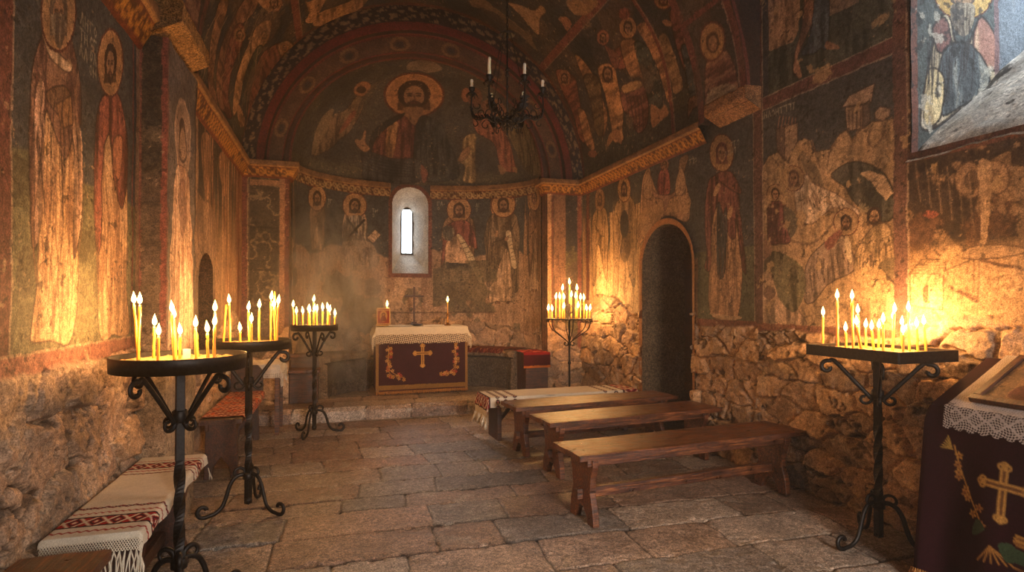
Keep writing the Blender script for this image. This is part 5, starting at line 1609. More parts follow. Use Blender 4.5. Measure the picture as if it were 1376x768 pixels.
def tube(bm, pts, r, sides=8, twist=0.0, flat=None, caps=True):
    """sweep a round (or flat, if flat=(half width, half thickness)) bar along pts"""
    P = [Vector(p) for p in pts]; n = len(P)
    rs = r if isinstance(r, (list, tuple)) else [r] * n
    T = [(P[min(i + 1, n - 1)] - P[max(i - 1, 0)]).normalized() for i in range(n)]
    up = Vector((0, 0, 1)) if abs(T[0].z) < .9 else Vector((1, 0, 0))
    N = (up - T[0] * up.dot(T[0])).normalized()
    rings = []
    for i in range(n):
        N = (N - T[i] * N.dot(T[i])).normalized(); B = T[i].cross(N); ring = []
        for k in range(sides):
            a = 2 * PI * k / sides + twist * i + (PI / 4 if sides == 4 else 0)
            if flat: v = N * (flat[0] * math.cos(a) * 1.41) + B * (flat[1] * math.sin(a) * 1.41)
            else: v = (N * math.cos(a) + B * math.sin(a)) * rs[i]
            ring.append(bm.verts.new(P[i] + v))
        rings.append(ring)
    for i in range(n - 1):
        for k in range(sides):
            bm.faces.new((rings[i][k], rings[i][(k + 1) % sides], rings[i + 1][(k + 1) % sides], rings[i + 1][k]))
    if caps:
        bm.faces.new(rings[0][::-1]); bm.faces.new(rings[-1])


def lathe(bm, prof, seg=24, c=(0, 0)):
    rings = []
    for (r, z) in prof:
        if r < 1e-5: rings.append([bm.verts.new((c[0], c[1], z))])
        else: rings.append([bm.verts.new((c[0] + r * math.cos(2 * PI * k / seg), c[1] + r * math.sin(2 * PI * k / seg), z)) for k in range(seg)])
    for a, b in zip(rings[:-1], rings[1:]):
        for k in range(seg):
            k2 = (k + 1) % seg
            if len(a) == 1 and len(b) == 1: continue
            if len(a) == 1: bm.faces.new((a[0], b[k], b[k2]))
            elif len(b) == 1: bm.faces.new((a[k], a[k2], b[0]))
            else: bm.faces.new((a[k], a[k2], b[k2], b[k]))


def curl(c, r0, r1, a0, a1, n=16):
    """spiral in the bracket plane"""
    return [(c[0] + (r0 + (r1 - r0) * t) * math.cos(a0 + (a1 - a0) * t), c[1] + (r0 + (r1 - r0) * t) * math.sin(a0 + (a1 - a0) * t)) for t in np.linspace(0, 1, n)]


def radial(pts2, ang):
    return [(p[0] * math.cos(ang), p[0] * math.sin(ang), p[1]) for p in pts2]


def empty(name, loc, rz=0.0):
    o = bpy.data.objects.new(name, None); o.empty_display_size = .1
    o.location = loc; o.rotation_euler = (0, 0, rz)
    return link(o)


def iron(name, bm, parent): return bm_obj(name, bm, M['iron'], parent, smooth_=True)


FOOT = [(.012, .24), (.05, .245), (.09, .225), (.118, .175), (.135, .115), (.16, .055), (.20, .022), (.245, .012)] + curl((.268, .052), .045, .018, -1.9, 2.9, 14)
FOOT_TOP = [(.012, .225), (.022, .25)] + curl((.062, .258), .040, .014, 2.9, -1.9, 14)


def spin(c2, s=1.0): return [(p[0] * s, p[1] * s) for p in c2]


def stand(pos, h, R, label, rot=0.0, rect=None, nfeet=3, twist=True, brackets=4, foot=.52):
    t = empty('candle_stand', (pos[0], pos[1], 0), rot)
    tag(t, label, 'candle stand', 'wrought iron candle stands')
    rh = .062
    zb = h - .055                                     # tray floor
    bm = bmesh.new()                                   # pole, twisted in the middle
    zs = list(np.linspace(.045, zb, 60)); r = .020
    tw = [0.0]
    for z in zs[1:]: tw.append(tw[-1] + (.22 if (twist and .30 < z < .70) else 0))
    prev = None
    for i, z in enumerate(zs):
        ring = [bm.verts.new((r * 1.25 * math.cos(tw[i] + PI / 4 + k * PI / 2), r * 1.25 * math.sin(tw[i] + PI / 4 + k * PI / 2), z)) for k in range(4)]
        if prev:
            for k in range(4): bm.faces.new((prev[k], prev[(k + 1) % 4], ring[(k + 1) % 4], ring[k]))
        else: bm.faces.new(ring[::-1])
        prev = ring
    bm.faces.new(prev)
    lathe(bm, [(0, .035), (.018, .05), (.026, .07), (.018, .09)], 12)
    bm_obj('pole', bm, M['iron'], t, bevel=.002)
    bm = bmesh.new()
    lathe(bm, [(.024, .205), (.034, .21), (.034, .25), (.024, .255)], 14)
    iron('collar', bm, t)
    bm = bmesh.new()
    lathe(bm, [(.027, h - .30), (.032, h - .295), (.032, h - .25), (.027, h - .245)], 14)
    iron('collar', bm, t)
    for k in range(nfeet):
        a = 2 * PI * k / nfeet + foot
        bm = bmesh.new()
        tube(bm, radial(smooth(FOOT, 3, False), a), .0105, 6, flat=(.0095, .0075))
        tube(bm, radial(smooth(FOOT_TOP, 3, False), a), .008, 6, flat=(.008, .006))
        iron('leg', bm, t)
    bang = [PI / 4 + PI / 2 * k for k in range(4)] if brackets == 4 else [2 * PI * k / brackets for k in range(brackets)]
    for a in bang:
        L = R * .86
        if rect: L = .26
        top = zb - .02
        br = [(.02, h - .31), (.05, h - .275), (L * .55, h - .17), (L * .84, top - .012)] + curl((L - .006, top - .052), .040, .013, 1.9, -3.3, 16)
        low = [(.022, h - .26), (.03, h - .30)] + curl((.064, h - .300), .034, .011, PI, PI + 5.0, 14)
        bm = bmesh.new()
        tube(bm, radial(smooth(br, 3, False), a), .009, 6, flat=(.0085, .0055))
        tube(bm, radial(smooth(low, 3, False), a), .008, 6, flat=(.008, .005))
        iron('bracket', bm, t)
    bm = bmesh.new()
    if rect is None:
        lathe(bm, [(0, zb - .004), (R - .004, zb - .004), (R, zb - .008), (R + .003, h), (R + .001, h + .003), (R - .006, h), (R - .007, zb + .004), (0, zb + .004)], 72)
        iron('tray', bm, t)
        bm = bmesh.new()
        rings = 26; prev = None
        for i in range(rings + 1):
            rr = (R - .010) * i / rings; n = 72
            ring = []
            for k in range(n if i else 1):
                x, y = rr * math.cos(2 * PI * k / n), rr * math.sin(2 * PI * k / n)
                z = h - .022 + .009 * (float(fbm(np.array([x * 60 + pos[1] * 9]), np.array([y * 60]), 3, 3)[0]) - .5) * 2
                ring.append(bm.verts.new((x, y, z)))
            if prev:
                for k in range(n):
                    k2 = (k + 1) % n
                    if len(prev) == 1: bm.faces.new((prev[0], ring[k], ring[k2]))
                    else: bm.faces.new((prev[k], ring[k], ring[k2], prev[k2]))
            prev = ring
        bm_obj('sand', bm, M['sand'], t, smooth_=True)
    else:
        sx, sy = rect
        bm_box(bm, -sx, sx, -sy, sy, zb - .006, zb)
        for (a, b, c, d) in ((-sx, sx, -sy - .004, -sy + .004), (-sx, sx, sy - .004, sy + .004), (-sx - .004, -sx + .004, -sy, sy), (sx - .004, sx + .004, -sy, sy)):
            bm_box(bm, a, b, c, d, zb - .006, h + .002)
        bm_obj('tray', bm, M['iron'], t, bevel=.003)
        n = 40
        xs, ys = np.meshgrid(np.linspace(-sx + .006, sx - .006, n), np.linspace(-sy + .006, sy - .006, n))
        zz = h - .018 + .009 * (fbm(xs * 60, ys * 60, 8, 3) - .5) * 2
        grid_surface('sand', xs, ys, zz, M['sand'], parent=t)
    return t


def flame_bm(s=1.0, lean=0.0):
    bm = bmesh.new()
    lathe(bm, [(0, 0), (.0042 * s, .004 * s), (.0078 * s, .011 * s), (.0086 * s, .017 * s), (.0070 * s, .025 * s), (.0040 * s, .034 * s), (.0014 * s, .042 * s), (0, .047 * s)], 10)
    for v in bm.verts: v.co.x += lean * (v.co.z / .047) ** 2 * .006
    return bm


ORD = ['leftmost', 'second', 'third', 'fourth', 'fifth', 'sixth', 'seventh', 'eighth', 'ninth', 'tenth', 'eleventh', 'twelfth', 'thirteenth', 'fourteenth', 'fifteenth', 'sixteenth', 'seventeenth', 'eighteenth']


def candle(base, top, r, label, group, lit=True, mat='wax', power=1.0, fs=1.0, cat='candle'):
    """taper standing at base, its tip at top (world points)"""
    b, tp = Vector(base), Vector(top)
    bm = bmesh.new(); d = tp - b; L = d.length
    rnd = random.Random(label)
    n = 10; pts = []; rad = []
    for i in range(n + 1):
        t = i / n
        pts.append(d * t + Vector((rnd.uniform(-1, 1), rnd.uniform(-1, 1), 0)) * (.0009 if 0 < i < n else 0))
        rad.append(r * (1.05 - .15 * t + rnd.uniform(-.04, .04)))
    rad[-1] = r * .62; pts[-1] = d
    tube(bm, pts, rad, 10)
    for q in range(2):                      # runs of wax
        a = rnd.uniform(0, 2 * PI); l0 = rnd.uniform(.25, .6)
        o = Vector((math.cos(a), math.sin(a), 0)) * r * .85
        tube(bm, [d * (1 - .02) + o * .8, d * (1 - .25 * l0) + o, d * (1 - .5 * l0) + o * 1.05], [r * .2, r * .28, r * .38], 5)
    o = bm_obj('candle', bm, M[mat], smooth_=True, loc=b)
    tag(o, label, cat, group)
    bm = bmesh.new()
    tube(bm, [d - Vector((0, 0, .002)), d + Vector((.0006, 0, .004)), d + Vector((.0014, .0004, .010))], .0009, 5)
    bm_obj('wick', bm, M['iron'], o)
    if lit:
        f = bm_obj('flame', flame_bm(fs * 1.2, rnd.uniform(-.6, .6)), M['flame'], o, smooth_=True)
        f.location = d + Vector((0, 0, .002))
        l = bpy.data.lights.new('flame_light', 'POINT'); l.energy = CANDLE_W * power; l.color = CANDLE_RGB; l.shadow_soft_size = .012 * fs
        lo = bpy.data.objects.new('flame_light', l); COL.objects.link(lo); lo.parent = o
        lo.location = d + Vector((0, 0, .022))
    return o


def size_word(L): return 'short' if L < .10 else ('mid-height' if L < .17 else 'tall')


def candle_set(stand_name, where, D0, zsand, items, r, group, power=1.0, fs=1.0):
    """items: (base column, tip column, tip row, depth offset, lit); listed from left to right"""
    items = sorted(items, key=lambda i: i[1])
    heights = [cam_z(i[2], D0 + i[3]) - zsand for i in items]
    for k, (bx, tx, ty, dd, lit) in enumerate(items):
        D = D0 + dd
        x0, y0 = cam_xy(bx, D); x1, y1 = cam_xy(tx, D)
        z1 = cam_z(ty, D)
        L = z1 - zsand; lean = abs(bx - tx) > 3
        extra = ', tallest there' if L == max(heights) else (', shortest there' if L == min(heights) else '')
        pos = ORD[k] if k == 0 else ('rightmost' if k == len(items) - 1 else ORD[k] + ' from left')
        lab = '%s %s%s yellow candle, %s on %s%s' % ('lit' if lit else 'unlit', size_word(L), ' leaning' if lean else '', pos, where, extra)
        candle((x0, y0, zsand - .012), (x1, y1, z1), r, lab, group, lit, 'wax', power, fs)


p1 = cam_xy(243, 2.60); p2_ = cam_xy(335, 3.89); p3_ = cam_xy(423, 6.10); p5_ = (2.985, 2.59); p4_ = cam_xy(765, 7.25)
stand(p1, 1.155, .268, 'large round iron candle stand beside the towel-covered bench, nearest on the left', rot=.25)
stand(p2_, 1.135, .258, 'round iron candle stand before the red rug bench, middle of three on left', rot=.9)
stand(p3_, 1.145, .235, 'smaller round iron candle stand before the stone step, left side', rot=-.35)
stand(p5_, 1.130, .30, 'rectangular-trayed iron candle stand against the rough stone wall beside the burgundy lectern', rot=0.02, rect=(.215, .300), foot=PI / 3)

S1 = [(187, 180, 408, .02, 1), (186, 188, 409, .0, 1), (207, 208, 438, .05, 1), (213, 213.5, 451, -.03, 1), (235, 231.5, 420, -.02, 1), (237, 234, 428, .10, 1), (242.5, 242.5, 450, .03, 1),
      (264, 263, 440, .02, 1), (266.5, 264.5, 446, .12, 0), (280, 279, 447, .03, 1), (288, 288.5, 438, .02, 1), (288.5, 289, 419, .14, 1)]
candle_set('s1', 'nearest left round stand', 2.60, 1.133, S1, .0062, 'candles on the nearest left stand', fs=1.0)
S2 = [(300.5, 304, 409, .10, 0), (309.5, 308, 407.5, .0, 1), (322.8, 322.8, 445, .0, 1), (335.6, 334, 417, .03, 1), (338.5, 338, 433, -.08, 1), (348.5, 348.5, 414, .04, 1), (364.4, 364.4, 403, .05, 1), (371.5, 368, 413, .0, 1), (372, 374, 408.5, -.03, 1), (370, 369, 391, .1, 0)]
candle_set('s2', 'middle left round stand', 3.89, 1.113, S2, .0072, 'candles on the middle left stand', fs=1.15, power=1.15)
S3 = [(394.5, 394, 412.5, -.02, 1), (398.8, 398.4, 421, .06, 1), (407, 407, 421, .0, 1), (414, 414.7, 418, -.08, 1), (417, 416, 420, .1, 1), (421.6, 421.6, 405.5, .02, 1), (421.8, 422.5, 417.5, -.1, 1), (426, 426, 418, .08, 1), (433.6, 433.6, 416, 0, 1), (440, 440.5, 415.5, .05, 1), (442, 443, 419, -.1, 1), (450, 450.2, 424, .0, 1)]
candle_set('s3', 'far left round stand', 6.10, 1.123, S3, .0075, 'candles on the furthest left stand', fs=1.35, power=1.5)
S5 = [(1105, 1106, 424, .30, 1), (1125, 1125, 401.5, .05, 1), (1137, 1136, 445, .10, 1), (1146, 1145, 402.5, -.02, 1), (1155, 1152.5, 421, .12, 1), (1158, 1151, 437, -.05, 1), (1163, 1163, 440.5, .12, 1), (1174, 1171, 443, -.02, 1), (1180, 1180.5, 441, .16, 1),
      (1186.5, 1186.5, 433.5, -.12, 1), (1198.6, 1202, 420, -.05, 1), (1199.5, 1200, 429, .05, 1), (1211, 1211.5, 437, .1, 1), (1213, 1213, 448, -.18, 1), (1221.5, 1220.5, 418, -.08, 1), (1233, 1231.5, 439.5, -.12, 1), (1244, 1241, 436.5, -.08, 1)]
candle_set('s5', 'rectangular stand by right wall', 3.35, 1.112, S5, .0068, 'candles on the rectangular stand', fs=1.05)

# the wheel-shaped candelabrum in the corner by the apse
t = empty('candelabrum', (p4_[0], p4_[1], 0), 0)
tag(t, 'round filigree iron candelabrum with a pyramid of burning candles in the corner beside the apse', 'candelabrum')
R4 = .285; z4 = 1.17
bm = bmesh.new(); tube(bm, [(0, 0, .04), (0, 0, .6), (0, 0, z4 + .10)], .013, 10)
for z in (.3, .62, .86): lathe(bm, [(.014, z - .02), (.022, z - .008), (.022, z + .008), (.014, z + .02)], 12)
iron('pole', bm, t)
bm = bmesh.new()
lathe(bm, [(R4 - .01, z4 - .008), (R4 + .004, z4 - .01), (R4 + .006, z4 + .004), (R4 - .01, z4 + .006), (R4 - .01, z4 - .008)], 56)
lathe(bm, [(.0, z4 - .006), (R4 - .012, z4 - .006), (R4 - .012, z4), (.0, z4)], 56)
iron('tray', bm, t)
bm = bmesh.new()
for k in range(18):
    a = 2 * PI * k / 18; cx, cy = R4 * math.cos(a), R4 * math.sin(a); tx, ty = -math.sin(a), math.cos(a)
    for s in (-1, 1):
        c2 = curl((.022 * s, -.028), .020, .006, PI / 2, PI / 2 + s * 5.2, 12)
        tube(bm, [(cx + tx * p[0], cy + ty * p[0], z4 + p[1]) for p in c2], .0032, 5)
iron('filigree_band', bm, t)
for k in range(6):
    a = 2 * PI * k / 6 + .3
    bm = bmesh.new()
    tube(bm, radial(smooth([(.014, z4 - .30), (.06, z4 - .26), (.16, z4 - .19), (.24, z4 - .13), (R4 - .012, z4 - .05), (R4 - .02, z4 - .01)], 4, False), a), .006, 6)
    tube(bm, radial(smooth([(.014, z4 - .30)] + curl((.05, z4 - .31), .036, .012, PI - .3, PI + 4.6, 14), 3, False), a), .005, 6)
    iron('bracket', bm, t)
for k in range(3):
    a = 2 * PI * k / 3 + .5
    bm = bmesh.new(); tube(bm, radial(smooth(spin(FOOT, .95), 3, False), a), .009, 6); iron('leg', bm, t)
bm = bmesh.new()
for k in range(6):
    a = PI * k / 6
    c = [(.055 * math.cos(b) * math.cos(a), .055 * math.cos(b) * math.sin(a), z4 + .115 + .055 * math.sin(b)) for b in np.linspace(0, 2 * PI, 22)]
    tube(bm, c, .0035, 5, caps=False)
lathe(bm, [(0, z4 + .165), (.016, z4 + .17), (.016, z4 + .185), (0, z4 + .187)], 12)
iron('finial', bm, t)
D4 = 7.25
S4 = [(736.7, 736.7, 417, .0, 1), (742, 742, 417.5, .1, 1), (747, 747, 401.5, .05, 1), (752.3, 752.3, 401.5, -.08, 1), (755.8, 755.8, 390, .05, 1), (757.5, 757.5, 414.5, -.2, 1), (758.5, 758, 402, .12, 1), (767.5, 767.5, 399, .14, 1), (773.7, 773.7, 401, -.1, 1),
      (775.4, 775.4, 390, .04, 1), (776.7, 776.7, 413.5, -.2, 1), (780, 780, 402.5, .1, 1), (784.6, 784.6, 403, -.02, 1), (788.3, 788.3, 417, .05, 1), (792.6, 792.6, 417, .0, 1)]
candle_set('s4', 'corner candle wheel', D4, z4 + .012, S4, .0080, 'candles on the corner candle wheel', fs=1.5, power=1.5)
x, y = cam_xy(765.4, D4)
candle((x, y, z4 + .186), (x, y, cam_z(382, D4)), .008, 'topmost lit candle on the finial of the corner candle wheel', 'candles on the corner candle wheel', True, 'wax', 1.05, 1.5)

# ------------------------------------------------------------------ chandelier
CX, CY = cam_xy(681.5, 4.2)
t = empty('chandelier', (CX, CY, 2.61), 0)
tag(t, 'black wrought iron six-arm chandelier with unlit ivory candles hanging under the vault', 'chandelier')
Z0 = 2.61
rnd = random.Random(3)
bm = bmesh.new()
tube(bm, [(0, 0, .0), (0, 0, .35), (0, 0, .73)], .0065, 8)
for z, r in ((.0, .006), (.03, .012), (.07, .010), (.095, .024), (.115, .030), (.14, .018), (.34, .012), (.42, .017), (.44, .012), (.46, .018), (.70, .012)):
    lathe(bm, [(.004, z - .014), (r, z - .004), (r, z + .004), (.004, z + .014)], 12)
iron('stem', bm, t)
bm = bmesh.new()
lathe(bm, [(.008, .73), (.055, .715), (.058, .722), (.02, .745), (0, .75)], 24)
iron('canopy_disc', bm, t)
ANG = [-YAW + math.radians(d) for d in (2, 62, 118, 178, 242, 298)]
for k, a in enumerate(ANG):
    bm = bmesh.new()
    arm = [(.012, .115), (.05, .085), (.10, .085), (.15, .115), (.20, .10), (.245, .115), (.262, .17), (.260, .25), (.258, .335)]
    tube(bm, radial(smooth(arm, 5, False), a), .0058, 7)
    for (c, r0, a0, a1) in (((.07, .125), .036, -1.4, 4.2), ((.125, .155), .045, -2.2, 2.9), ((.185, .15), .036, -1.8, 3.6), ((.215, .205), .034, .4, -4.4), ((.06, .055), .028, 1.2, -4.0), ((.155, .06), .034, 1.4, -3.6), ((.105, .20), .030, -.6, 4.6), ((.235, .07), .026, 1.8, 6.6), ((.02, .06), .026, .6, 5.4)):
        tube(bm, radial(curl(c, r0, r0 * .3, a0, a1, 18), a), .0042, 5)
    for q in range(14):      # hammered leaves along the arm
        p = smooth(arm, 5, False)[4 + q * 2]; da = rnd.uniform(-.5, .5)
        v = [bm.verts.new(Vector(x)) for x in ((p[0] * math.cos(a), p[0] * math.sin(a), p[1]), ((p[0] + .012) * math.cos(a + .10 + da * .1), (p[0] + .012) * math.sin(a + .10 + da * .1), p[1] + .022), (p[0] * math.cos(a), p[0] * math.sin(a), p[1] + .034), ((p[0] - .012) * math.cos(a - .10), (p[0] - .012) * math.sin(a - .10), p[1] + .018))]
        bm.faces.new(v)
    arm_o = iron('arm', bm, t)
    bm = bmesh.new()
    cx, cy = .258 * math.cos(a), .258 * math.sin(a)
    lathe(bm, [(.006, .265), (.030, .285), (.034, .293), (.028, .292), (.012, .282), (.010, .30), (.020, .315), (.026, .335), (.023, .336), (.017, .32), (0, .318)], 16, (cx, cy))
    for q in range(8):
        b = 2 * PI * q / 8
        tube(bm, [(cx + .028 * math.cos(b), cy + .028 * math.sin(b), .288), (cx + .040 * math.cos(b), cy + .040 * math.sin(b), .280), (cx + .040 * math.cos(b), cy + .040 * math.sin(b), .268)], .0035, 5)
    iron('candle_cup', bm, arm_o)
for s, k in ((0, 5), (0, 4), (0, 2)):
    a = ANG[k]
    bm = bmesh.new()
    A, B = Vector((.05 * math.cos(a), .05 * math.sin(a), .718)), Vector((.20 * math.cos(a), .20 * math.sin(a), .345))
    n = 26
    for q in range(n):
        p = A + (B - A) * (q / n); e = A + (B - A) * ((q + 1.25) / n); u = Vector((-math.sin(a), math.cos(a), 0)) if q % 2 else (B - A).cross(Vector((-math.sin(a), math.cos(a), 0))).normalized()
        tube(bm, [p, p + (e - p) * .3 + u * .004, p + (e - p) * .7 + u * .004, e, p + (e - p) * .7 - u * .004, p + (e - p) * .3 - u * .004, p], .0016, 4, caps=False)
    tube(bm, [B, Vector((.235 * math.cos(a), .235 * math.sin(a), .31)), Vector((.255 * math.cos(a), .255 * math.sin(a), .285))], .004, 5)
    iron('side_chain', bm, t)
bm = bmesh.new()
top = ZS + math.sqrt(RT ** 2 - (CX - XC) ** 2) - Z0 - .01
n = int((top - .75) / .028)
for q in range(n):
    z = .745 + q * (top - .745) / n; l = (top - .745) / n * 1.3
    u = (1, 0) if q % 2 else (0, 1)
    tube(bm, [(u[0] * x, u[1] * x, z + y) for x, y in ((0, 0), (.007, l * .25), (.007, l * .75), (0, l), (-.007, l * .75), (-.007, l * .25), (0, 0))], .0028, 5, caps=False)
iron('chain', bm, t)
bm = bmesh.new(); lathe(bm, [(.006, top - .03), (.03, top - .01), (.034, top + .012), (0, top + .014)], 16); iron('ceiling_hook', bm, t)
wh = ['right outer', 'back right', 'back left', 'left outer', 'front left', 'front right']
for k, L in enumerate((.058, .048, .038, .062, .125, .082)):
    a = ANG[k]
    x, y = CX + .258 * math.cos(a), CY + .258 * math.sin(a)
    candle((x, y, Z0 + .319), (x, y, Z0 + .335 + L), .0115, 'unlit ivory candle on the %s arm of the iron chandelier' % wh[k], 'unlit chandelier candles', False, 'iwax')


# ================================================================== BENCHES, TABLES, ALTAR
def plank_bm(L, W, T, seed, wear=.004, nx=60, ny=14):
    """a worn board centred on the origin, top at z = 0"""
    bm = bmesh.new(); rnd = random.Random(seed)
    def surf(z, top):
        rows = []
        for i in range(nx + 1):
            row = []
            for j in range(ny + 1):
                x = -L / 2 + L * i / nx; y = -W / 2 + W * j / ny
                e = math.sin(x * 5 + seed) * .004 + math.sin(x * 13 + seed * 2) * .002
                if j in (0, ny): y += e * (1 if j else -1)
                if i in (0, nx): x += math.sin(y * 30 + seed) * .004
                zz = z
                if top:
                    nz = float(fbm(np.array([x * 4 + seed]), np.array([y * 26]), seed, 4)[0]) - .5
                    zz += nz * wear - (.004 if j in (0, ny) or i in (0, nx) else 0)
                row.append(bm.verts.new((x, y, zz)))
            rows.append(row)
        return rows
    A = surf(0, True); B = surf(-T, False)
    for i in range(nx):
        for j in range(ny):
            bm.faces.new((A[i][j], A[i + 1][j], A[i + 1][j + 1], A[i][j + 1]))
            bm.faces.new((B[i][j], B[i][j + 1], B[i + 1][j + 1], B[i + 1][j]))
    for i in range(nx):
        bm.faces.new((A[i][0], B[i][0], B[i + 1][0], A[i + 1][0])); bm.faces.new((A[i][ny], A[i + 1][ny], B[i + 1][ny], B[i][ny]))
    for j in range(ny):
        bm.faces.new((A[0][j], A[0][j + 1], B[0][j + 1], B[0][j])); bm.faces.new((A[nx][j], B[nx][j], B[nx][j + 1], A[nx][j + 1]))
    return bm


def extr(bm, poly, t, place):
    """extrude a 2-D outline by thickness t; place(p, s) maps to 3-D with s in -1..1"""
    f = [bm.verts.new(place(p, -1)) for p in poly]; b = [bm.verts.new(place(p, 1)) for p in poly]
    n = len(poly)
    bm.faces.new(f); bm.faces.new(b[::-1])
    for i in range(n): bm.faces.new((f[i], b[i], b[(i + 1) % n], f[(i + 1) % n]))


def leg_outline(w, h, style):
    if style == 'waist':
        return [(-w, 0), (-w * .52, 0), (-w * .40, .05), (-w * .15, .095), (w * .15, .095), (w * .40, .05), (w * .52, 0), (w, 0), (w * .93, .10), (w * .72, .20), (w * .80, .30), (w * .96, h - .06), (w * .96, h), (-w * .96, h), (-w * .96, h - .06), (-w * .80, .30), (-w * .72, .20), (-w * .93, .10)]
    if style == 'arch':
        return [(-w, 0), (-w * .55, 0), (-w * .42, .10), (0, .17), (w * .42, .10), (w * .55, 0), (w, 0), (w * .94, h * .5), (w * .9, h), (-w * .9, h), (-w * .94, h * .5)]
    return [(-w, 0), (w, 0), (w * .94, h), (-w * .94, h)]


def bench(label, cx, cy, L, W, h, rz, mat, seed, style='waist', T=.038, inset=.13, stretcher=.17, group=None, aprons=True, boards=1, lt=.045):
    t = empty('wooden_bench', (cx, cy, 0), rz)
    tag(t, label, 'bench', group)
    for k in range(boards):
        wk = W / boards
        b = plank_bm(L, wk - (.004 if boards > 1 else 0), T, seed + k)
        s = bm_obj('seat', b, M[mat], t); s.location = (0, -W / 2 + wk * (k + .5), h)
    w = W / 2 * .80
    for s in (-1, 1):
        bm = bmesh.new(); x0 = s * (L / 2 - inset)
        extr(bm, leg_outline(w, h - T, style), lt, lambda p, q: Vector((x0 + q * lt / 2, p[0], p[1])))
        bm_obj('leg', bm, M[mat], t, bevel=.006)
    if aprons:
        for s in (-1, 1):
            bm = bmesh.new(); bm_box(bm, -L / 2 + inset - .05, L / 2 - inset + .05, s * (w * .80) - .012, s * (w * .80) + .012, h - T - .055, h - T)
            bm_obj('apron', bm, M[mat], t, bevel=.004)
    if stretcher:
        bm = bmesh.new(); bm_box(bm, -L / 2 + inset - .06, L / 2 - inset + .06, -.022, .022, stretcher - .03, stretcher + .035)
        bm_obj('stretcher', bm, M[mat], t, bevel=.005)
    return t


BG = 'plain wooden benches across the nave'
r1, r2, r3, r4 = math.radians(5.2), math.radians(5.8), math.radians(5.0), math.radians(2.0)
bench('scuffed brown wooden bench nearest the viewer on the right', 2.31, 3.50, 1.84, .385, .465, r1, 'wood', 3, group=BG)
bench('honey brown wooden bench second from the front, behind the scuffed one', 2.39, 4.46, 1.68, .40, .462, r2, 'wood', 9, group=BG)
bench('honey brown wooden bench third from the front, just before the cloth-covered bench', 2.355, 5.13, 1.72, .39, .462, r3, 'wood', 15, group=BG)
b4 = bench('dark wooden bench under an embroidered white cloth, nearest the altar on the right', 2.27, 5.76, 1.68, .40, .44, r4, 'dwood', 21, style='plain', stretcher=0)
bm = bmesh.new()
for s in (-1,):
    tube(bm, [(s * (.84 - .13), 0, .06 + .05), (s * (.84 - .13) - s * .22, 0, .37)], .022, 4)
bm_obj('brace', bm, M['dwood'], b4, bevel=.003)
bench('low dark bench along the left wall beneath the long fringed towel', -.872, 3.125, 1.13, .32, .515, PI / 2, 'dwood', 27, style='waist', stretcher=.16, inset=.22)
bb = bench('dark box-ended bench on the left wall under a red patterned rug', -.855, 5.70, 1.40, .31, .47, PI / 2, 'dwood', 33, style='arch', stretcher=0, inset=.05, lt=.05)
bm = bmesh.new(); extr(bm, [(-.15, .4), (.15, .4), (.15, .68), (.10, .74), (-.10, .74), (-.15, .68)], .04, lambda p, q: Vector((.72 + q * .02, p[0], p[1])))
bm_obj('end_board', bm, M['dwood'], bb, bevel=.006)
bench('scratched brown bench end in the bottom left corner, before the towel bench', -.895, 2.07, .66, .27, .52, PI / 2, 'wood', 39, style='plain', stretcher=0, inset=.08)


# ---- cloth laid over things
def drape(name, cv, pos, mat, parent=None, thick=.004, alpha=None):
    """cv's a runs across, b along; pos(A, B) -> X, Y, Z"""
    X, Y, Z = pos(cv.A, cv.B)
    return grid_surface(name, X, Y, Z, mat, cv.col, parent=parent, alpha=alpha)


def over_edge(u, half, top, r=.02):
    """distance along the cloth -> (offset, height) when it folds over an edge at +-half"""
    s = np.sign(u); a = np.abs(u); q = PI / 2 * r
    flat = half - r
    t = np.clip((a - flat) / q, 0, 1) * PI / 2
    off = np.where(a < flat, a, flat + r * np.sin(t)); z = np.where(a < flat, top, top - r + r * np.cos(t))
    hang = np.maximum(a - flat - q, 0)
    return s * off, z - hang, hang


def motif(cv, b0, b1, kind, c1=(150, 34, 34), c2=(40, 26, 30)):
    """woven band across the cloth"""
    A, B = cv.A, cv.B; m = (B > b0) & (B < b1); v = (B - b0) / (b1 - b0)
    bg = cv.col.copy()
    def put(mask, c):
        cv.col = np.where((m & mask)[..., None], lin(c) * (.8 + .4 * fbm(A * 90, B * 90, 5, 2))[..., None], cv.col)
    if kind == 'zig':
        p = (b1 - b0) * 1.5
        z = np.abs(((A / p) % 1) - .5) * 2
        put(np.abs(v - .2 - .6 * z) < .24, c1); put(np.abs(v - .2 - .6 * z) < .10, c2); put(np.abs(v - .8 + .6 * z) < .10, c2)
    elif kind == 'dia':
        p = (b1 - b0) * .62
        x = np.abs(((A / p) % 1) - .5) * 2; y = np.abs(v - .5) * 2
        put((v > .04) & (v < .96), c1)
        put((np.abs(x + y - 1) < .16), (206, 188, 160)); put((np.abs(x + y - .55) < .12), c2); put((x + y < .22), (206, 188, 160))
        put((np.abs(v - .07) < .05) | (np.abs(v - .93) < .05), c2)
        put(((np.abs(((A / p * 2) % 1) - .5) < .2) & (np.abs(x + y - 1.5) < .2)), c2)
    elif kind == 'line':
        put(np.abs(v - .5 + .25 * np.sin(A / (b1 - b0) * 5)) < .28, c1)
    elif kind == 'hook':
        p = (b1 - b0) * 1.1
        x = ((A / p) % 1) - .5; y = (v - .5)
        put((np.abs(np.hypot(x * 1.0, y) - .34) < .11), c2); put((np.abs(x) < .10) & (np.abs(y) < .40), c2); put((np.hypot(x, y) < .16), c1)


LINEN = (204, 190, 168)


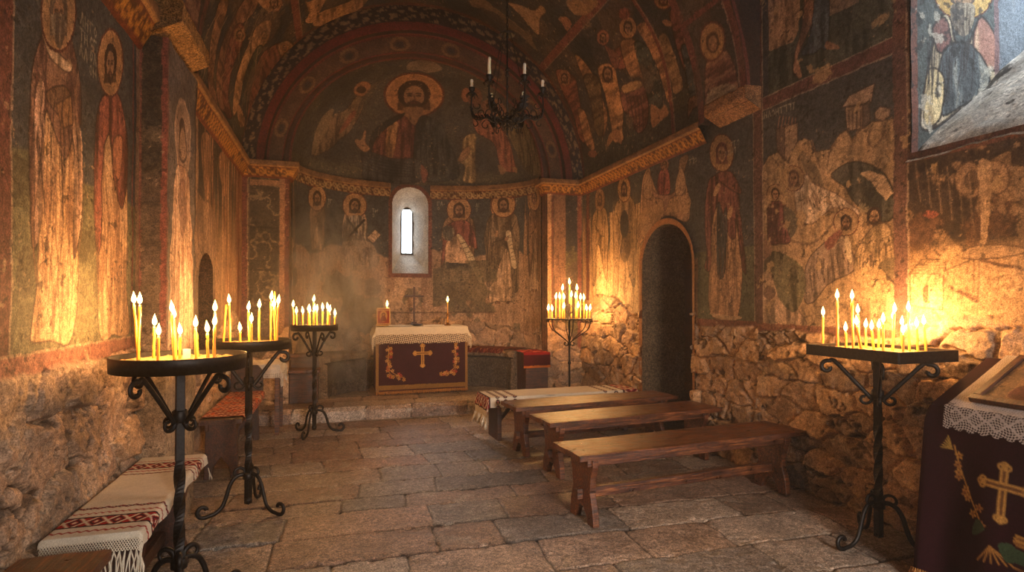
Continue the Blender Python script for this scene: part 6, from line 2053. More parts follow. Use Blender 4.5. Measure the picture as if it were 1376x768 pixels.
def fringe(name, starts, length, mat, parent, r=.0022, spread=.004, seed=1, out=(0, 0)):
    bm = bmesh.new(); rnd = random.Random(seed)
    for p in starts:
        for q in range(3):
            o = Vector((rnd.uniform(-spread, spread), rnd.uniform(-spread, spread), 0)); L = length * rnd.uniform(.75, 1.1)
            p0 = Vector(p); sw = Vector((rnd.uniform(-1, 1) * .012, rnd.uniform(-1, 1) * .012, 0))
            tube(bm, [p0, p0 + o + Vector((out[0] * .3, out[1] * .3, -L * .33)), p0 + o * 1.4 + sw * .5 + Vector((out[0], out[1], -L * .66)), p0 + o * 1.8 + sw + Vector((out[0], out[1], -L))], [r, r * 1.1, r, r * .6], 5)
    return bm_obj(name, bm, M[mat], parent, smooth_=True)


M['linen_thread'] = simple_mat('linen_thread', (206, 192, 170), .9, 0, .15, 120, .2)
M['orange_thread'] = simple_mat('gold_fringe', (150, 98, 44), .8, 0, .4, 140, .6, .004)

# long towel on the left bench: b runs away from the viewer
y0, y1 = 2.53, 3.70; zc = .519
cv = Canvas(-.172, .215, -.012, y1 - y0 + .0, .0042, base=LINEN, seed=51)
for b0, b1, k in ((.055, .078, 'line'), (.115, .235, 'dia'), (.265, .285, 'line'), (.32, .355, 'zig'), (.83, .855, 'zig'), (.88, .90, 'line'), (.925, 1.04, 'dia'), (1.07, 1.085, 'line')): motif(cv, b0, b1, k)
cv.mottling(.16, 3, 4)


def pos_towel(A, B):
    off, z, hang = over_edge(A, .167, zc, .016)
    zz = z + .0035 * (fbm(A * 9, B * 6, 4, 4) - .4) + .002
    wav = .012 * np.sin(B * 23) * sstep(0, .08, hang)
    yb = np.where(B < 0.015, .015 + (B - .015) * .25, B)
    zz = zz - np.where(B < 0.015, (.015 - B) * .9, 0)
    return -.872 + off + np.where(hang > 0, np.sign(A) * .004 + wav, 0), y0 + yb, zz


tw = drape('embroidered_towel', cv, pos_towel, M['cloth'])
tag(tw, 'long white linen towel with red woven bands and knotted fringe on the left bench', 'towel')
xs = np.linspace(-.160, .20, 40)
st = []
for a in xs:
    X, Y, Z = pos_towel(np.array([[a]]), np.array([[-.012]])); st.append((float(X[0, 0]), float(Y[0, 0]) - .002, float(Z[0, 0]) + .002))
bm = bmesh.new()                      # knotted net above the tassels
net = []
for row in range(3):
    for i in range(len(st) - 1):
        a, b = Vector(st[i]), Vector(st[i + 1]); dz = Vector((0, -.003 * row, -.014 * row))
        m = (a + b) / 2 + dz + Vector((0, -.003, -.007)); e = dz + Vector((0, -.003, -.014))
        tube(bm, [a + dz, m, b + e], .0017, 4, caps=False); tube(bm, [b + dz, m, a + e], .0017, 4, caps=False)
net = bm_obj('net_edging', bm, M['linen_thread'], tw)
fringe('fringe', [(p[0], p[1] - .010, p[2] - .042) for p in st[::2]], .10, 'linen_thread', tw, r=.0026, spread=.009, seed=4, out=(0, -.008))
fringe('fringe', [(-.62 - .075, y1 - .002 - i * .0, .44 - .0 * i) for i in range(1)], .07, 'linen_thread', tw, r=.002, spread=.01, seed=5)

# embroidered cloth over the bench nearest the altar, in the bench's own frame
Lc = 1.68
cv = Canvas(-.30, .27, -(Lc / 2 + .21), Lc / 2 + .10, .0055, base=(208, 196, 178), seed=52)
e0, e1 = -(Lc / 2), Lc / 2
for b0, b1, k in ((e0 - .13, e0 + .02, 'dia'), (e0 + .07, e0 + .12, 'hook'), (e0 + .15, e0 + .20, 'hook'), (e0 + .25, e0 + .30, 'hook'), (e1 - .42, e1 - .37, 'hook'), (e1 - .30, e1 - .24, 'hook'), (e1 - .19, e1 + .02, 'dia')): motif(cv, b0, b1, k, (150, 34, 48), (52, 24, 34))
cv.mottling(.14, 4, 4)


def pos_b4(A, B):
    oa, za, ha = over_edge(A, .206, 0, .016); ob, zb, hb = over_edge(B, Lc / 2 + .006, 0, .02)
    z = .444 + za + zb + .003 * (fbm(A * 8, B * 7, 14, 3) - .3)
    oa = oa + np.sign(A) * sstep(0, .04, ha) * (.012 + .008 * np.sin(B * 17)); ob = ob + np.sign(B) * sstep(0, .05, hb) * (.012 + .006 * np.sin(A * 40))
    c, s = math.cos(r4), math.sin(r4)
    return 2.27 + ob * c - oa * s, 5.76 + ob * s + oa * c, z


bc = drape('bench_cloth', cv, pos_b4, M['cloth'])
tag(bc, 'white bench cloth with dark red embroidered ends and a long tasselled edge, nearest the altar', 'cloth')
st = []
for a in np.linspace(-.22, .22, 17):
    X, Y, Z = pos_b4(np.array([[a]]), np.array([[-(Lc / 2 + .20)]])); st.append((float(X[0, 0]) - .004, float(Y[0, 0]), float(Z[0, 0]) + .01))
fringe('fringe', st, .10, 'linen_thread', bc, r=.006, spread=.008, seed=6, out=(-.012, 0))
fr = []
for a in np.linspace(-.21, .21, 17):
    X, Y, Z = pos_b4(np.array([[a]]), np.array([[(Lc / 2 + .095)]])); fr.append((float(X[0, 0]) + .002, float(Y[0, 0]), float(Z[0, 0]) + .005))
fringe('fringe', fr, .07, 'linen_thread', bc, r=.003, spread=.006, seed=7, out=(.004, 0))

# red kilim on the left box-ended bench
cv = Canvas(-.168, .22, 0, 1.33, .006, base=(128, 8, 30), seed=53)
n = fbm(cv.A * 12, cv.B * 12, 9, 3)
row = np.abs(((cv.B / .10) % 1) - .5) * 2; x = np.abs(((cv.A / .07 + np.floor(cv.B / .10) * .5) % 1) - .5) * 2
cv.col = np.where((np.abs(x + row - .9) < .22)[..., None], lin((206, 170, 140)), cv.col)
cv.col = np.where(((x + row) < .35)[..., None], lin((96, 20, 26)), cv.col)
cv.col = np.where(((row > .90))[..., None], lin((104, 16, 18)), cv.col)
cv.col = np.where(((n > .62) & (x > .3))[..., None], lin((196, 96, 62)), cv.col)
m = (np.hypot(cv.A - .13, (cv.B - 1.0) * .7) < .06); cv.col = np.where((m & (np.hypot(cv.A - .13, (cv.B - 1.0) * .7) > .045))[..., None], lin((206, 180, 140)), cv.col)
cv.mottling(.3, 6, 6)


def pos_rug(A, B):
    off, z, hang = over_edge(A, .162, .479, .02)
    return -.855 + off + np.where(hang > 0, .006, 0), 5.07 + B, z + .006 * (fbm(A * 8, B * 7, 24, 3) - .35)


rg = drape('red_rug', cv, pos_rug, M['cloth'])
tag(rg, 'red patterned woven rug covering the box-ended bench by the left wall', 'rug')

# small side table with a crumpled white cloth
t = empty('side_table', (-.80, 6.72, 0)); tag(t, 'small dark side table by the left wall under a white cloth', 'table')
bm = bmesh.new(); bm_box(bm, -.25, .25, -.24, .24, .70, .735); bm_obj('table_top', bm, M['dwood'], t, bevel=.004)
for sx in (-1, 1):
    for sy in (-1, 1):
        bm = bmesh.new(); bm_box(bm, sx * .22 - .022, sx * .22 + .022, sy * .21 - .022, sy * .21 + .022, 0, .70); bm_obj('leg', bm, M['wood'], t, bevel=.003)
cv = Canvas(-.40, .40, -.38, .38, .007, base=(200, 188, 170), seed=54); cv.mottling(.25, 6, 8)


def pos_tc(A, B):
    oa, za, ha = over_edge(A, .256, 0, .02); ob, zb, hb = over_edge(B, .246, 0, .02)
    fl = .014 * np.sin(B * 44 + A * 9); fl2 = .014 * np.sin(A * 42 + 1)
    z = .740 + za + zb + .014 * sstep(.5, .8, fbm(A * 12, B * 12, 30, 4))
    edge = np.minimum(ha, hb)
    z = z + edge * .35
    return -.80 + oa + np.sign(A) * sstep(0, .04, ha) * (.014 + fl), 6.72 + ob + np.sign(B) * sstep(0, .04, hb) * (.014 + fl2), z


al = (.45 + .55 * (np.abs(np.sin(cv.A * 160) * np.sin(cv.B * 160)) < .55)) * 1.0
al = np.where((np.abs(cv.A) > .34) | (np.abs(cv.B) > .33), al, 1.0)
cl = drape('table_cloth', cv, pos_tc, M['lace'], alpha=al)
tag(cl, 'crumpled white lace-edged cloth on the small side table by the left wall', 'tablecloth')

# ------------------------------------------------------------------ masonry benches in the apse
def curved_bench(name, a0, a1, label):
    t = empty(name, (XC, YAP, STEP)); tag(t, label, 'bench')
    t['__o'] = 0; del t['__o']
    n = 90; prof = [(.44, 0), (.44, .42), (.40, .43), (.40, .44), (.47, .45), (.485, .50), (.46, .53), (.20, .535), (-.03, .535)]
    pr = []
    for i in range(len(prof) - 1):
        for tt in np.linspace(0, 1, 7)[:-1]: pr.append(np.array(prof[i]) * (1 - tt) + np.array(prof[i + 1]) * tt)
    pr.append(np.array(prof[-1])); pr = np.array(pr)
    th = np.linspace(a0, a1, n); TH, K = np.meshgrid(th, np.arange(len(pr)), indexing='ij')
    off = pr[K, 0]; z = pr[K, 1]
    nz = .03 * (fbm(TH * 12, z * 9 + K * .05, 71, 4) - .5)
    X = (RA - off + nz) * np.sin(TH); Y = (RAY - off * .9 + nz) * np.cos(TH); Z = z + STEP * 0 + nz * .2
    split = 4 * 6 - 3
    for nm, sl, c in (('masonry_base', slice(0, split + 1), (84, 74, 66)), ('seat_slab', slice(split, len(pr)), (132, 108, 84))):
        cc = np.ones(X[:, sl].shape + (3,)) * lin(c) * (.6 + .8 * fbm(TH[:, sl] * 9, z[:, sl] * 8, 73, 5))[..., None]
        grid_surface(nm, X[:, sl], Y[:, sl], Z[:, sl], M['stone'], cc, parent=t)
    # end faces
    for e, nm in ((0, a0), (n - 1, a1)):
        bm = bmesh.new(); f = [bm.verts.new((X[e, k], Y[e, k], Z[e, k])) for k in range(len(pr))]
        xw, yw = (RA + .02) * math.sin(th[e]), (RAY + .02) * math.cos(th[e])
        f.append(bm.verts.new((xw, yw, .53))); f.append(bm.verts.new((xw, yw, 0)))
        bm.faces.new(f)
        me_c = bm_obj('end_face', bm, M['stone'], t)
        at = me_c.data.color_attributes.new('pigment', 'FLOAT_COLOR', 'POINT')
        for q in range(len(at.data)): at.data[q].color = (*lin((120, 98, 78)), 1)
    return t


curved_bench('masonry_bench', math.radians(-86), math.radians(-36), 'curved stone bench along the left side of the apse wall')
curved_bench('masonry_bench', math.radians(10), math.radians(86), 'curved stone bench along the right side of the apse wall, partly under rugs')

# plank seat in front of the left end
t = empty('stepped_seat', (-.40, 7.62, STEP)); tag(t, 'low reddish plank seat with a second board above it, left side of the apse', 'bench')
bm = bmesh.new(); bm_box(bm, -.13, .20, -.20, .16, 0, .36); bm_obj('base', bm, M['dwood'], t, bevel=.008)
bm = bmesh.new(); bm_box(bm, -.14, .22, -.23, .16, .36, .40); bm_obj('seat', bm, M['wood'], t, bevel=.006)
bm = bmesh.new(); bm_box(bm, -.14, .22, .02, .18, .53, .575); bm_obj('shelf_board', bm, M['wood'], t, bevel=.006)
bm = bmesh.new(); bm_box(bm, -.13, .20, .05, .17, .40, .53); bm_obj('riser', bm, M['dwood'], t, bevel=.006)


def apse_rug(name, a0, a1, label, paint, drop=.16, endfold=0.0):
    na, nb = 60, 120
    t_ = np.linspace(0, 1, na); th = np.linspace(a0, a1, nb)
    TH, T = np.meshgrid(th, t_, indexing='ij')
    s = T * (.44 + drop)                     # from the wall outwards, then down
    off = np.minimum(s, .495); hang = np.maximum(s - .44, 0)
    off = off + .006 * np.sin(TH * 60) * sstep(0, .05, hang) + .004
    z = .55 - hang + .008 * (fbm(TH * 14, T * 6, 81, 3) - .3)
    endd = np.maximum(TH - (a1 - endfold), 0) if endfold else 0 * TH
    X = XC + (RA - off) * np.sin(TH - endd); Y = YAP + (RAY - off * .9) * np.cos(TH - endd) - np.where(endd > 0, .012, 0)
    z = z - endd * RAY * 1.0
    col = paint(TH, T)
    return tag(grid_surface(name, X, Y, z + STEP, M['cloth'], col), label, 'rug')


def p_rug1(TH, T):
    c = np.ones(TH.shape + (3,)) * lin((84, 26, 24))
    w = np.abs(((TH * 9) % 1) - .5) * 2; v = np.abs(T - .45) * 2
    c = np.where((np.abs(w + v - .9) < .14)[..., None], lin((150, 104, 72)), c)
    c = np.where(((w > .9))[..., None], lin((60, 40, 44)), c)
    c = np.where((fbm(TH * 40, T * 14, 5, 3) > .6)[..., None], lin((120, 60, 46)), c)
    return c * (.7 + .6 * fbm(TH * 60, T * 30, 6, 3))[..., None]


def p_rug2(TH, T):
    c = np.ones(TH.shape + (3,)) * lin((150, 26, 28))
    c = np.where((fbm(TH * 50, T * 16, 7, 3) > .56)[..., None], lin((200, 120, 96)), c)
    c = np.where((T > .75)[..., None], lin((92, 18, 22)), c); c = np.where((T > .93)[..., None], lin((176, 92, 40)), c)
    return c * (.7 + .6 * fbm(TH * 60, T * 30, 8, 3))[..., None]


apse_rug('patterned_rug', math.radians(12), math.radians(74), 'dark red patterned rug running along the curved right apse bench', p_rug1, drop=.06)

# block with red cover at the opening of the apse
t = empty('end_seat', (2.58, 7.50, STEP)); tag(t, 'square dark seat block beneath a bright red cover, right end of the apse bench', 'seat')
bm = bmesh.new(); bm_box(bm, -.16, .16, -.16, .30, 0, .53); bm_obj('base', bm, M['dwood'], t, bevel=.012)
cv = Canvas(-.19, .19, -.36, .34, .006, base=(120, 22, 26), seed=55)
pt = fbm(cv.A * 22, cv.B * 22, 91, 3)
cv.col = np.where(((pt > .58) & (cv.B > -.14))[..., None], lin((196, 96, 84)), cv.col)
cv.col = np.where((cv.B < -.19)[..., None], lin((70, 18, 24)), cv.col); cv.rect(-.3, .3, -.46, -.33, (178, 96, 40)); cv.mottling(.25, 5, 8)


def pos_es(A, B):
    ob, zb, hb = over_edge(B, .165, 0, .02)
    ob = np.where(B > .14, B, ob); zb = np.where(B > .14, 0, zb)
    return 2.58 + A, 7.50 + ob - .003 * (hb > 0), STEP + .54 + zb + .006 * (fbm(A * 12, B * 12, 3, 3) - .3)


tag(drape('seat_cover', cv, pos_es, M['cloth']), 'bright red cover with an orange hem hanging over the end seat of the apse', 'cover')

# ------------------------------------------------------------------ altar
AX, AY = 1.11, 8.02
t = empty('altar', (AX, AY, STEP)); tag(t, 'stone altar table in the apse under a burgundy frontal and white cloth', 'altar')
AW, AD, AH = .59, .26, .885
bm = bmesh.new(); bm_box(bm, -AW + .03, AW - .03, -AD + .03, AD - .03, 0, AH - .06); bm_obj('base', bm, M['dwood'], t, bevel=.01)
bm = bmesh.new(); bm_box(bm, -AW, AW, -AD, AD, AH - .06, AH); bm_obj('table_top', bm, M['dwood'], t, bevel=.006)
bm = bmesh.new(); bm_box(bm, -AW + .0, AW - .0, -AD + .0, AD, 0, .03); bm_obj('plinth', bm, M['dwood'], t, bevel=.006)


def goldwork(cv, pts, w, c=(176, 128, 62)): cv.stroke(pts, w, c, .95)


def flourish(cv, path, seed, sc, c=(176, 128, 62), c2=(150, 84, 52)):
    rnd = random.Random(seed); P = smooth(path, 6, False)
    cv.stroke(path, sc * .18, c, .9)
    for i in range(2, len(P), 2):
        p = P[i]; a = rnd.uniform(0, 6.28)
        cx, cy = p[0] + sc * .9 * math.cos(a), p[1] + sc * .9 * math.sin(a)
        for k in range(5):
            b = a + k * 1.257
            cv.ell((cx + sc * .42 * math.cos(b), cy + sc * .42 * math.sin(b)), sc * .34, sc * .2, c if i % 4 else c2, rot=b, alpha=.95)
        cv.ell((cx, cy), sc * .22, sc * .22, (96, 52, 36))


def orthodox_cross(cv, a, b, H, c=(178, 132, 68), W=None):
    W = W or H * .38
    for (x0, y0, x1, y1) in ((a, b - H * .5, a, b + H * .32), (a - W, b + .06 * H, a + W, b + .06 * H)):
        cv.stroke([(x0, y0), (x1, y1)], H * .13, c, 1, sm=False); cv.stroke([(x0, y0), (x1, y1)], H * .05, (96, 60, 36), 1, sm=False)
    for (x, y) in ((a, b + H * .38), (a - W - H * .03, b + .06 * H), (a + W + H * .03, b + .06 * H), (a, b - H * .48)):
        for k in range(3):
            an = math.atan2(y - b - .06 * H, x - a) + (k - 1) * 1.2
            cv.ell((x + H * .055 * math.cos(an), y + H * .055 * math.sin(an)), H * .062, H * .062, c, ring=.45)
        cv.ell((x, y), H * .04, H * .04, c)


cv = Canvas(-AW - .02, AW + .02, 0, AH - .02, .0045, base=(52, 20, 30), seed=56, wob=.002)
orthodox_cross(cv, 0, .49, .30, W=.085)
for s in (-1, 1):
    flourish(cv, [(s * .45, .62), (s * .44, .50), (s * .45, .36), (s * .42, .24), (s * .33, .21), (s * .24, .19)], 3 + s, .034, c2=(158, 60, 44)); flourish(cv, [(s * .43, .60), (s * .455, .44), (s * .43, .30), (s * .30, .20)], 13 + s, .030, c=(190, 142, 84), c2=(140, 96, 50))
cv.rect(-AW - .02, -AW + .02, 0, 1, (128, 94, 54)); cv.rect(AW - .014, AW + .02, 0, 1, (128, 94, 54)); cv.rect(-AW - .02, AW + .02, .03, .09, (122, 88, 46))
cv.mottling(.2, 7, 6)


def pos_fr(A, B):
    fold = .006 * np.sin(A * 14) * (1 - B)
    zlow = .035 + .014 * (A + AW) * .5
    return AX + A, AY - AD - .012 - fold * .8 - .012 * (1 - B), STEP + np.maximum(B, 0) * (AH - zlow) / (AH - .02) + zlow


fr_ = tag(drape('altar_frontal', cv, pos_fr, M['velvet']), 'burgundy altar frontal with gold cross, floral embroidery and gold fringe', 'altar cloth')
st = [(AX - AW - .01 + i * (2 * AW + .02) / 70, AY - AD - .026, STEP + .05 + .014 * (i / 70.0 * AW * 2) * .5) for i in range(71)]
fringe('fringe', st, .045, 'orange_thread', fr_, r=.0055, spread=.004, seed=11)
# side panels of the frontal
for s in (-1, 1):
    bm = bmesh.new(); bm_box(bm, AX + s * (AW + .012) - .003, AX + s * (AW + .012) + .003, AY - AD - .01, AY + AD, STEP + .04, STEP + AH - .02)
    o = bm_obj('side_panel', bm, M['velvet'], fr_)
    at = o.data.color_attributes.new('pigment', 'FLOAT_COLOR', 'POINT')
    for q in range(len(at.data)): at.data[q].color = (*lin((70, 22, 30)), 1)

cv = Canvas(-AW - .27, AW + .27, -AD - .25, AD + .12, .0055, base=(206, 190, 166), seed=57)
bord = np.minimum(AD + .25 + cv.B, AW + .27 - np.abs(cv.A))
lac = (bord < .125)
hol = (np.abs(np.sin(cv.A * 120 + np.sin(cv.B * 60)) * np.sin(cv.B * 130 + np.sin(cv.A * 50))) + .3 * fbm(cv.A * 60, cv.B * 60, 3, 2))
al = np.where(lac & (hol > .62), 0.12, 1.0); sc = np.abs(((cv.A / .03) % 1) - .5) * 2
al = np.where(bord < .012 * sc, 0.0, al); al = np.where((bord > .118) & (bord < .13), 1, al)
cv.col = np.where((lac & (hol > .45))[..., None], lin((170, 140, 108)), cv.col); cv.mottling(.14, 8, 5)


def pos_ac(A, B):
    oa, za, ha = over_edge(A, AW + .024, 0, .02)
    ob, zb, hb = over_edge(B, AD + .034, 0, .02)
    ob = np.where(B > AD - .01, AD - .01 + 0 * B, ob); zb = np.where(B > AD - .01, 0, zb)
    z = STEP + AH + .006 + za + zb + np.minimum(ha, hb) * .75 + .003 * (fbm(A * 7, B * 7, 3, 3) - .3)
    return AX + oa + np.sign(A) * sstep(0, .1, ha) * (.035 + .012 * np.sin(B * 30)), AY + ob - sstep(0, .1, hb) * (.012 + .008 * np.sin(A * 19)) * (B < 0), z


tag(drape('altar_cloth', cv, pos_ac, M['lace'], alpha=al), 'white altar cloth with a deep lace border over the burgundy frontal', 'altar cloth')
TZ = STEP + AH + .010

# things on the altar
M['glass_red'] = simple_mat('amber_lantern_glass', (176, 84, 54), .3, 0, .4, 60, 0)
x, y = cam_xy(515.5, 7.86)
t = empty('altar_lantern', (x, y, TZ), -.1); tag(t, 'small square red and gilt icon lantern at the left end of the altar', 'lantern')
bm = bmesh.new(); bm_box(bm, -.10, .10, -.06, .06, 0, .018); bm_box(bm, -.09, .09, -.055, .055, .225, .24); bm_obj('base', bm, M['brass'], t, bevel=.003)
for sx in (-1, 1):
    for sy in (-1, 1):
        bm = bmesh.new(); bm_box(bm, sx * .082 - .006, sx * .082 + .006, sy * .048 - .006, sy * .048 + .006, .018, .225); bm_obj('post', bm, M['brass'], t)
cv = Canvas(-.078, .078, .02, .225, .004, base=(150, 52, 40), seed=58, wob=.001)
cv.ell((0, .13), .05, .075, (190, 140, 80)); cv.ell((0, .15), .025, .028, (90, 44, 34)); cv.poly([(-.035, .07), (.035, .07), (.02, .13), (-.02, .13)], (120, 50, 44)); cv.ell((0, .15), .014, .016, (170, 120, 80))
for k in range(7): cv.ell((-.07 + k * .023, .21), .008, .008, (206, 170, 110)); cv.ell((-.07 + k * .023, .03), .008, .008, (206, 170, 110))
grid_surface('icon_panel', cv.A, np.full(cv.A.shape, -.046), cv.B, M['cloth'], cv.col, parent=t)
lx, ly = cam_xy(521, 7.80)
candle((lx, y - .0, TZ + .238), (lx, y, TZ + .262), .014, 'small lit candle burning on top of the icon lantern on the altar', None, True, 'iwax', .8, 1.5)
x, y = cam_xy(556.5, 8.12)
t = empty('standing_cross', (x, y, TZ)); tag(t, 'tall plain dark wooden cross standing on the altar below the window', 'cross')
bm = bmesh.new(); bm_box(bm, -.055, .055, -.04, .04, 0, .02); bm_box(bm, -.035, .035, -.028, .028, .02, .045); bm_obj('base', bm, M['dwood'], t, bevel=.003)
bm = bmesh.new(); bm_box(bm, -.014, .014, -.010, .010, .045, .53); bm_obj('upright', bm, M['dwood'], t, bevel=.002)
bm = bmesh.new(); bm_box(bm, -.135, .135, -.0105, .0105, .385, .412); bm_obj('crossbar', bm, M['dwood'], t, bevel=.002)
x, y = cam_xy(601.5, 7.98)
t = empty('candlestick', (x, y, TZ)); tag(t, 'turned brass candlestick at the right end of the altar', 'candlestick')
bm = bmesh.new(); lathe(bm, [(0, 0), (.045, 0), (.046, .008), (.022, .018), (.012, .04), (.018, .06), (.010, .08), (.016, .115), (.012, .135), (.022, .155), (.022, .165), (.008, .166), (0, .160)], 20); iron('stem', bm, t)
t.children[0].data.materials[0] = M['brass']
candle((x, y, TZ + .162), (x, y, cam_z(405.5, 7.98)), .0075, 'single lit candle in the brass candlestick at the right end of the altar', None, True, 'wax', .9, 1.5)
x, y = cam_xy(560, 7.88)
bm = bmesh.new(); lathe(bm, [(0, .004), (.05, .004), (.085, .018), (.09, .022), (.085, .022), (.05, .010), (0, .010)], 28)
tag(bm_obj('shallow_dish', bm, M['iron'], smooth_=True, loc=(x, y, TZ)), 'shallow dark metal dish in the middle of the altar', 'dish')
for px, w, lab in ((538, .16, 'folded white napkin on the altar, left of the dark dish'), (582, .14, 'folded white napkin on the altar, right of the dark dish')):
    x, y = cam_xy(px, 7.88)
    bm = bmesh.new(); bm_box(bm, -w, w, -.07, .07, 0, .007)
    bmesh.ops.subdivide_edges(bm, edges=bm.edges[:], cuts=8, use_grid_fill=True)
    for v in bm.verts: v.co.z += .006 * max(0, math.sin(v.co.x * 26 + v.co.y * 20)) * (v.co.z > .003)
    tag(bm_obj('napkin', bm, M['linen_thread'], smooth_=False, loc=(x, y, TZ)), lab, 'napkin')

# ------------------------------------------------------------------ lectern with the icon, lower right
LX0, LX1, LY0, LY1, LZ0, LZ1 = 2.83, 3.22, 1.30, 2.15, .885, 1.10
t = empty('lectern', ((LX0 + LX1) / 2, (LY0 + LY1) / 2, 0)); tag(t, 'sloping wooden lectern in the lower right corner, wholly covered by burgundy velvet', 'lectern')
ox, oy = (LX0 + LX1) / 2, (LY0 + LY1) / 2
for sx in (LX0 + .05, LX1 - .04):
    for sy in (LY0 + .05, LY1 - .06):
        bm = bmesh.new(); bm_box(bm, sx - .022 - ox, sx + .022 - ox, sy - .022 - oy, sy + .022 - oy, 0, .84 + (sx - LX0) * .3); bm_obj('leg', bm, M['dwood'], t)
bm = bmesh.new()
k = (LZ1 - LZ0) / (LX1 - LX0)
extr(bm, [(LX0 - ox, LZ0 - .035), (LX1 - ox, LZ1 - .035), (LX1 - ox, LZ1 - .008), (LX0 - ox, LZ0 - .008)], 1, lambda p, q: Vector((p[0], (LY0 if q < 0 else LY1) - oy, p[1])))
bm_obj('desk_board', bm, M['dwood'], t)
# velvet: profile goes from the wall edge over the slope and down the nave side; ends hang too
cv = Canvas(LY0 - .50, LY1 + .50, 0, .46 + .92, .0055, base=(38, 8, 15), seed=59, wob=.0025)
# a = along the wall, b = from wall edge (1.38) down to the hem (0); nave face is b < .92
ca, cb = 1.80, .60
orthodox_cross(cv, ca, cb, .25, W=.075)
flourish(cv, [(2.03, .74), (2.00, .64), (1.95, .54), (1.90, .46), (1.87, .40)], 5, .026, c2=(160, 110, 56)); flourish(cv, [(1.58, .74), (1.62, .60), (1.68, .48), (1.74, .40)], 6, .024, c2=(160, 110, 56))
for k2 in range(6): cv.stroke([(2.04, .72), (2.06 + .006 * k2, .78 - .012 * k2)], .004, (150, 120, 60)); cv.stroke([(1.83, .34), (1.88 - .03 * k2, .26 + .006 * k2)], .006, (160, 112, 56))
cv.poly([(1.80, .36), (1.76, .30), (1.70, .34), (1.75, .38)], (50, 66, 46)); cv.poly([(1.86, .40), (1.92, .36), (1.90, .44)], (54, 64, 44))
cv.mottling(.2, 9, 5)


def pos_lv(A, B):
    slope = math.hypot(LX1 - LX0, LZ1 - LZ0)
    up = np.clip((B - .92) / .46, 0, 1)
    down = np.maximum(.92 - B, 0)                # length hanging on the nave side
    X = LX0 + (LX1 - LX0) * up; Z = LZ0 + (LZ1 - LZ0) * up
    ya = np.clip(A, LY0 - .008, LY1 + .008); over = np.abs(A - ya)         # length hanging at the ends
    sgn = np.sign(A - ya)
    X = X - sstep(0, .05, down) * (.012 + .09 * down * (.6 + .5 * np.sin(A * 8.0 + 1.0))) - .02 * np.sin(A * 21) * down
    flare = .05 * down
    Y = ya + sgn * np.minimum(over, .02) + sgn * over * .13 + np.where(A > oy, flare, -flare) * 1.0
    top_over = np.where(down > 0, 0, over)
    # corner: cloth beyond the end of the desk falls and wraps
    fall = np.maximum(down, over * 1.75)
    Z = np.where(down > 0, LZ0 - np.maximum(down, 0), Z) - np.where(over > 0, over * 1.72 * (1 - down / .92), 0)
    X = X + np.where((over > 0) & (down > 0), over * .55 * (down / .92), 0)
    Z = np.maximum(Z, .012 + .006 * np.sin(A * 30))
    Z = Z + .004
    return X, Y, Z


lv = drape('lectern_velvet', cv, pos_lv, M['velvet'])
tag(lv, 'burgundy velvet cover with gold cross and flower embroidery on the lectern, lower right', 'cover')
st = []
for a in np.linspace(LY0 - .3, LY1 + .25, 150):
    X, Y, Z = pos_lv(np.array([[a]]), np.array([[.03]])); st.append((float(X[0, 0]) - .006, float(Y[0, 0]), float(Z[0, 0]) + .045))
fringe('fringe', st, .05, 'orange_thread', lv, r=.0035, spread=.004, seed=13)
# lace runner over the slope with a scalloped hanging edge
cv = Canvas(LY0 + .0, LY1 - .07, -.11, .47, .0028, base=(168, 154, 148), seed=60)
sc = np.abs(np.sin(cv.A * PI / .055)); lacez = cv.B < 0.0
hol = np.abs(np.sin(cv.A * 260 + 2 * np.sin(cv.B * 60)) * np.sin(cv.B * 280 + 2 * np.sin(cv.A * 50)))
dm = np.abs(((cv.A / .09) % 1) - .5) * 2 + np.abs((cv.B + .045) / .04)
al = np.where(lacez & (hol > .42) & (np.abs(dm - .9) > .16), .15, 1.0); al = np.where((cv.B > 0) & (hol > .75), .6, al)
al = np.where(cv.B < -.11 + .016 * (1 - sc), 0, al)
e2 = LY1 - .07 - cv.A; al = np.where((e2 < .03) & (cv.B < .02 + .0) & (hol > .4), .1, al)
cv.mottling(.2, 5, 8)


def pos_lr(A, B):
    s = math.hypot(LX1 - LX0, LZ1 - LZ0); up = np.clip(B, 0, None) / s; dn = np.maximum(-B, 0)
    return LX0 + (LX1 - LX0) * up - .014 * (dn > 0) - dn * .14 - .012 * up * 0, A, LZ0 + (LZ1 - LZ0) * up + .010 - dn + .004 * (fbm(A * 9, B * 9, 4, 3) - .3)


tag(drape('lace_runner', cv, pos_lr, M['lace'], alpha=al), 'white scalloped lace runner over the velvet lectern, beneath the framed icon', 'lace cloth')
# framed icon lying on the slope
t = empty('framed_icon', (LX0 + .035, LY1 - .15, LZ0 + .035)); t.rotation_euler = (0, -math.atan2(LZ1 - LZ0, LX1 - LX0), math.radians(0))
tag(t, 'dark framed gilded icon lying on the lace-covered lectern, lower right', 'icon')
IW, IL = .40, .62; fw = .035
for nm, (x0, x1, y0_, y1_) in (('frame', (0, fw, -IL, 0)), ('frame', (IW - fw, IW, -IL, 0)), ('frame', (fw, IW - fw, -fw, 0)), ('frame', (fw, IW - fw, -IL, -IL + fw))):
    bm = bmesh.new(); bm_box(bm, x0, x1, y0_, y1_, 0, .026); bm_obj('frame_side', bm, M['dwood'], t, bevel=.004)
cv = Canvas(fw, IW - fw, -IL + fw, -fw, .004, base=(150, 104, 52), seed=61)
cv.ell((.24, -.30), .10, .10, (184, 138, 70)); cv.ell((.235, -.30), .05, .05, (90, 56, 38)); cv.poly([(.06, -.44), (.20, -.42), (.20, -.18), (.06, -.14)], (104, 52, 40), shade=dr((104, 52, 40)))
cv.poly([(.05, -.12), (.30, -.10), (.28, -.06), (.06, -.05)], (116, 88, 52), .8); cv.mottling(.6, 5, 12)
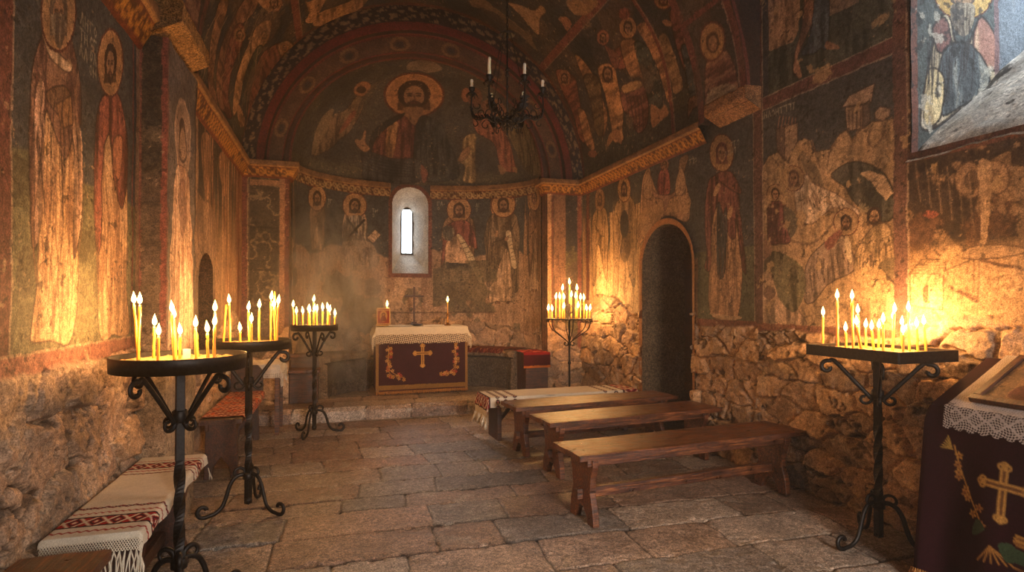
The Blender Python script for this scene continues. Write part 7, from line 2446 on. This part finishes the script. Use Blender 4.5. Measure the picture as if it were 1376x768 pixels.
M['icon'] = pigment_mat('varnished_icon', .35, .3, 80, .3, .002, spec=.5)
grid_surface('icon_panel', cv.A, cv.B, np.full(cv.A.shape, .014), M['icon'], cv.col, parent=t)

# small white card propped between the candles of the nearest tray
x, y = cam_xy(251.5, 2.66)
bm = bmesh.new(); bm_box(bm, -.016, .016, -.0012, .0012, -.004, .040)
tag(bm_obj('paper_card', bm, M['linen_thread'], loc=(x, y, 1.137)), 'small white paper card propped among the candles on the nearest left stand', 'card')


# ================================================================== HAZE AND INCENSE SMOKE
def volume_box(name, x0, x1, y0, y1, z0, z1, build, label, cat):
    bm = bmesh.new(); bm_box(bm, x0, x1, y0, y1, z0, z1)
    m = bpy.data.materials.new(name); m.use_nodes = True; nt = m.node_tree; nt.nodes.clear()
    out = nt.nodes.new('ShaderNodeOutputMaterial'); vs = nt.nodes.new('ShaderNodeVolumeScatter')
    build(nt, vs); nt.links.new(vs.outputs[0], out.inputs['Volume'])
    o = bm_obj(name, bm, m)
    return tag(o, label, cat, kind='stuff')


def haze_nodes(nt, vs):
    vs.inputs['Color'].default_value = (1, .93, .86, 1); vs.inputs['Density'].default_value = HAZE; vs.inputs['Anisotropy'].default_value = .35


volume_box('thin_haze', XL - .3, XR + .4, .6, 8.7, .02, 5.1, haze_nodes, 'thin candle smoke haze hanging through the whole nave', 'haze')


def smoke_nodes(nt, vs):
    tc = nt.nodes.new('ShaderNodeTexCoord')
    mp = nt.nodes.new('ShaderNodeMapping'); mp.inputs['Scale'].default_value = (1.5, 1.5, .8)
    nt.links.new(tc.outputs['Object'], mp.inputs['Vector'])
    n = tex_noise(nt, 1.6, 5, .6, vec=mp.outputs['Vector']); n.inputs['Distortion'].default_value = 1.4
    g = nt.nodes.new('ShaderNodeMapRange'); g.inputs['From Min'].default_value = .42; g.inputs['From Max'].default_value = .66
    g.inputs['To Min'].default_value = 0; g.inputs['To Max'].default_value = 2.8
    nt.links.new(n.outputs['Fac'], g.inputs['Value'])
    # fade out towards the edge of the plume
    vd = nt.nodes.new('ShaderNodeVectorMath'); vd.operation = 'SUBTRACT'; vd.inputs[1].default_value = (.5, .5, .42)
    nt.links.new(tc.outputs['Generated'], vd.inputs[0])
    ln = nt.nodes.new('ShaderNodeVectorMath'); ln.operation = 'LENGTH'; nt.links.new(vd.outputs[0], ln.inputs[0])
    f = nt.nodes.new('ShaderNodeMapRange'); f.inputs['From Min'].default_value = .50; f.inputs['From Max'].default_value = .15; f.inputs['To Min'].default_value = 0; f.inputs['To Max'].default_value = 1
    nt.links.new(ln.outputs['Value'], f.inputs['Value'])
    mu = nt.nodes.new('ShaderNodeMath'); mu.operation = 'MULTIPLY'; nt.links.new(g.outputs[0], mu.inputs[0]); nt.links.new(f.outputs[0], mu.inputs[1])
    nt.links.new(mu.outputs[0], vs.inputs['Density'])
    vs.inputs['Color'].default_value = (1, .94, .88, 1); vs.inputs['Anisotropy'].default_value = .2


volume_box('incense_smoke', -.85, .75, 6.75, 8.45, .40, 2.9, smoke_nodes, 'pale incense smoke drifting up at the left of the altar', 'smoke')
